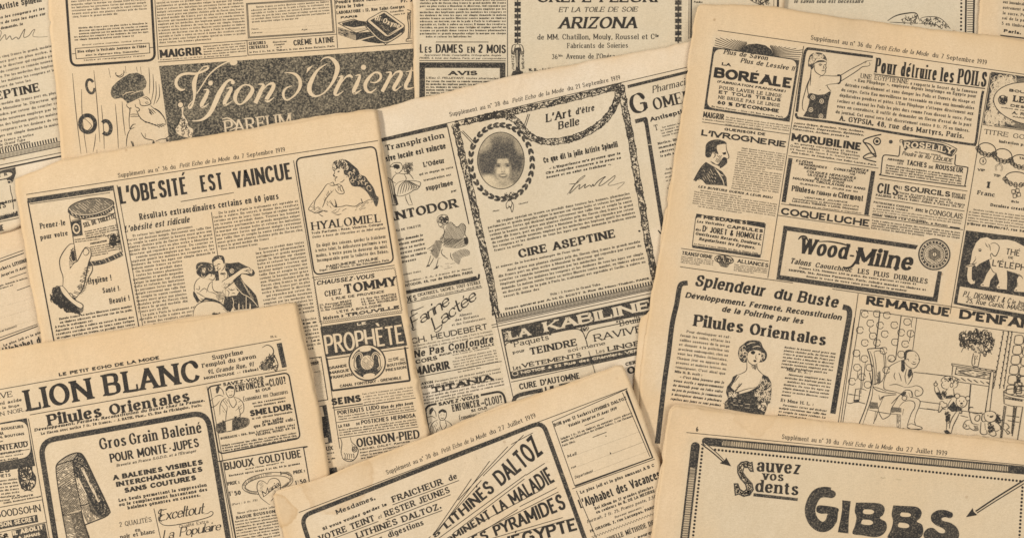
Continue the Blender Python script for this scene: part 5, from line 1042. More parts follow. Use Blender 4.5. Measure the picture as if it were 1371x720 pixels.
ad("capsule advertisement with MESDAMES set in a black tab frame", 64, 34, 638, 112, 596, 392, 34, 306)
rr(6, 30, 72, 42, 630, 120, 590, 384, 40, 300); fl(74, 36, 118, 42, 112, 72, 84, 66, 66, 84, col='s'); fl(482, 90, 620, 108, 632, 120, 628, 152, 478, 124, col='s'); fl(38, 288, 592, 366, 590, 388, 575, 390, 42, 310, col='s')
t("MESDAMES", 130, 78, 474, 124, 32, 'sx'); t("Les Véritables", 76, 108, 298, 138, 22, 'bi'); t("CAPSULES", 318, 151, 610, 190, 27, 'sx'); t("des", 64, 172, 108, 178, 22, 'bi'); t("D", 120, 180, 150, 184, 50, 'sb'); t("r", 155, 160, 164, 161, 24, 'sb'); t("JORET & HOMOLLE", 182, 190, 602, 250, 48, 'sb'); t("Guérissent Retards, Douleurs,", 64, 206, 590, 292, 26, 'sbi'); t("Régularisent les Époques.", 92, 250, 545, 322, 26, 'sbi'); t("Le flacon 5 francs. SÉGUIN, 165, Rue St-Honoré, Paris", 55, 284, 570, 362, 12, 'b')
ln(1.8, -48, 315, 655, 418)
ad("wedding ring exchange advertisement with an oval brooch", -50, 325, 650, 428, 648, 548, -60, 450)
t("TRANSFORME", -44, 366, 204, 401, 32, 'sb'); t("ALLIANCES", 403, 430, 650, 468, 32, 'sb'); b(-48, 384, 212, 420, -2, 15, 4, 'b', h=9, ind=False); b(380, 448, 645, 486, -2, 15, 4, 'b', h=9, ind=False)
sub('illustration'); el(297, 405, 76, 34, w=7, rot=8); el(297, 412, 56, 26, w=5, rot=8); curls(60, 14, 5, 225, 400, 297, 372, 370, 410, 300, 450); fl(250, 430, 340, 445, 320, 470, 270, 460, col='g'); sub(); ln(1.8, -58, 462, 850, 592)
F(880, 220, 3)
ad("bust pills advertisement with a dark-haired woman in a low-cut dress", 95, 420, 795, 520, 700, 1000, 0, 900)
cv(20, 122, 476, 98, 480, 88, 500, 78, 560, 60, 640, 45, 760, 28, 880, 0, 1120, taper=False, col='s'); cv(22, 745, 572, 768, 580, 772, 605, 765, 650, 745, 760, 725, 880, 705, 1000, taper=False, col='s')
t("Splendeur", 148, 487, 432, 532, 46, 'nvi'); t("du", 464, 537, 536, 549, 42, 'nvi'); t("Buste", 560, 552, 724, 577, 46, 'nvi')
F(890, 380, 4)
t("Développement, Fermeté, Reconstitution", 108, 73, 944, 195, 31, 'sbi'); t("de la Poitrine par les", 302, 148, 740, 215, 31, 'sbi'); t("Pilules", 150, 224, 420, 262, 62, 'bb'); t("Orientales", 452, 268, 862, 330, 60, 'bb')
L1 = ("Pour développer et raf-", "fermir les seins, effacer les", "saillies osseuses de la gorge", "et donner à la poitrine un", "gracieux embonpoint, rien ne", "vaut les Pilules Orientales.", "Chaque jour en apporte des", "preuves et maintes lettres en", "témoignent. C'est ainsi que", "Mlle H. B. écrit :", "« C'est bien joyeuse que je", "vous écris ; apparemment", "de devenir pour en faire suite", "un peu de patience, je commençais", "à désespérer devant à plusieurs", "reprises mes joues se sont perdues")
for i, s in enumerate(L1):
    y = 256 + 24.2*i; x = 86-3.7*i; o = 30 if i in (0, 10) else 0; k = .55 if i == 9 else 1
    t(s, x+o, y+o*.13, x+o+(268-o)*k, y+o*.13+36*k*(1-o/268), 13.5, 'r' if i < 9 else ('b' if i == 9 else 'bi'))
b(640, 343, 914, 378, -3, 17.6, 7, 'bi', h=10, ind=False, last=.9); t("Mme B. S. :", 652, 465, 780, 483, 18, 'r'); b(645, 487, 892, 520, -3.4, 18.4, 7, 'bi', h=10, last=.2); t("Et Mme H. L. :", 620, 629, 796, 652, 18, 'r'); b(614, 650, 866, 684, -3, 18, 4, 'bi', h=10.5)
F(950, 440, 6); sub('portrait')
fl(228, 200, 240, 150, 275, 120, 310, 95, 370, 92, 410, 105, 430, 150, 458, 190, 460, 225, 445, 255, 415, 268, 392, 262, 412, 225, 415, 190, 390, 175, 350, 172, 310, 200, 300, 240, 295, 268, 258, 265, 238, 235, col='s', smooth=True); cv(3.5, 300, 128, 335, 112, 370, 110, col='p'); cv(3, 345, 150, 380, 138, 410, 145, col='p'); curls(12, 22, 3, 240, 190, 280, 150, 300, 180, 280, 250, 245, 230, col='p'); curls(6, 20, 3, 415, 170, 450, 200, 440, 250, 415, 250, col='p')
fl(308, 200, 330, 178, 385, 172, 412, 195, 414, 230, 405, 258, 380, 285, 385, 320, 430, 365, 400, 410, 350, 460, 260, 500, 200, 490, 160, 450, 240, 365, 300, 330, 298, 270, col='p', smooth=True)
cv(6, 298, 245, 298, 325, 270, 352, 220, 372); cv(6, 380, 285, 385, 320, 410, 350, 430, 368); fl(330, 185, 350, 175, 368, 186, 355, 205, 335, 200, smooth=True); fl(390, 200, 404, 195, 410, 205, 398, 212); cv(5, 375, 205, 370, 235, 385, 240); fl(348, 255, 362, 248, 378, 255, 366, 268, smooth=True); ht(60, 8, 4, 330, 285, 380, 285, 375, 330, 345, 320); cv(6, 300, 228, 312, 262, 330, 280, 358, 292, 385, 278); fl(360, 292, 378, 300, 372, 335, 352, 305, col='g')
fl(218, 372, 190, 385, 178, 420, 140, 470, 132, 520, 150, 560, 200, 530, 250, 520, 320, 500, 375, 470, 400, 430, 415, 400, 430, 365, 470, 385, 495, 430, 498, 480, 490, 595, 470, 600, 440, 690, 350, 680, 118, 640, 130, 580, 150, 560, 135, 520, 180, 430, 230, 370, col='s', smooth=False)
fl(240, 375, 330, 360, 405, 395, 380, 460, 290, 480, 210, 505, 160, 462, 200, 420, col='p', smooth=True); fl(224, 364, 188, 384, 176, 420, 140, 466, 132, 512, 150, 562, 215, 540, 240, 512, 205, 500, 172, 468, 196, 428, 214, 392, col='s'); cv(7, 260, 440, 235, 465, 205, 500); ht(-40, 9, 4, 235, 440, 262, 435, 215, 505, 200, 500); cv(6, 160, 465, 190, 500, 215, 510, 290, 485, 375, 468); cv(5, 240, 375, 220, 400, 200, 430); curls(70, 14, 3, 410, 385, 470, 395, 490, 460, 488, 590, 400, 580, 370, 540, 380, 460, col='p'); curls(22, 12, 3, 145, 490, 220, 520, 230, 545, 155, 540, col='p')
fl(385, 600, 450, 590, 460, 620, 445, 665, 390, 640, col='p'); curls(16, 18, 4, 390, 600, 450, 600, 440, 660, 395, 640); ht(5, 14, 3.5, 150, 570, 350, 560, 340, 660, 150, 620, col='p', brk=.75); fl(120, 590, 145, 585, 150, 620, 122, 630, col='p'); curls(14, 12, 4, 120, 590, 150, 590, 145, 630, 120, 625); sub()
F(1060, 60, 6.545)
ad("hair removal advertisement with a woman in Egyptian dress pointing", 118, 22, 700, 100, 1720, 240, 1650, 905, 32, 640)
cv(24, 712, 108, 400, 68, 170, 38, 132, 44, 114, 80, 98, 180, 70, 380, 45, 590, taper=False, col='s'); cv(22, 38, 600, 44, 632, 90, 648, 400, 688, 1000, 790, 1560, 872, 1600, 868, 1618, 830, 1660, 500, 1678, 405, taper=False, col='s'); fl(26, 590, 58, 592, 56, 600, 24, 598, col='p'); 
F(1111, 0, 3)
t("Pour", 178, 292, 268, 304, 60, 'b'); t("détruire", 282, 306, 427, 325, 58, 'b'); t("les", 441, 327, 497, 334, 56, 'b'); t("POILS", 510, 336, 628, 351, 60, 'b'); ln(4, 176, 298, 624, 357)
t("UNE EGYPTIENNE", 122, 314, 316, 339, 19, 'r'); t("a rapporté le Secret de la fameuse", 322, 341, 592, 377, 13, 'r')
for s, x, y, x1, y1 in (("« Eau Pilophage », employée depuis longtemps en Égypte pour", 98, 328, 588, 394), ("détruire radicalement et sans danger les Poils et Duvets du visage et", 60, 347, 582, 418), ("du corps. Cette Eau merveilleuse ne ressemble en rien aux innombrables", 45, 367, 580, 441), ("dépilatoires poudres et pâtes. L'Eau Pilophage s'attaque directement aux", 38, 389, 576, 463), ("racines et dissout les Poils les plus durs comme l'eau dissout le sucre. Pour", 30, 411, 571, 487), ("vous en convaincre, il suffit de demander un flacon d'essai de la part", 28, 433, 568, 509), ("du journal. Cet envoi sera fait discrètement contre 0 fr. 75 en timbres.", 22, 455, 560, 532)): t(s, x, y, x1, y1, 13.5, 'r')
t("A. GYPSIA, 48, rue des Martyrs, Paris.", 38, 485, 538, 558, 21, 'b')
F(1060, 60, 6.545); sub('illustration')
fl(145, 140, 160, 95, 200, 72, 250, 72, 290, 95, 306, 130, 300, 150, 240, 155, 205, 165, 185, 190, 182, 215, 168, 215, 165, 195, 145, 190, col='s', smooth=True); cv(12, 195, 160, 230, 135, 275, 132, 310, 150, col='p'); cv(4, 190, 172, 230, 145, 275, 142, 308, 156); curls(60, 14, 4, 155, 140, 200, 85, 280, 95, 280, 120, 200, 140, 165, 170, col='p'); el(178, 190, 16, 22, col='s')
cv(6, 200, 175, 200, 220, 215, 245, 240, 262, 262, 272, 282, 262); cv(6, 305, 155, 298, 190, 303, 205, 295, 215, 298, 235, 282, 262); cv(6, 235, 175, 250, 170, 268, 178); cv(6, 282, 182, 292, 176, 300, 180); fl(240, 178, 262, 178, 256, 186, 244, 185); cv(5, 278, 185, 282, 205, 272, 210); cv(7, 262, 232, 278, 226, 288, 234); cv(5, 170, 215, 165, 300, 160, 360); cv(6, 170, 215, 160, 290, 135, 350, 115, 420, 95, 500, 95, 560, 110, 582); cv(5, 160, 300, 138, 370, 145, 430, 160, 445); cv(5, 262, 272, 240, 288)
cv(6, 262, 275, 300, 270, 340, 275, 395, 275, 430, 268, 520, 215, 600, 175, 650, 148, 672, 142, 705, 138); cv(6, 295, 360, 330, 348, 400, 340, 440, 315, 520, 265, 580, 225, 620, 195, 660, 190, 685, 180, 680, 155); cv(13, 400, 268, 425, 270, 430, 300, 420, 335, 402, 342, taper=False); cv(5, 308, 355, 320, 380, 345, 410); cv(5, 240, 402, 255, 395); cv(4, 655, 150, 640, 165)
fl(145, 435, 170, 425, 230, 440, 290, 435, 330, 410, 345, 415, 325, 480, 312, 560, 300, 650, 200, 645, 100, 628, 130, 580, 150, 520, 155, 480, 135, 460, col='s', smooth=False)
for x, y in ((185, 462), (262, 496), (168, 570), (256, 628)): el(x, y, 20, 22, col='p'); el(x, y, 11, 13, w=5); el(x, y, 3, 3)
sub(); F(1040, 170, 5.143)
ad("digestive drops advertisement with an angular bracket emblem", 92, -12, 720, 72, 705, 288, 78, 212)
t("contre Grippe, Bronches, Toux, Asthmes,", 118, -20, 600, 40, 14, 'bi'); t("Bronchites, Dépressions, Épidémies,", 112, 0, 598, 64, 14, 'bi'); t("Tuberculose, Asthme, prendre la", 104, 20, 495, 74, 14, 'bi'); t("MORUBILINE", 98, 96, 583, 165, 54, 'sx')
t("en gouttes concentrées et titrées", 120, 120, 556, 184, 14, 's'); t("Goût excellent — Bonne Digestion", 92, 138, 570, 208, 17, 'r'); t("1/2 flacon 2.80, flacon 5 fr. franco partout", 90, 158, 560, 226, 12, 's'); t("Aux Labor. de l'Aubépine, rue Saint-Lazare, Paris", 100, 180, 685, 270, 13, 'b')
ln(1.8, 80, 200, 700, 285)
sub('illustration'); cv(9, 720, 52, 640, 72, 595, 95, 620, 130, 650, 175, 682, 210, taper=False); cv(9, 682, 190, 640, 182, 598, 205, 610, 222, 685, 242, taper=False); cv(9, 600, 108, 640, 120, 672, 160, 684, 208, taper=False); cv(6, 598, 216, 640, 212, 690, 200); el(690, 100, 24, 24, w=9); el(690, 100, 12, 12); sub()
ad("abbey pills advertisement between two thick black bars", 78, 212, 684, 300, 634, 612, 28, 520)
fl(80, 213, 109, 217, 62, 520, 33, 516, col='s'); fl(650, 302, 679, 306, 632, 608, 601, 604, col='s')
for s, x, y, x1, y1, h in (("ECZÉMA", 130, 240, 248, 256, 17), ("HEMORROIDES", 150, 262, 343, 290, 17), ("REINS", 185, 288, 270, 300, 17), ("VARICES", 505, 292, 630, 310, 17), ("CONSTIPATION", 390, 296, 608, 328, 18), ("FOIE", 500, 330, 540, 336, 14), ("COLIQUES HÉPATIQUES", 203, 314, 543, 362, 18), ("ULCÈRES VARIQUEUX", 210, 336, 523, 380, 17), ("RETOUR D'AGE", 258, 364, 465, 393, 17), ("MAUVAISE CIRCULATION DU SANG", 108, 360, 608, 436, 17), ("GUÉRISON en 15 JOURS par les", 158, 396, 558, 452, 13)): t(s, x, y, x1, y1, h, 'sbi' if h != 13 else 's')
t("Pilules", 100, 440, 230, 459, 38, 'nv'); t("de l'Abbaye de", 234, 460, 412, 484, 28, 'nv'); t("Clermont", 420, 486, 594, 512, 40, 'nv'); t("VÉRITABLE JOUVENCE", 190, 492, 488, 526, 13, 's'); t("Renseignements et BROCHURE GRATUITS", 110, 500, 565, 556, 12, 's'); t("Laboratoire THÉRÈSE, à LAVAL (Mayenne)", 105, 516, 560, 576, 14, 'b'); t("Remboursement par les Pharmaciens et Dépositaires", 85, 535, 582, 598, 10, 'r')
ad("single bold line COQUELUCHE", 20, 540, 660, 625, 640, 705, 10, 615); t("COQUELUCHE", 27, 603, 640, 689, 50, 'sb'); ln(1.8, 30, 530, 640, 614); ln(1.8, 5, 608, 640, 700)
F(1130, 170, 5.143)
ad("rice powder advertisement under a curved black banner", 262, 90, 860, 130, 850, 420, 248, 336)
cv(8, 386, 130, 382, 180, 376, 204, taper=False); cv(8, 376, 204, 290, 194, 268, 205, 262, 240, 255, 318, 266, 334, 540, 372, 815, 408, 832, 400, 842, 350, 852, 290, 846, 278, 780, 268, 764, 258, 766, 225, 770, 190, taper=False); el(322, 103, 14, 14, col='s')
fl(395, 100, 440, 96, 560, 98, 680, 118, 770, 158, 735, 206, 640, 172, 540, 150, 440, 148, 420, 168, col='s'); cv(5, 388, 110, 385, 92, 405, 90, 412, 105, taper=False); cv(5, 735, 205, 760, 185, 778, 155, 765, 150, taper=False); cv(4, 400, 94, 560, 92, 690, 112, 775, 150, taper=False)
sub('heading'); t("ROSELILY", 410, 146, 748, 192, 42, 'b', 'p', bend=14); sub(); t("du Docteur CHALK", 485, 178, 665, 204, 12, 's'); t("Poudre de Riz", 398, 194, 595, 224, 28, 'si'); t("LIQUIDE", 612, 226, 745, 246, 28, 'si'); ln(4, 610, 236, 745, 256); t("ABSORBE", 300, 228, 415, 245, 15, 'sb'); t("LES", 368, 257, 405, 262, 15, 'sb'); t("TACHES", 430, 262, 568, 282, 36, 'sb'); t("DE", 582, 286, 616, 291, 20, 'sb'); t("ROUSSEUR", 628, 290, 818, 318, 36, 'sb'); b(290, 270, 812, 346, -2, 17, 4, 'b', h=12, ind=False, last=1)
ad("eyebrow advertisement headed CILS ET SOURCILS", 215, 375, 845, 465, 825, 578, 205, 485)
ln(1.8, 245, 356, 850, 442); t("CILS", 226, 455, 370, 475, 72, 'sb'); t("ET", 376, 430, 400, 433, 22, 'sb'); t("SOURCILS", 412, 440, 730, 484, 38, 'sb'); t("ÉPAIS ET", 742, 468, 838, 482, 17, 'b'); t("FOURNIS", 742, 488, 835, 500, 17, 'b'); t("Charme du regard. Assurez sourcils", 372, 458, 735, 510, 14, 's'); t("par le KANGO D'ASIE le pot 4.50 franco", 370, 478, 832, 545, 18, 's'); t("FALIÈRE 4, Place Saint-Julien à Tarbes (H.-P.)", 218, 475, 822, 560, 15, 'b'); ln(1.8, 215, 490, 830, 580)
ad("cake and pastry advertisement between short black dashes", 200, 500, 828, 590, 815, 702, 185, 610)
t("PATISSERIES EXQUISES", 203, 524, 474, 566, 14, 'sb'); t("DESSERTS VARIÉS", 225, 550, 440, 582, 13, 'sb'); t("avec le", 490, 580, 576, 594, 28, 'sb'); t("CONGOLAIS", 584, 602, 815, 636, 38, 's'); b(200, 566, 808, 652, -2, 17, 3, 'r', h=11, ind=False); t("GROS : Le Congolais, à Rouen", 280, 622, 712, 688, 16, 'sb'); fl(195, 600, 262, 610, 260, 619, 193, 609, col='s'); fl(730, 683, 800, 693, 798, 702, 728, 692, col='s')
ad("fine print of a cough remedy", 190, 625, 870, 720, 860, 790, 180, 700); ln(1.8, 190, 620, 820, 708); b(193, 650, 800, 736, -2, 17, 4, 's', h=13, ind=False)
F(1040, 290, 5.5375)
ad("rubber heel advertisement with a round seal breaking its frame", 46, 68, 1060, 205, 1290, 230, 1225, 410, 1190, 632, -4, 466)
fl(50, 66, 1048, 212, 1030, 243, 74, 104, col='s'); fl(50, 68, 82, 74, 24, 432, -4, 465, col='s'); fl(-4, 465, 8, 430, 1165, 596, 1190, 634, col='s'); fl(1195, 403, 1224, 407, 1190, 634, 1158, 600, col='s')
t("Wood", 162, 270, 518, 318, 118, 'nvi'); cv(15, 160, 170, 180, 148, 215, 150, 230, 180, col='i'); cv(12, 310, 186, 380, 184, 460, 196, 520, 212, 548, 222); t("-", 525, 318, 572, 324, 80, 'nvi'); t("Milne", 572, 350, 1000, 402, 128, 'nvi'); cv(17, 590, 250, 600, 300, 560, 365, 520, 380, 490, 372)
t("Talons", 96, 346, 250, 369, 42, 'bi'); t("Caoutchouc", 282, 374, 556, 412, 36, 'bi'); t("LES", 598, 420, 684, 432, 38, 'b'); t("PLUS", 716, 438, 832, 454, 38, 'b'); t("DURABLES", 866, 460, 1118, 499, 38, 'b'); t("Dames 1.25, Hommes 1.50 la paire. En vente partout et rayon 41", 165, 385, 1030, 507, 15, 'b'); t("SKIPPER, 166, Avenue Parmentier, Paris. Joindre mandat ou timbres et", 85, 402, 1106, 550, 16, 'b'); t("donner le tracé de votre talon pour indiquer la grandeur", 215, 448, 965, 556, 15, 'b')
sub('illustration'); el(1168, 280, 120, 118, col='s'); el(1168, 280, 106, 104, w=4, col='p'); el(1168, 280, 78, 76, w=4, col='p'); el(1168, 280, 70, 68, col='p'); ht(30, 12, 5, 1100, 280, 1130, 225, 1210, 220, 1238, 280, 1210, 335, 1130, 340, smooth=True); fl(1125, 250, 1168, 232, 1212, 252, 1216, 305, 1168, 330, 1124, 306, col='g'); el(1170, 280, 17, 17, col='p'); el(1170, 280, 17, 17, w=4); ln(4, 1170, 268, 1170, 292)
for k, ch in enumerate("WOODMILNEREVOLVINGHEELS"):
    a = math.radians(150+k*15.6); x, y = 1168+86*math.cos(a), 280+84*math.sin(a); ux, uy = -math.sin(a), math.cos(a); t(ch, x-ux*5, y-uy*5, x+ux*6, y+uy*6, 15, 's', 'p')
sub()
F(1271, 90, 6)
ad("button shop advertisement in an oval with foliage corners", 340, 38, 620, 78, 620, 505, 272, 452)
fl(338, 38, 720, 92, 720, 520, 270, 455, col='s'); el(660, 300, 345, 208, rot=8, col='g'); curls(150, 24, 5, 350, 90, 500, 70, 540, 110, 400, 200, 340, 250, 335, 180, col='p'); curls(150, 24, 5, 300, 380, 360, 320, 420, 400, 520, 450, 300, 460, col='p'); curls(70, 20, 4, 330, 250, 380, 180, 380, 400, 320, 340, col='p'); el(670, 296, 316, 170, rot=8, col='p'); el(670, 296, 316, 170, rot=8, w=7); el(430, 264, 36, 36, w=6); curls(40, 16, 5, 405, 240, 455, 240, 455, 290, 405, 290)
t("BOUTONS", 480, 197, 780, 239, 24, 's'); t("LE", 508, 278, 606, 292, 52, 'bb'); t("DESSOUS", 490, 318, 760, 356, 22, 's'); t("maison de confiance", 415, 328, 700, 368, 10, 'b'); t("A. RABAN", 505, 378, 740, 411, 25, 's'); t("PARIS", 510, 404, 610, 418, 12, 's')
ad("chain bracelet advertisement TITRE with price of one franc", 262, 472, 620, 520, 620, 1320, 140, 1260)
ln(2, 268, 462, 620, 512); t("TITRE", 276, 535, 474, 563, 38, 'r'); t("GOLD", 510, 568, 690, 594, 38, 'r'); t("Imitation parfaite", 398, 606, 720, 652, 22, 'b')
F(1271, 190, 6); sub('illustration')
def bracelet(x, y, rx, ry, rot):
    r = math.radians(rot); 
    cv(8, *[v for k in range(11) for a in (math.radians(180+18*k),) for v in (x+rx*math.cos(a)*math.cos(r)-ry*math.sin(a)*math.sin(r), y+rx*math.cos(a)*math.sin(r)+ry*math.sin(a)*math.cos(r))], taper=False)
    for k in range(7):
        a = math.radians(170-k*25); X = x+rx*math.cos(a)*math.cos(r)-ry*.8*math.sin(a)*math.sin(r); Y = y+rx*math.cos(a)*math.sin(r)+ry*.8*math.sin(a)*math.cos(r)
        el(X, Y, 19, 15, w=7, rot=30*k); el(X, Y, 9, 6, w=3)
bracelet(302, 62, 72, 52, 14); bracelet(432, 112, 72, 55, 14); bracelet(575, 160, 78, 55, 10); bracelet(545, 300, 98, 58, 6)
el(270, 155, 26, 28, w=6); t("S", 262, 166, 280, 168, 24, 'b'); cv(12, 380, 232, 372, 205, 388, 185, 412, 185, 426, 208, 415, 236, taper=False); cv(3, 380, 232, 372, 205, 388, 185, 412, 185, 426, 208, 415, 236, col='p', taper=False); ln(4, 402, 170, 400, 182)
for a, b_ in ((515, 400), (548, 392), (525, 435), (558, 425)): rr(5, 4, a-14, b_-14, a+12, b_-16, a+15, b_+12, a-12, b_+15)
ln(5, 545, 360, 540, 380); sub(); t("VIP", 226, 232, 286, 241, 20, 'b'); t("TIP", 354, 276, 410, 287, 20, 'b'); t("Brie", 497, 486, 560, 494, 18, 'b'); t("TAP", 560, 138, 620, 146, 18, 'b')
t("1", 290, 368, 322, 373, 52, 'bb'); t("Franc", 222, 422, 366, 443, 34, 'b'); t("Dernière création", 328, 516, 640, 560, 24, 'b'); b(160, 545, 640, 608, -3.2, 22.5, 6, 'r', h=13); t("y Bros et Meyer, 67, rue Salvator", 140, 664, 700, 740, 21, 'b')
F(1271, 300, 6)
ad("tea advertisement with a white elephant on black", 132, 50, 640, 110, 640, 760, 32, 640)
fl(134, 50, 680, 118, 680, 780, 34, 640, col='s'); fl(85, 500, 680, 595, 680, 735, 64, 630, col='p')
sub('illustration')
fl(130, 335, 165, 325, 175, 280, 185, 220, 215, 150, 250, 115, 300, 105, 345, 125, 400, 125, 470, 125, 530, 140, 600, 178, 680, 240, 680, 560, 600, 545, 590, 430, 540, 395, 480, 378, 462, 372, 465, 440, 462, 525, 385, 518, 380, 500, 402, 470, 378, 390, 372, 395, 330, 450, 320, 505, 262, 500, 248, 488, 275, 465, 300, 400, 335, 350, 320, 280, 280, 300, 240, 320, 215, 345, 205, 325, 182, 345, 180, 400, 180, 440, 195, 460, 205, 452, 205, 475, 175, 482, 150, 460, 142, 410, 150, 350, 130, 340, col='p', smooth=False)
fl(590, 430, 600, 545, 520, 540, 525, 520, 545, 500, 545, 440, 560, 415, col='p'); cv(7, 330, 160, 360, 150, 395, 170, 400, 200, 378, 250, 358, 255, 340, 235, 330, 250, 338, 275, 320, 285); cv(6, 310, 160, 325, 175, 330, 215); cv(6, 290, 150, 300, 175, 315, 185); el(246, 214, 12, 7, col='s'); cv(4, 230, 206, 246, 200, 262, 208); cv(5, 205, 270, 215, 262); cv(5, 182, 320, 200, 300, 215, 275); cv(5, 150, 330, 165, 322, 205, 318, 220, 305); cv(5, 130, 337, 175, 336, 215, 312); cv(6, 335, 350, 350, 380, 375, 395); cv(5, 338, 355, 345, 375); cv(5, 462, 372, 475, 380); cv(6, 555, 400, 580, 420, 590, 440); cv(4, 548, 470, 552, 500)
for x, y in ((262, 492), (390, 510), (530, 535)): cv(3.5, x, y, x+8, y-7, x+14, y+2)
sub(); t("THÉ", 452, 242, 566, 260, 50, 's'); t("DE", 472, 276, 514, 283, 20, 's'); t("L'ÉLÉPHANT", 342, 336, 770, 400, 52, 's'); t("P.L. DIGONNET & C", 106, 582, 486, 640, 48, 'si'); t("ie Importateurs", 500, 640, 800, 686, 36, 'si'); t("25, Rue Curiol, MARSEILLE", 130, 630, 700, 712, 40, 'si')
F(1111, 220, 3)
ad("comic drawing of a seated man, a child and toy animals in a parlour", 125, 582, 860, 688, 860, 1130, 35, 1090)
t("REMARQUE", 144, 562, 483, 613, 36, 'sx'); t("D'ENFANTS", 518, 618, 900, 676, 38, 'sx'); ln(3, 125, 583, 860, 690); ln(3, 125, 583, 42, 1100); ln(1.5, 10, 500, 860, 626)
F(1120, 400, 6); sub('illustration')
ln(9, 348, 108, 312, 395); ln(8, 520, 130, 474, 490); ln(4, 645, 150, 612, 410); cv(4, 612, 150, 600, 200, 605, 230); ln(4, 600, 250, 585, 340)
for x, y in ((228, 122), (325, 120), (405, 130), (272, 195), (350, 212), (465, 210), (568, 184), (188, 250), (292, 298), (388, 282), (520, 270), (595, 278), (228, 352), (326, 352), (470, 346), (552, 362), (160, 435), (378, 415), (225, 480), (440, 478), (520, 445), (165, 550), (265, 550), (205, 625), (125, 662), (250, 688), (400, 570)):
    cv(5, *[v for k in range(9) for v in (x+28*math.cos(k*.72+.4), y+28*math.sin(k*.72+.4)*(1+.12*math.sin(k*3)))], taper=False); specks(3, 2.5, x-8, y-8, x+8, y-8, x+8, y+8, x-8, y+8)
for s in ((272, 220, 262, 250, 275, 272), (190, 430, 185, 470, 190, 500), (232, 500, 222, 600, 205, 715), (170, 580, 168, 630, 160, 650)): cv(4, *s)
cv(8, 248, 412, 262, 400, 355, 395, 378, 405, taper=False); cv(9, 250, 412, 268, 470, 290, 600, 285, 690, taper=False); cv(6, 266, 415, 290, 480, 305, 600, 300, 690); cv(6, 300, 425, 330, 415, 365, 420); cv(6, 300, 425, 318, 540, 312, 690); cv(6, 365, 418, 380, 470, 385, 600, 370, 650, 330, 690); cv(5, 380, 405, 395, 480, 395, 560); ht(75, 10, 4, 325, 590, 345, 590, 355, 650, 320, 680)
fl(540, 440, 560, 412, 600, 408, 640, 430, 620, 420, 570, 430, 560, 480, 545, 490, col='s', smooth=True); cv(6, 560, 420, 600, 412, 640, 430, 662, 465, 665, 500, 655, 520, 640, 545, 612, 558, 580, 545, 555, 520, 540, 490); cv(6, 635, 445, 640, 462); cv(6, 628, 480, 642, 485); cv(7, 600, 515, 625, 525, 640, 515); cv(5, 560, 488, 575, 482, 580, 500); cv(5, 655, 480, 670, 485, 660, 495); cv(4, 612, 500, 622, 508, 634, 504)
fl(520, 490, 545, 488, 552, 560, 535, 590, 518, 575, col='s'); cv(6, 520, 492, 470, 515, 425, 545, 400, 600, 380, 665, 378, 720); cv(5, 565, 560, 550, 620, 560, 680); cv(5, 600, 560, 610, 620, 590, 660); fl(580, 565, 600, 560, 605, 610, 580, 640, 570, 610, col='s'); cv(5, 470, 590, 462, 620, 475, 650); cv(5, 500, 590, 515, 630, 520, 660); cv(4, 615, 590, 600, 650, 570, 690)
ln(6, 620, 588, 900, 618)
F(1120, 480, 6)
cv(6, 378, 180, 380, 230, 400, 250, 470, 265, 540, 290); cv(5, 425, 212, 480, 205, 540, 225); fl(340, 100, 352, 100, 355, 180, 325, 200, 330, 130, col='g'); cv(7, 290, 210, 320, 200, 370, 180); cv(6, 290, 215, 310, 245, 360, 265, 420, 275, 480, 280, taper=False); cv(5, 300, 225, 350, 240, 400, 262); cv(8, 265, 110, 280, 200, 262, 290, 230, 400, 180, 525, taper=False); cv(5, 292, 220, 285, 300, 250, 410, 210, 525)
fl(265, 345, 330, 350, 335, 400, 265, 400, col='g'); cv(6, 245, 405, 330, 425, 420, 440, 510, 445); cv(6, 330, 425, 318, 470, 295, 520); cv(5, 315, 420, 300, 520); cv(6, 485, 445, 485, 560); cv(6, 515, 445, 512, 560); ht(-80, 9, 4, 485, 450, 510, 450, 508, 560, 488, 560, brk=.2)
cv(6, 350, 320, 380, 300, 450, 290, 480, 290); cv(6, 340, 290, 350, 330, 370, 310, 385, 312); cv(6, 380, 300, 350, 370, 335, 410, 360, 470, 380, 482, 430, 450, 440, 400, 470, 350, 500, 300); cv(7, 440, 360, 470, 330, 500, 300, 530, 270)
cv(6, 530, 270, 560, 250, 600, 260, 612, 300, 590, 310); cv(6, 540, 230, 600, 225, 640, 215, 680, 230, 695, 260, 680, 290, 640, 300, 630, 275, 640, 250, 665, 262); cv(5, 560, 290, 575, 310); cv(5, 580, 270, 590, 305); cv(5, 600, 262, 605, 300); el(545, 315, 20, 18, w=5); fl(540, 265, 560, 262, 555, 290, 530, 300, 510, 285, col='s')
cv(6, 505, 380, 540, 345, 590, 335, 625, 350, 628, 390, 600, 440, 570, 530, 570, 560); cv(6, 590, 310, 640, 315, 670, 340, 665, 380, 640, 440, 625, 500); cv(5, 540, 400, 530, 450); cv(5, 505, 385, 480, 420, 440, 430); fl(445, 385, 520, 395, 520, 430, 440, 425, col='g')
cv(6, 570, 535, 600, 520, 640, 535, 680, 548, 685, 562, 640, 568, 590, 560, 570, 545); fl(570, 545, 590, 560, 690, 562, 660, 572, 580, 568); ln(5, 625, 500, 635, 535); cv(5, 530, 555, 560, 565, 590, 572)
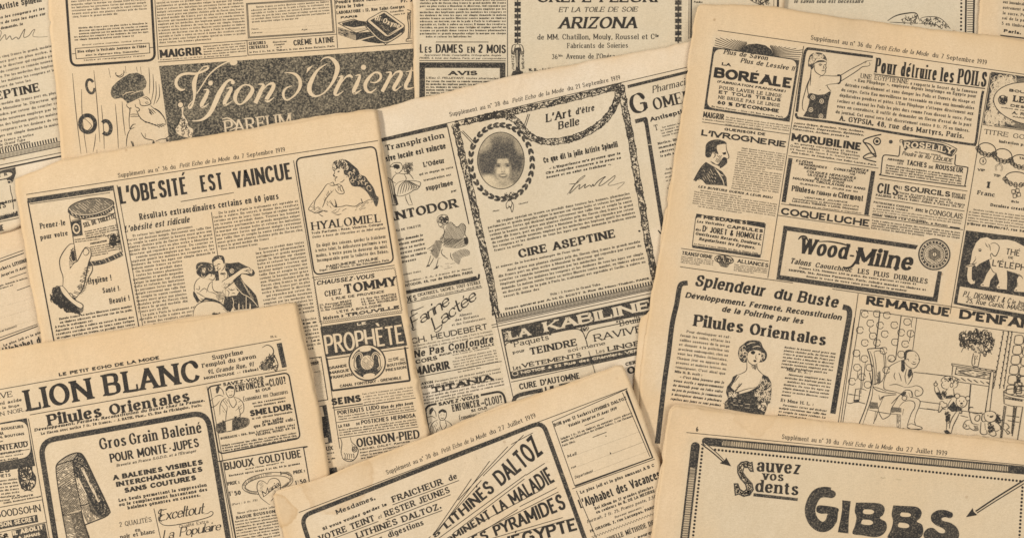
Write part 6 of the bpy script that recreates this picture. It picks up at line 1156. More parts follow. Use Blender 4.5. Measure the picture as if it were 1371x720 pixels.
ln(5, 668, 340, 790, 356); ln(5, 665, 395, 790, 412); cv(6, 85, 350, 110, 358, 160, 345, 230, 360, taper=False); fl(135, 330, 180, 325, 185, 350, 140, 352, col='s'); cv(4, 92, 280, 140, 290, 200, 300); cv(4, 150, 245, 200, 240, 240, 255); ln(4, 200, 60, 195, 280); ln(4, 155, 240, 140, 330); ln(4, 185, 250, 182, 330); ht(5, 12, 3, 95, 282, 140, 285, 138, 300, 95, 296)
cv(5, 440, 0, 425, 10, 440, 22, 465, 18, 470, 0)
F(1241, 420, 7.2)
curls(230, 24, 5.5, 300, 190, 400, 170, 500, 150, 600, 190, 650, 260, 620, 350, 560, 400, 500, 380, 420, 340, 340, 320); fl(430, 320, 470, 300, 540, 320, 550, 370, 500, 380, 440, 360, col='g', smooth=True); curls(24, 22, 6, 430, 300, 540, 300, 540, 380, 440, 370, col='p')
for s in ((500, 230, 480, 180, 470, 140), (520, 220, 540, 160, 590, 155), (470, 240, 400, 200, 340, 180), (470, 280, 380, 290, 330, 370), (560, 250, 610, 240, 650, 290), (560, 300, 600, 350, 625, 390), (440, 300, 400, 330, 400, 350)): cv(5, *s)
cv(6, 450, 380, 436, 440, 440, 495, 490, 510, taper=False); cv(6, 516, 385, 505, 450, 492, 510, taper=False); cv(6, 455, 400, 462, 470, 450, 490); ht(60, 14, 5, 465, 400, 490, 400, 490, 440, 465, 440)
rr(6, 0, 240, 478, 660, 545, 662, 560, 240, 495); rr(7, 0, 285, 515, 612, 570, 604, 628, 272, 582); fl(300, 545, 400, 540, 455, 560, 560, 572, 590, 590, 470, 608, 380, 590, 330, 575, col='g'); fl(330, 560, 430, 552, 540, 580, 460, 600, col='p'); ht(10, 12, 5, 280, 520, 610, 570, 604, 628, 272, 582, brk=.55); ln(5, 250, 500, 240, 590)
ht(35, 26, 6, 440, 510, 650, 545, 648, 558, 440, 525); ht(35, 28, 6, 290, 612, 610, 660, 606, 680, 290, 630)
for x0, x1 in ((740, 640), (790, 700), (822, 740)): ln(4, x0, 165, x1, 720); ht(70, 30, 7, x0-12, 170, x0+6, 170, x1+6, 720, x1-12, 720, jit=.6)
for c in range(2):
    for r_ in range(6):
        x = 848 + c*95 - r_*15.5; y = 210 + c*12 + r_*96; cv(5, x, y+20, x+10, y, x+75, y+2, x+72, y+78, x-2, y+76, x, y+20, taper=False)
ln(5, -8, 572, 240, 606)
F(1241, 480, 6)
ln(5, 250, 185, 500, 222); ln(9, 352, 205, 335, 412); ln(5, 500, 225, 468, 425); ln(5, 515, 105, 470, 425); ln(5, 540, 105, 505, 425); ln(5, 265, 415, 445, 440); ln(5, 270, 455, 330, 470); ln(4, 0, 348, 110, 362); ln(4, 0, 400, 95, 414); ht(35, 22, 6, 250, 150, 500, 190, 500, 205, 250, 170)
fl(120, 165, 150, 142, 190, 138, 235, 150, 250, 190, 240, 225, 205, 240, 180, 220, 165, 240, 130, 232, 115, 200, col='p', smooth=True); cv(6, 115, 185, 118, 165, 150, 142, 200, 140, 240, 158, 250, 190, 238, 225, 212, 235); cv(6, 118, 180, 128, 190, 116, 205, 125, 230, 150, 242, 165, 240); curls(26, 13, 4, 130, 160, 180, 142, 235, 160, 235, 200, 190, 190); el(198, 212, 12, 16, w=5); ln(7, 140, 165, 158, 160); cv(5, 128, 210, 140, 214)
el(70, 205, 14, 14, w=6); ln(5, 72, 192, 72, 175); cv(6, 60, 222, 65, 260, 85, 295, 110, 325, 135, 320); fl(75, 270, 100, 265, 120, 300, 128, 328, 100, 322, 82, 295, col='s'); cv(5, 85, 225, 100, 260, 118, 285, 150, 260, 165, 240); cv(5, 212, 240, 218, 280, 215, 310, 190, 318); fl(150, 300, 200, 290, 220, 300, 190, 318, 150, 320, col='s'); curls(16, 12, 4, 120, 260, 150, 270, 150, 310, 125, 310)
fl(170, 330, 220, 310, 245, 340, 235, 410, 180, 420, 150, 400, col='p', smooth=True); cv(6, 200, 320, 175, 360, 165, 410); fl(165, 395, 215, 340, 240, 380, 285, 400, 270, 420, 200, 425, col='s'); cv(6, 240, 420, 205, 470, 185, 520, 180, 560); cv(6, 265, 425, 240, 480, 210, 540, 195, 600); cv(5, 150, 420, 155, 480, 160, 520, 155, 570); cv(5, 185, 440, 180, 500, 170, 520); fl(135, 575, 165, 570, 195, 600, 160, 606, 145, 595, col='s'); curls(30, 12, 4, 150, 430, 190, 430, 175, 500, 160, 510)
el(278, 345, 44, 46, col='p'); el(278, 345, 44, 46, w=6); el(244, 298, 20, 19, col='p'); el(244, 298, 20, 19, w=6); el(328, 318, 17, 18, col='p'); el(328, 318, 17, 18, w=6); el(262, 338, 4, 5); el(296, 340, 4, 5); el(278, 358, 12, 8); cv(5, 264, 370, 278, 380, 294, 370)
cv(6, 105, 345, 125, 340, 140, 355, 160, 360, 158, 385, 130, 395, 105, 425, 92, 425, 98, 390, 105, 345); cv(6, 115, 380, 130, 400, 150, 405); cv(5, 265, 400, 280, 420, 275, 440, 262, 430)
cv(7, 345, 440, 335, 410, 350, 388, 372, 392, taper=False); cv(6, 340, 440, 355, 500, 370, 520, 420, 530); cv(5, 362, 435, 400, 440, 445, 430); cv(5, 400, 455, 420, 450, 425, 475, 410, 500, 385, 490, 390, 465, 400, 455); cv(6, 345, 490, 310, 500, 290, 545, 320, 565, 345, 560, 380, 575, 410, 572, 405, 540); cv(5, 305, 520, 320, 540, 300, 548); cv(5, 330, 530, 350, 560); ht(60, 10, 4, 375, 535, 405, 535, 405, 572, 380, 570)
cv(6, 460, 435, 485, 420, 520, 420, 550, 435, 560, 465, 545, 495, 510, 508, 480, 500, 462, 475, 460, 435); cv(6, 462, 435, 445, 450, 440, 490, 455, 505, 478, 495); cv(6, 550, 435, 565, 470, 560, 510, 545, 500); el(490, 455, 4, 5); el(530, 458, 4, 5); el(516, 465, 13, 8); cv(6, 435, 505, 430, 560, 430, 595, 455, 608, 482, 600, 478, 570); cv(6, 465, 515, 470, 570); cv(6, 560, 510, 590, 540, 590, 570); cv(6, 510, 600, 500, 590, 520, 575, 560, 580, 580, 570); cv(6, 490, 600, 530, 620, 555, 610, 550, 585); curls(20, 14, 5, 495, 520, 535, 520, 535, 580, 500, 580)
curls(14, 20, 5, 565, 445, 600, 445, 600, 500, 570, 510); cv(6, 615, 560, 640, 590, 650, 605, 665, 590, 640, 570, 660, 550, 640, 520, 615, 515)
cv(6, 615, 262, 650, 245, 700, 240, 780, 255, taper=False); cv(7, 615, 265, 660, 285, 720, 300, 790, 308, taper=False); cv(5, 617, 290, 680, 312, 785, 330); ln(5, 617, 265, 620, 360); cv(5, 620, 360, 680, 378, 770, 385); t("DOMINIQUE", 628, 322, 770, 345, 14, 'sb'); ln(6, 622, 375, 590, 640); ln(5, 635, 378, 600, 640); ln(6, 720, 385, 685, 620); ln(6, 698, 382, 680, 600); ht(80, 8, 4, 700, 388, 722, 388, 700, 560, 688, 560); ln(6, 770, 385, 725, 665); ln(6, 640, 455, 740, 468); ln(5, 650, 495, 740, 510)
rr(7, 8, 706, 185, 764, 192, 758, 280, 698, 272); fl(722, 160, 752, 164, 750, 190, 720, 186); el(740, 142, 13, 15, w=6); fl(735, 120, 745, 120, 745, 135, 733, 133); rr(4, 0, 715, 215, 750, 220, 746, 262, 710, 256)
sub()

# ---------------- bottom left page
news("bottom left page with a drawing of a folded belt in a thick rounded frame",
     [[(-110, 486), (0, 469), (220, 433), (375, 408), (396, 406)], [(396, 406), (413, 482), (428, 545), (441, 637), (470, 820)], [(-60, 900), (470, 820)], [(-110, 486), (-60, 900)]], WARM, 40, age=.7, gap=.9, lift=1.3, aw=16, inner=(1.2, -1.2))
F(0, 0, 1)
ad(None, name='page_header'); CUR['ad'].patch = None; sub('page_header'); t("LE PETIT ECHO DE LA MODE", 79, 503.5, 214, 480.5, 4.6, 'sb'); ln(.8, -20, 524.5, 376, 454); t("25 c.", 362, 452.5, 371, 451, 3, 'b'); ln(.8, 40, 555, 384, 494.5)
sub('column_rule'); ln(.8, 38, 560, 66, 720); ln(.8, 277, 517, 313, 725); ln(.8, 281, 517, 317, 725); sub()
F(0, 470, 4.8)
ad("detergent banner in huge capitals with a small cat", -60, 255, 0, 246, 1805, -60, 1840, 110, 180, 402, -60, 440)
t("LESSIVE", -160, 330, 84, 290, 36, 'r'); t("ni acide", 2, 345, 142, 319, 21, 'r'); t("salit le linge", -60, 386, 126, 352, 17, 'r'); t("LION NOIR.", -62, 428, 158, 386, 26, 'r')
F(0, 0, 1); t("LION", 35.5, 550.5, 126, 533, 28.5, 'b'); t("BLANC", 139.5, 530, 270, 509.5, 28.5, 'b')
F(260, 450, 4.5); t("Supprime", 108, 142, 298, 106, 27, 'b'); t("l'emploi du savon", 48, 190, 374, 131, 26, 'b'); t("91, Grande Rue, 91", 82, 229, 358, 180, 27, 'bi'); t("MONTROUGE -- (Seine)", 60, 262, 388, 205, 17, 'sb'); fl(496, 44, 527, 38, 558, 184, 530, 190, col='s')
sub('illustration'); cv(6, 410, 68, 440, 52, 470, 68, 478, 100, 455, 130, 440, 150); cv(6, 470, 100, 490, 130, 505, 170, 500, 200); curls(80, 14, 5, 400, 170, 450, 110, 480, 110, 500, 200, 440, 205, 400, 195); el(425, 185, 22, 18, col='g'); fl(400, 180, 415, 168, 418, 200, 402, 202, col='s'); sub()
F(0, 480, 3)
ad("pills advertisement in heavy letters under the big headline", 125, 238, 800, 118, 805, 175, 140, 300)
t("Pilules", 192, 270, 412, 231, 45, 'bb'); t("Orientales", 442, 226, 765, 168, 42, 'bb'); t("Développement, Fermeté, Reconstitution du Buste chez la Femme.", 138, 292, 822, 172, 12, 'bi'); t("Le flacon avec notice 7 fr. 20 franco. — J. RATIE, Phar., 45, Rue de l'Échiquier, Paris.", 165, 306, 812, 190, 11, 'b')
ad("corset stay advertisement Gros Grain Baleiné in a thick rounded frame", 150, 320, 845, 200, 960, 900, 240, 900)
rr(22, 62, 160, 332, 832, 213, 940, 860, 262, 960, col='s')
F(0, 0, 1)
t("Gros", 134, 601.5, 170, 595.5, 15, 'b'); t("Grain", 174, 595, 212, 588.5, 15, 'b'); t("Baleiné", 218, 587.5, 271, 578.5, 15, 'b'); t("POUR MONTE-JUPES", 148, 619, 267, 597.5, 12, 'sb'); t("Breveté en France S.G.D.G. et à l'Étranger", 156, 624.5, 263, 604.5, 3.8, 'i')
t("A BALEINES VISIBLES", 152, 642.5, 272, 621, 6.8, 'sx'); t("INTERCHANGEABLES", 156, 651.5, 271.5, 630.5, 6.8, 'sx'); t("SANS COUTURES", 167, 659.5, 263, 642, 6.8, 'sx'); t("Les Seuls permettant la suppression", 159, 671.5, 277, 650.5, 4.6, 'b'); t("ou le remplacement instantané des", 159.5, 677.5, 278, 656.5, 4.6, 'b'); t("baleines gênantes ou cassées.", 171, 681.5, 268.5, 664, 4.6, 'b')
t("2 QUALITÉS", 160, 705, 203.5, 697.5, 6.4, 'r'); t("en", 181, 711.5, 188, 710.5, 5, 'b'); t("noir et blanc", 161, 721, 208, 713, 5.5, 'b'); ln(.8, 206, 680, 216, 725)
F(180, 580, 5.143); t("Exceltout", 168, 602, 478, 548, 74, 'sc'); cv(6, 170, 560, 165, 590, 185, 620, 225, 632, 300, 625, 420, 600, 520, 570, 542, 545, 525, 535, 505, 548, 480, 552); cv(7, 200, 530, 182, 520, 165, 545, 190, 562, 165, 585, 190, 608); t("Qualité Extra", 310, 652, 510, 614, 24, 'th'); t("La Populaire", 195, 728, 594, 662, 62, 'sc')
F(50, 560, 4.5); sub('illustration')
fl(110, 290, 125, 265, 160, 235, 210, 210, 240, 208, 262, 212, 285, 240, 330, 330, 380, 440, 430, 550, 430, 575, 410, 585, 375, 600, 330, 615, 300, 635, 285, 640, 262, 540, 250, 470, 280, 560, 290, 640, 320, 730, 180, 730, 160, 640, 130, 470, col='g', smooth=False)
fl(112, 290, 212, 250, 235, 420, 262, 540, 290, 640, 325, 760, 185, 760, 150, 600, 128, 430, col='p'); ht(30, 8, 4, 115, 285, 160, 238, 215, 212, 235, 212, 212, 250, 130, 280); fl(228, 340, 300, 480, 320, 560, 375, 598, 300, 636, 282, 630, 262, 540, 240, 420, col='p')
ht(25, 9, 4, 112, 290, 212, 250, 230, 395, 128, 420, brk=.12); ht(-35, 10, 3.5, 112, 290, 212, 250, 230, 395, 128, 420, brk=.3); ht(30, 7, 4, 128, 425, 232, 400, 258, 550, 150, 578, brk=.1); ht(-40, 8, 3.5, 128, 425, 232, 400, 258, 550, 150, 578, brk=.2); ht(20, 7, 4.5, 152, 585, 262, 560, 325, 740, 188, 740, brk=.1); ht(-50, 7, 4, 200, 585, 262, 560, 325, 740, 240, 740, brk=.15)
ht(58, 8, 4, 235, 345, 300, 480, 312, 510, 260, 525, brk=.15); ht(65, 7, 4.5, 262, 530, 318, 518, 370, 595, 300, 632, brk=.1)
fl(212, 250, 240, 208, 262, 212, 290, 245, 335, 345, 385, 450, 432, 555, 428, 580, 400, 592, 372, 585, 330, 520, 280, 420, 245, 345, 222, 330, 215, 290, col='s', smooth=False); cv(14, 268, 295, 290, 340, 320, 400, 345, 450, 372, 500, col='p', taper=False); ht(70, 12, 4, 262, 290, 285, 310, 375, 490, 360, 500, brk=.3); specks(220, 2.4, 220, 240, 262, 215, 400, 480, 430, 560, 390, 580, 300, 430, 230, 330, col='p')
cv(7, 112, 292, 125, 265, 170, 230, 215, 210, 250, 206, 272, 218, 295, 255, 345, 360, 430, 540, 432, 570, 405, 592, 340, 618, 290, 638, taper=False); cv(6, 112, 290, 115, 340, 130, 450, 155, 600, 180, 730, taper=False); cv(6, 212, 250, 225, 340, 250, 470, 275, 600, 310, 720, taper=False); cv(9, 128, 418, 180, 408, 234, 396, taper=False); cv(4, 140, 416, 225, 399, col='p'); cv(9, 150, 580, 210, 572, 262, 560, taper=False); cv(4, 165, 578, 255, 562, col='p'); cv(7, 255, 525, 290, 518, 312, 508, taper=False); fl(228, 342, 245, 338, 250, 355, 235, 355, col='s'); cv(6, 120, 280, 170, 262, 212, 250, taper=False)
sub(); F(0, 470, 4.8)
ad("blood purifier advertisement in a black cornered box", -60, 468, 175, 430, 225, 720, -60, 760)
fl(-60, 470, 172, 428, 226, 735, -60, 780, col='s'); rfill(70, -200, 505, 172, 440, 205, 675, -200, 745)
for s, x, y, x1, y1, h in (("BOUTONS - ROUGEURS", -150, 530, 152, 490, 19), ("ECZÉMA", -60, 548, 24, 534, 20), ("DÉMANGEAISON, BOUTONS", -200, 590, 158, 536, 17), ("Traités par", -60, 592, 22, 580, 11), ("CHANTEAUD", -90, 652, 182, 612, 38), ("LE DÉPURATIF", -60, 676, 142, 645, 15), ("en vente dans toutes", -60, 694, 150, 662, 10), ("RENNES, PARIS", -60, 715, 118, 690, 11)): t(s, x, y, x1, y1, h, 'sb')
ln(3, -60, 612, 180, 578); ln(3, -60, 666, 190, 628)
F(0, 600, 6)
ad("small advertisement with a woman's face in a dark medallion", -60, 150, 270, 100, 335, 380, -60, 440)
t("PILULES", -200, 222, 80, 188, 46, 'sb'); t("SACHETS", -90, 243, 88, 224, 27, 's'); b(-60, 275, 140, 250, 4, 26, 7, 'sb', h=15, ind=False)
sub('portrait'); fl(145, 150, 250, 130, 262, 180, 290, 230, 282, 300, 240, 335, 190, 330, 160, 290, 145, 230, col='s', smooth=True); fl(165, 170, 215, 145, 250, 175, 250, 230, 220, 255, 180, 240, 160, 200, col='p', smooth=True); curls(50, 24, 6, 160, 170, 215, 145, 255, 180, 250, 230, 170, 220); fl(170, 270, 220, 255, 275, 260, 270, 300, 235, 330, 190, 320, col='p', smooth=True); curls(40, 24, 5, 170, 270, 275, 260, 260, 320, 190, 320); sub()
t("FAVORITE", 95, 408, 270, 378, 15, 'sb'); t("PARIS, Boulevard Sébastopol", 30, 445, 330, 388, 13, 'b')
ad("boxed soap advertisement with white words on black labels", -60, 478, 345, 405, 440, 900, -60, 900)
ln(6, -60, 482, 340, 410); ln(6, 340, 410, 372, 580); t("GOODSOHN", -32, 560, 330, 503, 58, 's'); fl(-60, 603, 298, 530, 308, 590, -60, 660, col='s'); t("SON SECRET", 4, 632, 292, 578, 38, 'sb', 'p'); ln(3, -60, 685, 372, 590); fl(92, 660, 362, 598, 400, 800, 118, 800, col='s'); t("IL ABOLIT", 105, 698, 352, 644, 36, 'sx', 'p'); t("A JAMAIS", 150, 728, 324, 694, 24, 'sb', 'p'); specks(70, 9, -30, 690, 60, 680, 80, 760, -30, 760)
F(260, 450, 4.5)
ad("cobbler advertisement with a hammering man in a rounded frame", 76, 298, 572, 212, 646, 612, 148, 715)
rr(9, 30, 80, 304, 568, 218, 640, 612, 150, 708); fl(160, 278, 425, 232, 428, 262, 165, 306, col='p')
t("SAVEZ-VOUS", 174, 301, 420, 259, 21, 'sx'); t("ENFONCER", 250, 335, 425, 302, 42, 'b'); t("UN", 430, 298, 450, 294, 14, 'b'); t("CLOU?", 456, 304, 556, 284, 46, 'b'); t("SI OUI", 368, 339, 460, 321, 17, 'bb'); t("Économisez vos Chaussures", 298, 392, 566, 344, 26, 's'); t("en les ressemelant", 350, 410, 552, 374, 12, 'sb'); t("vous-mêmes avec", 360, 428, 552, 394, 13, 'sb'); t("SMELDUR", 338, 482, 590, 440, 37, 'sx'); t("le cuir chromé imperméable", 350, 502, 592, 460, 13, 's'); t("plus solide", 412, 522, 540, 500, 17, 'b'); t("que le meilleur cuir.", 358, 552, 606, 506, 20, 'b'); t("BUREAUX : 180, Rue Lafayette, PARIS (10e)", 160, 622, 608, 538, 14, 'b'); t("TÉLÉPH. NORD 09-14", 370, 600, 610, 556, 14, 'b'); b(166, 664, 616, 586, 3, 15, 3, 'sb', h=11, ind=False, last=1)
sub('illustration'); cobbler(1.0, 118, 295, -3); sub()
F(290, 590, 5.538)
ad("gold ring advertisement BIJOUX with a heart engraved Maria", 28, 150, 642, 40, 690, 310, 760, 700, 150, 790)
cv(8, 640, 45, 648, 70, 688, 305, taper=False); cv(8, 645, 50, 630, 45, 60, 142, 38, 150, 36, 170, 60, 300, 142, 730, taper=False); t("BIJOUX", 62, 217, 278, 181, 58, 'sb'); t("GOLDTUBE", 318, 174, 634, 118, 58, 'sb'); t("aussi riche, élégant et", 212, 214, 500, 160, 11, 's'); t("Enchâssé après usage 3 et 6h. 80 le gramme", 92, 264, 620, 172, 15, 'b')
t("PRIX :", 82, 330, 170, 314, 26, 'sb'); t("1", 92, 408, 106, 406, 34, 'sb'); t("f", 112, 385, 120, 384, 16, 'b'); t("50", 134, 404, 182, 396, 34, 'sb'); t("PRIX :", 570, 246, 656, 230, 26, 'sb'); t("1", 584, 328, 596, 326, 34, 'sb'); t("f", 602, 306, 610, 304, 16, 'b'); t("50", 620, 321, 668, 313, 36, 'sb'); t("(Port : 0 fr. 75)", 112, 478, 302, 444, 15, 'i')
t("Nous offrons cette jolie", 156, 542, 432, 493, 16, 'r'); t("BAGUE ÉCUSSON", 146, 580, 436, 530, 23, 'b'); b(136, 604, 450, 550, 3, 21.5, 9, 'b', h=12, ind=False)
sub('illustration'); el(378, 312, 188, 72, w=24, rot=-9, col='p'); el(378, 312, 190, 76, w=5, rot=-9); el(378, 316, 168, 54, w=4, rot=-9); ht(70, 8, 4, 190, 330, 215, 285, 280, 255, 400, 230, 410, 245, 300, 275, 240, 300, 215, 340, brk=.1); ht(-60, 8, 4, 195, 340, 215, 345, 260, 375, 330, 380, 320, 400, 240, 390, brk=.1); ht(75, 8, 5, 480, 230, 530, 225, 560, 250, 560, 290, 530, 330, 480, 360, 480, 340, 530, 300, 545, 270, 520, 245, 480, 245, brk=.1); fl(470, 225, 480, 226, 482, 250, 474, 252)
fl(300, 320, 320, 295, 350, 300, 375, 318, 395, 285, 425, 275, 455, 285, 472, 320, 470, 370, 440, 400, 412, 430, 395, 470, 360, 445, 320, 410, 302, 365, col='p', smooth=True); cv(6, 375, 320, 350, 300, 320, 294, 302, 318, 302, 362, 325, 415, 362, 448, 395, 472); cv(6, 375, 318, 395, 285, 430, 275, 460, 290, 473, 325, 470, 365, 440, 395, 415, 430, 402, 445); ht(30, 10, 3, 302, 330, 330, 300, 350, 320, 330, 400, 310, 370, brk=.3); cv(5, 345, 415, 365, 400, 440, 340, 445, 350); t("Maria", 345, 412, 468, 330, 40, 'sc'); ht(-60, 9, 3, 430, 340, 468, 310, 468, 365, 420, 415, brk=.3)
sub()

# ---------------- bottom centre page
news("bottom centre page with fanned lettering, a coupon and a brown stained corner",
     [[(367, 664), (372, 657), (440, 636), (480, 619), (560, 590), (660, 549), (790, 503), (826, 489), (834, 489)], [(834, 489), (887, 624), (945, 790)], [(400, 800), (945, 790)], [(367, 664), (372, 690), (381, 720), (400, 800)]], (0.735, 0.57, 0.385), 51, age=.7, gap=.9, lift=1.3, aw=15, inner=(-1.4, -.6),
     stains=((448, 632, 48, .34), (372, 684, 24, .55)))
F(0, 0, 1)
ad(None, name='page_header'); CUR['ad'].patch = None; sub('page_header'); header("30", "27 Juillet", 518, 635, 718, 558, 6.2); ln(.8, 400, 685.5, 840, 519.5); sub()
F(420, 560, 4.5)
ad("thick rounded frame with lines of lettering fanning out like rays", -62, 580, 1380, 20, 1700, 900, 40, 1000)
F(0, 0, 1); rr(6.0, 14, 403, 691, 726.5, 564, 808, 790, 438, 800, col='s'); F(420, 560, 4.5)
t("Mesdames,", 138, 577, 374, 486, 28, 'b'); t("Si vous voulez garder la", 55, 674, 442, 522, 19, 'b'); F(440, 480, 3); t("FRAICHEUR", 258, 577, 462, 502, 25, 'b'); t("de", 484, 492, 519, 479, 23, 'b'); ln(2.6, 256, 586, 523, 488); t("VOTRE TEINT", -34, 734, 189, 648, 25, 'b'); t("et", 200, 643, 215, 637, 16, 'i'); t("RESTER JEUNES", 228, 636, 490, 535, 25, 'b'); ln(2.6, 0, 728, 200, 652); ln(2.6, 228, 646, 490, 545); t("LITHINÉS DALTOZ.", 114, 722, 455, 600, 25, 'b'); ln(2.6, 110, 735, 456, 608); t("digestions", 241, 718, 384, 665, 23, 'b'); t("Bonnes", 100, 772, 222, 726, 22, 'b')
F(580, 560, 4.5)
t("LES LITHINÉS DALTOZ", -70, 782, 672, 203, 16, 'sb', h1=135); t("DOMINENT LA MALADIE", 40, 775, 740, 375, 22, 'sb', h1=105); t("LES PYRAMIDES", 205, 775, 805, 540, 48, 'sb', h1=100); t("D'ÉGYPTE", 385, 800, 878, 668, 72, 'sb', h1=78)
for s in ((0, 700, 230, 362), (5, 712, 340, 255), (150, 490, 450, 168), (300, 345, 545, 98), (10, 690, 290, 370), (470, 155, 600, 85), (30, 722, 560, 335), (560, 340, 672, 268), (120, 690, 550, 362), (180, 680, 660, 425), (520, 530, 745, 415), (200, 722, 755, 440), (280, 690, 510, 545), (350, 722, 780, 595), (480, 700, 800, 610)): ln(2.6, *s)
t("LITHINES DALTOZ", 40, 330, 400, 185, 34, 'sb', 'h')
F(660, 480, 3)
ad("coupon headed BON with dotted lines to fill in", 238, 248, 545, 122, 648, 398, 322, 512)
rr(2.5, 0, 238, 252, 536, 122, 640, 396, 328, 508); ln(6, 534, 128, 642, 398); ln(5, 330, 512, 642, 396); ln(2, 520, 135, 630, 392)
t("BON pour 12 Sachets", 248, 273, 396, 217, 14, 'b'); t("LITHINÉS DALTOZ", 400, 216, 538, 163, 13, 'b'); t("Valable jusqu'au 15 Août 1919", 304, 275, 498, 203, 12, 'bi'); ln(2, 368, 268, 446, 238); t("Joindre 1 fr. 75 en timbres en envoyant cette adresse", 272, 327, 560, 220, 9, 'b'); t("mobile aux Laboratoires des Lithinés Daltoz, 7, rue Clermont,", 276, 338, 564, 232, 9, 'b'); t("Paris (10e).", 280, 353, 332, 334, 9, 'b'); ln(2, 400, 315, 456, 294); el(454, 310, 2.5, 2.5)
t("M.ell", 300, 398, 336, 385, 12, 'i'); dots(.8, 4, 340, 383, 600, 288); t("rue", 315, 442, 335, 434, 10, 'i'); dots(.8, 4, 338, 433, 605, 333); t("à", 470, 384, 476, 382, 10, 'b'); dots(.8, 4, 480, 381, 606, 333); t("Département", 330, 482, 402, 454, 12, 'i'); dots(.8, 4, 406, 452, 628, 368)
ad("children's album advertisement below the coupon", 335, 525, 650, 408, 780, 780, 440, 800)
ln(2, 318, 522, 650, 402); ln(1.6, 335, 530, 450, 800)
t("Le plus joli et le plus amusant A B C", 352, 542, 650, 432, 13, 'b'); t("L'Alphabet des Vacances", 352, 600, 676, 478, 36, 'sb'); t("Bel Album de 12 grandes planches", 410, 606, 645, 518, 12, 'b'); t("en couleurs de R. DE LA NÉZIÈRE", 416, 622, 652, 534, 12, 'b'); t("Portrait, 2 fr. 25. Franco poste, 2.50", 380, 660, 655, 558, 13, 'i'); t("Bureaux amusants :", 490, 640, 605, 597, 9, 'i'); t("H. ORSONI, 7, rue Lacuépas, PARIS", 392, 697, 655, 598, 12, 'sb'); zz(3, 4, 6, 398, 716, 680, 608); t("NOUVELLE MÉTHODE DE", 438, 745, 650, 665, 20, 'b'); t("comment et pourquoi", 470, 765, 660, 692, 12, 'bi')

# ---------------- bottom right page
G_ = news("bottom right page, mostly blank, with pencil-shaped bars, arrows and huge rounded letters",
     [[(898, 549), (905, 543), (940, 546), (1023, 556), (1140, 567), (1250, 579), (1371, 592), (1480, 602)], [(1480, 602), (1475, 800)], [(865, 800), (1475, 800)], [(898, 549), (893, 575), (886, 625), (879, 668), (872, 715), (865, 800)]], (0.745, 0.575, 0.388), 63, tint=(.90, .95, .99), age=.72, gap=.9, lift=1.5, aw=18, inner=(-1.6, -1.0), stains=((1012, 556, 26, .18),))
F(0, 0, 1)
ad(None, name='page_header'); CUR['ad'].patch = None; sub('page_header'); t("6", 931.5, 577, 935, 577.3, 6.4, 'b'); header("30", "27 Juillet", 1046.5, 587, 1268, 609.5, 6.4); ln(.8, 919, 578.5, 1400, 625)
ad("tooth soap advertisement inside a frame of two long pencil bars with dots", 925, 588, 1400, 632, 1400, 780, 900, 780)
def bar(x0, y0, x1, y1, hw, h0, h1, cap):
    L = math.hypot(x1-x0, y1-y0); ux, uy = (x1-x0)/L, (y1-y0)/L; vx, vy = -uy, ux
    def q(a, s): return (x0+ux*a+vx*s, y0+uy*a+vy*s)
    _fill([q(0, -hw)]+[q(-hw*.95*math.sin(k*math.pi/8), -hw*math.cos(k*math.pi/8)) for k in range(1, 8)]+[q(0, hw), q(h0, hw), q(h0, -hw)], 's')
    _fill([q(h1, -hw), q(h1, hw), q(L, hw), q(L, -hw)], 's') if h1 < L else None
    for s in (-1, 1): ribbon([q(a, s*(hw-1.2)) for a in np.linspace(h0-1, h1+1, 40)], 2.5, c='s')
    a = h0 + .5
    while a < h1: ribbon([q(a, -hw+1.5), q(a+1.6, hw-1.5)], .95 + .3*rnd.random()); a += 2.35 if a > h0+12 else 2.0
bar(945, 590.5, 1420, 633.5, 5.6, 22, 407, 1); bar(931, 597, 912, 760, 6.0, 29, 160, 1)
dots(1.75, 4.9, 957.5, 601.5, 1366, 643.5); dots(1.75, 4.9, 940.5, 600, 925.5, 740); dots(1.75, 4.9, 1369, 652, 1363.5, 740)
F(900, 550, 4.235); cv(7, 165, 186, 230, 235, 292, 290, taper=False); cv(4, 180, 182, 240, 230, 296, 284, col='p', taper=False); cv(5, 192, 186, 248, 232, 300, 284, taper=False); fl(272, 292, 298, 278, 306, 262, 334, 312, 272, 296)
F(1060, 620, 4.408); cv(9, 1371, 98, 1200, 205, 1085, 282, taper=False); cv(4, 1371, 108, 1205, 211, 1090, 287, col='p', taper=False); cv(6, 1371, 118, 1210, 217, 1093, 292, taper=False); fl(1028, 316, 1068, 262, 1074, 284, 1095, 302, 1085, 306)
F(900, 550, 4.235)
sub('heading'); fl(455, 285, 463, 345, 441, 343, 428, 322, 408, 322, 403, 345, 424, 375, 455, 408, 463, 445, 441, 478, 405, 486, 376, 472, 355, 480, 348, 408, 374, 408, 386, 440, 406, 452, 420, 440, 412, 415, 385, 385, 368, 350, 368, 310, 390, 286, 425, 280, 442, 290, col='s')
fl(448, 296, 452, 334, 446, 334, 432, 312, 405, 313, 394, 345, 416, 380, 447, 413, 454, 445, 435, 469, 405, 477, 378, 463, 362, 470, 357, 417, 368, 417, 379, 447, 405, 461, 429, 445, 420, 410, 393, 379, 377, 348, 377, 314, 395, 295, 424, 289, 442, 300, col='p')
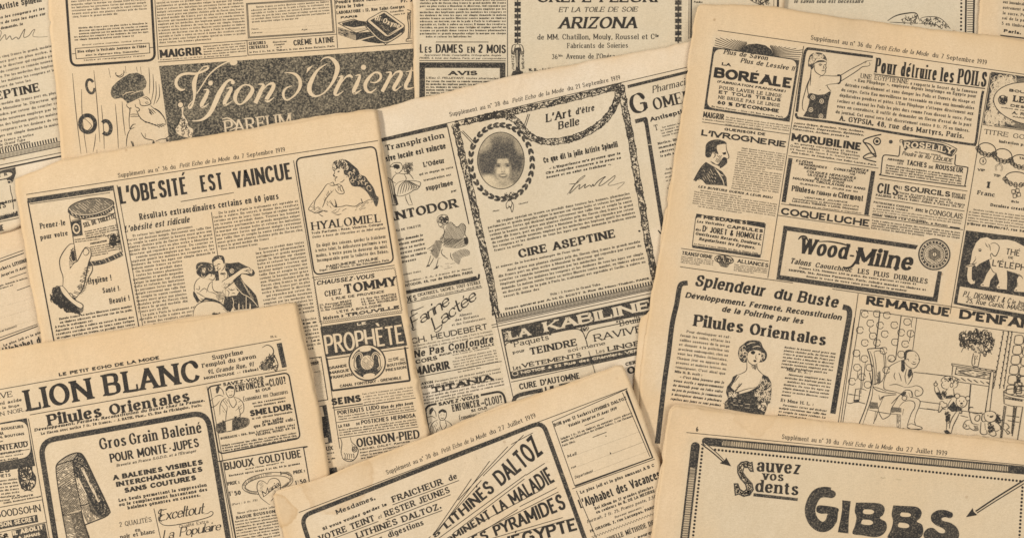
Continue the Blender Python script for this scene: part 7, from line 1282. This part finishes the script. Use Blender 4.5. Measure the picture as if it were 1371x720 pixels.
specks(520, 3.6, 446, 300, 450, 332, 430, 310, 400, 312, 392, 345, 416, 380, 447, 413, 452, 445, 435, 467, 405, 475, 378, 461, 364, 466, 359, 420, 368, 420, 379, 449, 405, 463, 431, 446, 422, 410, 395, 379, 379, 348, 379, 316, 396, 297, 424, 291); t("auvez", 476, 340, 728, 358, 74, 'b'); t("vos", 510, 388, 632, 397, 52, 'b'); t("dents", 466, 455, 716, 477, 70, 'b'); fl(462, 464, 712, 492, 710, 509, 460, 482, col='s')
F(1060, 620, 4.408)
def blob_letter(*c, holes=()):
    fl(*c, col='s', smooth=True)
    for h_ in holes: fl(*h_, col='p', smooth=True)
cv(62, 228, 172, 190, 168, 150, 180, 120, 225, 108, 280, 125, 335, 160, 368, 195, 372, 225, 350, 240, 310, taper=False, col='s'); fl(150, 252, 175, 246, 270, 262, 272, 295, 262, 350, 220, 360, 215, 300, 175, 296, 148, 285, 145, 265, col='s', smooth=True); el(232, 180, 28, 24, col='s')
fl(298, 216, 348, 222, 342, 270, 336, 330, 334, 412, 272, 405, 288, 330, 298, 270, col='s')
blob_letter(380, 230, 450, 230, 520, 236, 548, 262, 540, 300, 520, 322, 555, 345, 560, 385, 535, 420, 490, 434, 420, 424, 360, 414, 372, 370, 382, 320, 372, 280, holes=((428, 270, 470, 272, 486, 285, 470, 298, 430, 296, 420, 283), (420, 330, 465, 334, 480, 350, 460, 362, 415, 357, 412, 342)))
blob_letter(600, 246, 670, 250, 738, 256, 766, 284, 758, 320, 738, 342, 770, 362, 775, 410, 755, 440, 700, 462, 630, 450, 566, 440, 586, 390, 598, 340, 590, 300, holes=((648, 288, 690, 292, 704, 303, 690, 314, 650, 312, 640, 300), (636, 348, 680, 354, 694, 368, 676, 380, 632, 374, 628, 360)))
blob_letter(948, 290, 905, 274, 860, 276, 826, 300, 824, 335, 850, 362, 888, 380, 906, 396, 898, 410, 868, 406, 835, 380, 800, 385, 778, 415, 790, 450, 840, 480, 920, 490, 970, 460, 988, 420, 974, 378, 938, 350, 894, 338, 884, 324, 905, 316, 935, 322, 951, 308)
F(0, 0, 1); t("TELEGRAPHIS", 1100, 632, 1220, 644, 7, 'sb', 'h'); t("ABONNEMENT", 985, 660, 1070, 668, 8, 'sb', 'h')

# ------------------------------------------------------------------ the papers: heights, sheets, print
GS = 4.0; GX0, GY0 = -200.0, -180.0; GNX, GNY = 446, 272
gx = GX0 + np.arange(GNX)*GS; gy = GY0 + np.arange(GNY)*GS; GXX, GYY = np.meshgrid(gx, gy)
def dens(pl, step=14.0):
    out = []
    for i in range(len(pl)-1):
        L = math.dist(pl[i], pl[i+1]); n = max(1, int(L/step))
        out += [(pl[i][0]+(pl[i+1][0]-pl[i][0])*k/n, pl[i][1]+(pl[i+1][1]-pl[i][1])*k/n) for k in range(n)]
    return out + [pl[-1]]
def loop(n):
    T, R, B, L = n.sides; return T + R[1:] + B[::-1][1:] + L[::-1][1:-1]
def in_poly(poly, X, Y):
    r = np.zeros(X.shape, bool)
    for i in range(len(poly)):
        (x0, y0), (x1, y1) = poly[i-1], poly[i]
        if y0 == y1: continue
        c = ((y0 > Y) != (y1 > Y)) & (X < (x1-x0)*(Y-y0)/(y1-y0)+x0); r ^= c
    return r
def dist_poly(poly, X, Y):
    D = np.full(X.shape, 1e9)
    for i in range(len(poly)):
        (x0, y0), (x1, y1) = poly[i-1], poly[i]; dx, dy = x1-x0, y1-y0; l2 = dx*dx+dy*dy + 1e-9
        k = np.clip(((X-x0)*dx+(Y-y0)*dy)/l2, 0, 1); D = np.minimum(D, np.hypot(X-x0-k*dx, Y-y0-k*dy))
    return D
def maxf(A, r):
    for ax in (0, 1):
        B = A.copy()
        for k in range(1, r+1):
            for s in (k, -k): B = np.maximum(B, np.roll(A, s, ax))
        A = B
    return A
def blur(A, r, it=2):
    for _ in range(it):
        for ax in (0, 1):
            pad = [(0, 0), (0, 0)]; pad[ax] = (r+1, r); B = np.cumsum(np.pad(A, pad, 'edge'), ax)
            A = (B[2*r+1:, :] - B[:-2*r-1, :])/(2*r+1) if ax == 0 else (B[:, 2*r+1:] - B[:, :-2*r-1])/(2*r+1)
    return A
def sample(H, x, y):
    fx = np.clip((x-GX0)/GS, 0, GNX-1.001); fy = np.clip((y-GY0)/GS, 0, GNY-1.001); ix = fx.astype(int); iy = fy.astype(int); fx = fx-ix; fy = fy-iy
    return H[iy, ix]*(1-fx)*(1-fy)+H[iy, ix+1]*fx*(1-fy)+H[iy+1, ix]*(1-fx)*fy+H[iy+1, ix+1]*fx*fy
def world(x, y, z):
    k = PX*(DIST-z)/DIST; return np.stack([(x-CX)*k, (CY-y)*k, z], 1)
def link(name, V, faces_q, faces_t, mats, mi, parent, loc, attrs=None, smooth=True):
    me = bpy.data.meshes.new(name); nq = len(faces_q); ntr = len(faces_t)
    me.vertices.add(len(V)); me.vertices.foreach_set('co', (V - loc).astype(np.float32).ravel())
    me.loops.add(nq*4+ntr*3); me.loops.foreach_set('vertex_index', np.concatenate([np.asarray(faces_q, int).ravel(), np.asarray(faces_t, int).ravel()]).astype(np.int32))
    me.polygons.add(nq+ntr)
    ls = np.concatenate([np.arange(nq)*4, nq*4+np.arange(ntr)*3]); me.polygons.foreach_set('loop_start', ls.astype(np.int32))
    for m in mats: me.materials.append(m)
    me.polygons.foreach_set('material_index', np.asarray(mi, np.int32))
    me.polygons.foreach_set('use_smooth', np.full(nq+ntr, smooth))
    for k, a in (attrs or {}).items():
        at = me.attributes.new(k, 'FLOAT', 'POINT'); at.data.foreach_set('value', np.asarray(a, np.float32))
    me.update(calc_edges=True)
    o = bpy.data.objects.new(name, me); sc.collection.objects.link(o); o.parent = parent
    return o
def edge_noise(pl, seed, amp, tears=()):
    """densify a side and make it ragged"""
    p = dens(pl, 5.0); r = random.Random(seed); n = len(p); out = []
    ph = [r.random()*6.28 for _ in range(4)]; s = 0
    for i, (x, y) in enumerate(p):
        a = p[max(i-1, 0)]; c = p[min(i+1, n-1)]; L = math.dist(a, c) or 1; nx, ny = -(c[1]-a[1])/L, (c[0]-a[0])/L
        s += 5; d = .9*math.sin(s/67+ph[0]) + .5*math.sin(s/23+ph[1]) + .35*math.sin(s/9.5+ph[2]) + (r.random()-.5)*.9
        if r.random() < .035: d += r.uniform(-3.2, 1.0)
        e = min(1, min(i, n-1-i)/3); out.append((x+nx*d*amp*e, y+ny*d*amp*e))
    return out
def resample(pl, n):
    p = np.array(pl); s = np.concatenate([[0], np.cumsum(np.hypot(*np.diff(p, axis=0).T))]); q = np.linspace(0, s[-1], n)
    return np.stack([np.interp(q, s, p[:, 0]), np.interp(q, s, p[:, 1])], 1)
def coons(T, R, B, L, step):
    lu = max(np.hypot(*np.diff(np.array(T), axis=0).T).sum(), np.hypot(*np.diff(np.array(B), axis=0).T).sum())
    lv = max(np.hypot(*np.diff(np.array(R), axis=0).T).sum(), np.hypot(*np.diff(np.array(L), axis=0).T).sum())
    nu, nv = int(lu/step)+2, int(lv/step)+2; t_, b_, r_, l_ = resample(T, nu), resample(B, nu), resample(R, nv), resample(L, nv)
    u = np.linspace(0, 1, nu)[None, :, None]; v = np.linspace(0, 1, nv)[:, None, None]
    S = (1-v)*t_[None] + v*b_[None] + (1-u)*l_[:, None] + u*r_[:, None] - ((1-u)*(1-v)*t_[0] + u*(1-v)*t_[-1] + (1-u)*v*b_[0] + u*v*b_[-1])
    return S.reshape(-1, 2), nu, nv
def sheet(name, sides, zfun, loc, parent, mat, agef, seed, amp=1.05, thick=.00013, step=5.0, prf=None):
    T, R, B, L = [edge_noise(s, seed*7+i, amp) for i, s in enumerate(sides)]
    p, nu, nv = coons(T, R, B, L, step); z = zfun(p[:, 0], p[:, 1]); V = world(p[:, 0], p[:, 1], z); V2 = V.copy(); V2[:, 2] -= thick; n = len(V)
    i = np.arange(nu-1)[None, :]; j = np.arange(nv-1)[:, None]; a = (j*nu+i).ravel(); q = np.stack([a, a+nu, a+nu+1, a+1], 1)
    q2 = q[:, ::-1] + n
    rim = list(range(nu)) + [k*nu+nu-1 for k in range(1, nv)] + [(nv-1)*nu+k for k in range(nu-2, -1, -1)] + [k*nu for k in range(nv-2, 0, -1)]
    rim = np.array(rim); r2 = np.roll(rim, -1); sk = np.stack([rim, r2, r2+n, rim+n], 1)
    ag = agef(p[:, 0], p[:, 1])
    return link(name, np.vstack([V, V2]), np.vstack([q, q2, sk]), np.zeros((0, 3), int), [mat], np.zeros(len(q)*2+len(sk)), parent, loc, {'age': np.concatenate([ag, ag]), 'printed': np.tile(prf(p[:, 0], p[:, 1]) if prf else ag*0, 2)})
def tri_fill(p, lim=9.0):
    tr = tessellate_polygon([[Vector((x, y, 0)) for x, y in p]]); V = list(p); stack = [tuple(a) for a in tr]; out = []; cm = {}
    def mid(a, b):
        kk = (a, b) if a < b else (b, a)
        if kk not in cm: cm[kk] = len(V); V.append(((V[a][0]+V[b][0])/2, (V[a][1]+V[b][1])/2))
        return cm[kk]
    while stack:
        nx = []
        for a, b_, d in stack:
            e = max((math.dist(V[a], V[b_]), a, b_, d), (math.dist(V[b_], V[d]), b_, d, a), (math.dist(V[d], V[a]), d, a, b_))
            if e[0] > lim: k = mid(e[1], e[2]); nx += [(e[1], k, e[3]), (k, e[2], e[3])]
            else: out.append((a, b_, d))
        stack = nx
    out = [(a, b_, d) if ((V[b_][0]-V[a][0])*(V[d][1]-V[a][1])-(V[b_][1]-V[a][1])*(V[d][0]-V[a][0])) < 0 else (a, d, b_) for a, b_, d in out]
    return np.array(V), np.array(out)

floor_h = np.zeros((GNY, GNX)) + 0.0006
tops = []
for k, n in enumerate(NEWS):
    lp = loop(n); n.poly = lp; n.dl = dens(lp, 40.0)
    n.ins = in_poly(lp, GXX, GYY)
    below = floor_h.copy()
    for m in NEWS[:k]: below = np.where(m.ins, np.maximum(below, m.H), below)
    r = 9; Hk = blur(maxf(below, 2*r), r, 2)
    rs = random.Random(n.seed*31+5); W = np.zeros_like(Hk)
    for _ in range(6):
        a = rs.random()*6.28; wl = rs.uniform(120, 420); W += np.sin((GXX*math.cos(a)+GYY*math.sin(a))/wl*6.283+rs.random()*6.28)/6
    D = dist_poly(n.dl, GXX, GYY); per = .55+.45*np.sin(GXX/61+GYY/43+n.seed)*np.sin(GXX/97-GYY/71+n.seed*2)
    n.H = Hk + 0.0015*n.gap + 0.001*n.wav*(W+.6) + 0.001*n.lift*per*np.exp(-D/13.0)
def split_quads(V, Q, lim=6.5):
    """cut long quads into short ones so that the print follows the curve of the sheet"""
    if not len(Q): return V, Q
    P4 = V[Q[:, :4], :2]; e = [np.hypot(*(P4[:, (i+1) % 4]-P4[:, i]).T) for i in range(4)]
    la = np.maximum(e[0], e[2]); lb = np.maximum(e[1], e[3]); sel = (la > lim) | (lb > lim)
    if not sel.any(): return V, Q
    nv = [V]; nq = [Q[~sel]]; n0 = len(V)
    for q, a, b_ in zip(Q[sel], la[sel], lb[sel]):
        na, nb = max(1, math.ceil(a/lim)), max(1, math.ceil(b_/lim)); p = V[q[:4]]
        u = np.linspace(0, 1, na+1)[None, :, None]; v = np.linspace(0, 1, nb+1)[:, None, None]
        nv.append(((p[0]*(1-u)+p[1]*u)*(1-v) + (p[3]*(1-u)+p[2]*u)*v).reshape(-1, 3))
        i = np.arange(na)[None, :]; j = np.arange(nb)[:, None]; k = (j*(na+1)+i).ravel() + n0
        nq.append(np.stack([k, k+1, k+na+2, k+na+1, np.full(len(k), q[4])], 1)); n0 += (na+1)*(nb+1)
    return np.vstack(nv), np.vstack(nq)
def run_build():
    for k, n in enumerate(NEWS):
        xs = [a for a, _ in n.poly]; ys = [b_ for _, b_ in n.poly]; c = ((min(xs)+max(xs))/2, (min(ys)+max(ys))/2)
        z0 = float(sample(n.H, np.array([c[0]]), np.array([c[1]]))[0]) - .0006
        loc = world(np.array([c[0]]), np.array([c[1]]), np.array([z0]))[0]
        e = bpy.data.objects.new(n.name, None); sc.collection.objects.link(e); e.location = loc; e.empty_display_size = .02
        e['label'] = n.label; e['category'] = 'newspaper'; e['group'] = 'old newspapers spread over each other'
        st = []
        for (sx, sy, r_, kk) in n.stains:
            wpt = world(np.array([float(sx)]), np.array([float(sy)]), np.array([z0]))[0]-loc; st.append((wpt[0], wpt[1], r_*PX, kk))
        mat = paper_mat('newsprint_paper', n.seed, n.base, stains=st, tint=n.tint)
        def agef(x, y, n=n):
            d = dist_poly(n.dl, x, y); return 1.15*n.age*(.60*np.exp(-d/(n.aw*.35)) + .35*np.exp(-d/2.2) + .50*np.exp(-d/(n.aw*1.6)))
        def prf(x, y, n=n):
            r = np.zeros(len(x))
            for a in n.ads:
                if not a.patch: continue
                xs, ys = [p[0] for p in a.patch], [p[1] for p in a.patch]
                m = (x > min(xs)-30) & (x < max(xs)+30) & (y > min(ys)-30) & (y < max(ys)+30)
                if m.any():
                    i_ = in_poly(a.patch, x[m], y[m]); d = dist_poly(a.patch, x[m], y[m]); r[m] = np.maximum(r[m], np.where(i_, 1.0, np.exp(-d/6.0)))
            return r
        zf = lambda x, y, n=n: sample(n.H, x, y)
        lf = sheet('leaf', n.sides, zf, loc, e, mat, agef, n.seed, prf=prf)
        if n.inner is not None:
            dx, dy = (n.inner if isinstance(n.inner, tuple) else (0, 0))
            sides = n.inner if isinstance(n.inner, list) else [[(x+dx, y+dy) for x, y in s] for s in n.sides]
            lp2 = dens(sides[0]+sides[1][1:]+sides[2][::-1][1:]+sides[3][::-1][1:-1], 40)
            ag2 = lambda x, y: n.age*(.85*np.exp(-dist_poly(lp2, x, y)/(n.aw*.8)) + .35)
            sheet('inner_leaf', sides, lambda x, y, n=n: sample(n.H, x, y) - .00042, loc, e, mat, ag2, n.seed+50, amp=1.3, step=9.0)
        for a in n.ads:
            root = e
            if a.patch:
                pv, pt = tri_fill(a.patch); z = sample(n.H, pv[:, 0], pv[:, 1]) + .00003
                root = link(a.name, world(pv[:, 0], pv[:, 1], z), np.zeros((0, 4), int), pt, [mat], np.zeros(len(pt)), e, loc, {'age': agef(pv[:, 0], pv[:, 1]), 'printed': np.ones(len(pv))})
                if a.label: root['label'] = a.label
            for nm, bf in a.bufs.items():
                if not bf.n: continue
                V = np.vstack(bf.v); Q = np.vstack(bf.q) if bf.q else np.zeros((0, 5), int); T = np.vstack(bf.t) if bf.t else np.zeros((0, 4), int)
                if bf.tone is None: V, Q = split_quads(V, Q)
                # nothing is printed off the page
                inside_ = in_poly(n.poly, V[:, 0], V[:, 1])
                Q = Q[inside_[Q[:, :4]].all(1)] if len(Q) else Q; T = T[inside_[T[:, :3]].all(1)] if len(T) else T
                # printed area far outside the frame or buried is dropped
                inb = (V[:, 0] > -40) & (V[:, 0] < 1411) & (V[:, 1] > -40) & (V[:, 1] < 760)
                for m in NEWS[k+1:]:
                    hid = in_poly(m.poly, V[:, 0], V[:, 1]); hid[hid] = dist_poly(m.dl, V[hid, 0], V[hid, 1]) > 14; inb &= ~hid
                Q = Q[inb[Q[:, :4]].any(1)] if len(Q) else Q; T = T[inb[T[:, :3]].any(1)] if len(T) else T
                if len(Q)+len(T) == 0: continue
                # orientation: normals up
                for FF in (Q, T):
                    if len(FF):
                        A, B_, C_ = V[FF[:, 0], :2], V[FF[:, 1], :2], V[FF[:, 2], :2]; cr = (B_[:, 0]-A[:, 0])*(C_[:, 1]-A[:, 1])-(B_[:, 1]-A[:, 1])*(C_[:, 0]-A[:, 0])
                        fl_ = cr > 0; w_ = 4 if FF is Q else 3; FF[fl_, :w_] = FF[fl_, :w_][:, ::-1]
                used = np.unique(np.concatenate([Q[:, :4].ravel(), T[:, :3].ravel()])); rm = np.full(len(V), -1); rm[used] = np.arange(len(used))
                at = {}
                if any((Q[:, 4] == 1)) if len(Q) else False or (len(T) and any(T[:, 3] == 1)): at['age'] = agef(V[used, 0], V[used, 1])
                elif len(T) and (T[:, 3] == 1).any(): at['age'] = agef(V[used, 0], V[used, 1])
                if 'age' in at: at['printed'] = np.ones(len(used))
                if bf.tone is not None:
                    tv = np.zeros(len(V))
                    for o_, arr in bf.tone: tv[o_:o_+len(arr)] = arr
                    at['tone'] = tv[used]
                z = sample(n.H, V[used, 0], V[used, 1]) + V[used, 2]
                mats = [INK, mat, INKS, GREY, GHOST, TONE, BAND]; mi = np.concatenate([Q[:, 4], T[:, 3]]); um = np.unique(mi); mm = {int(x): i for i, x in enumerate(um)}
                o = link(nm, world(V[used, 0], V[used, 1], z), rm[Q[:, :4]], rm[T[:, :3]], [mats[int(x)] for x in um], [mm[int(x)] for x in mi], root, loc, at)
                if nm in ('small_print', 'show_through'): o['kind'] = 'stuff'
    # the table under the papers
    m, nt, bs = newmat('dark_wood'); v, raw = objco(nt, 2.0)
    mp = nt.nodes.new('ShaderNodeMapping'); mp.inputs['Scale'].default_value = (1, 9, 1); nt.links.new(v, mp.inputs['Vector'])
    nt.links.new(mix(nt, noise(nt, mp.outputs['Vector'], 9, 5, .6, 1.5), (0.10, 0.06, 0.035), (0.22, 0.14, 0.08)), bs.inputs['Base Color']); bs.inputs['Roughness'].default_value = .55
    hx, hy = 1.1, .8; V = np.array([(x, y, z) for z in (-.03, -.001) for y in (-hy, hy) for x in (-hx, hx)])
    Q = np.array([(0, 2, 3, 1), (4, 5, 7, 6), (0, 1, 5, 4), (1, 3, 7, 5), (3, 2, 6, 7), (2, 0, 4, 6)])
    o = link('table_top', V, Q, np.zeros((0, 3), int), [m], np.zeros(6), None, np.zeros(3), smooth=False); o['kind'] = 'structure'
run_build()
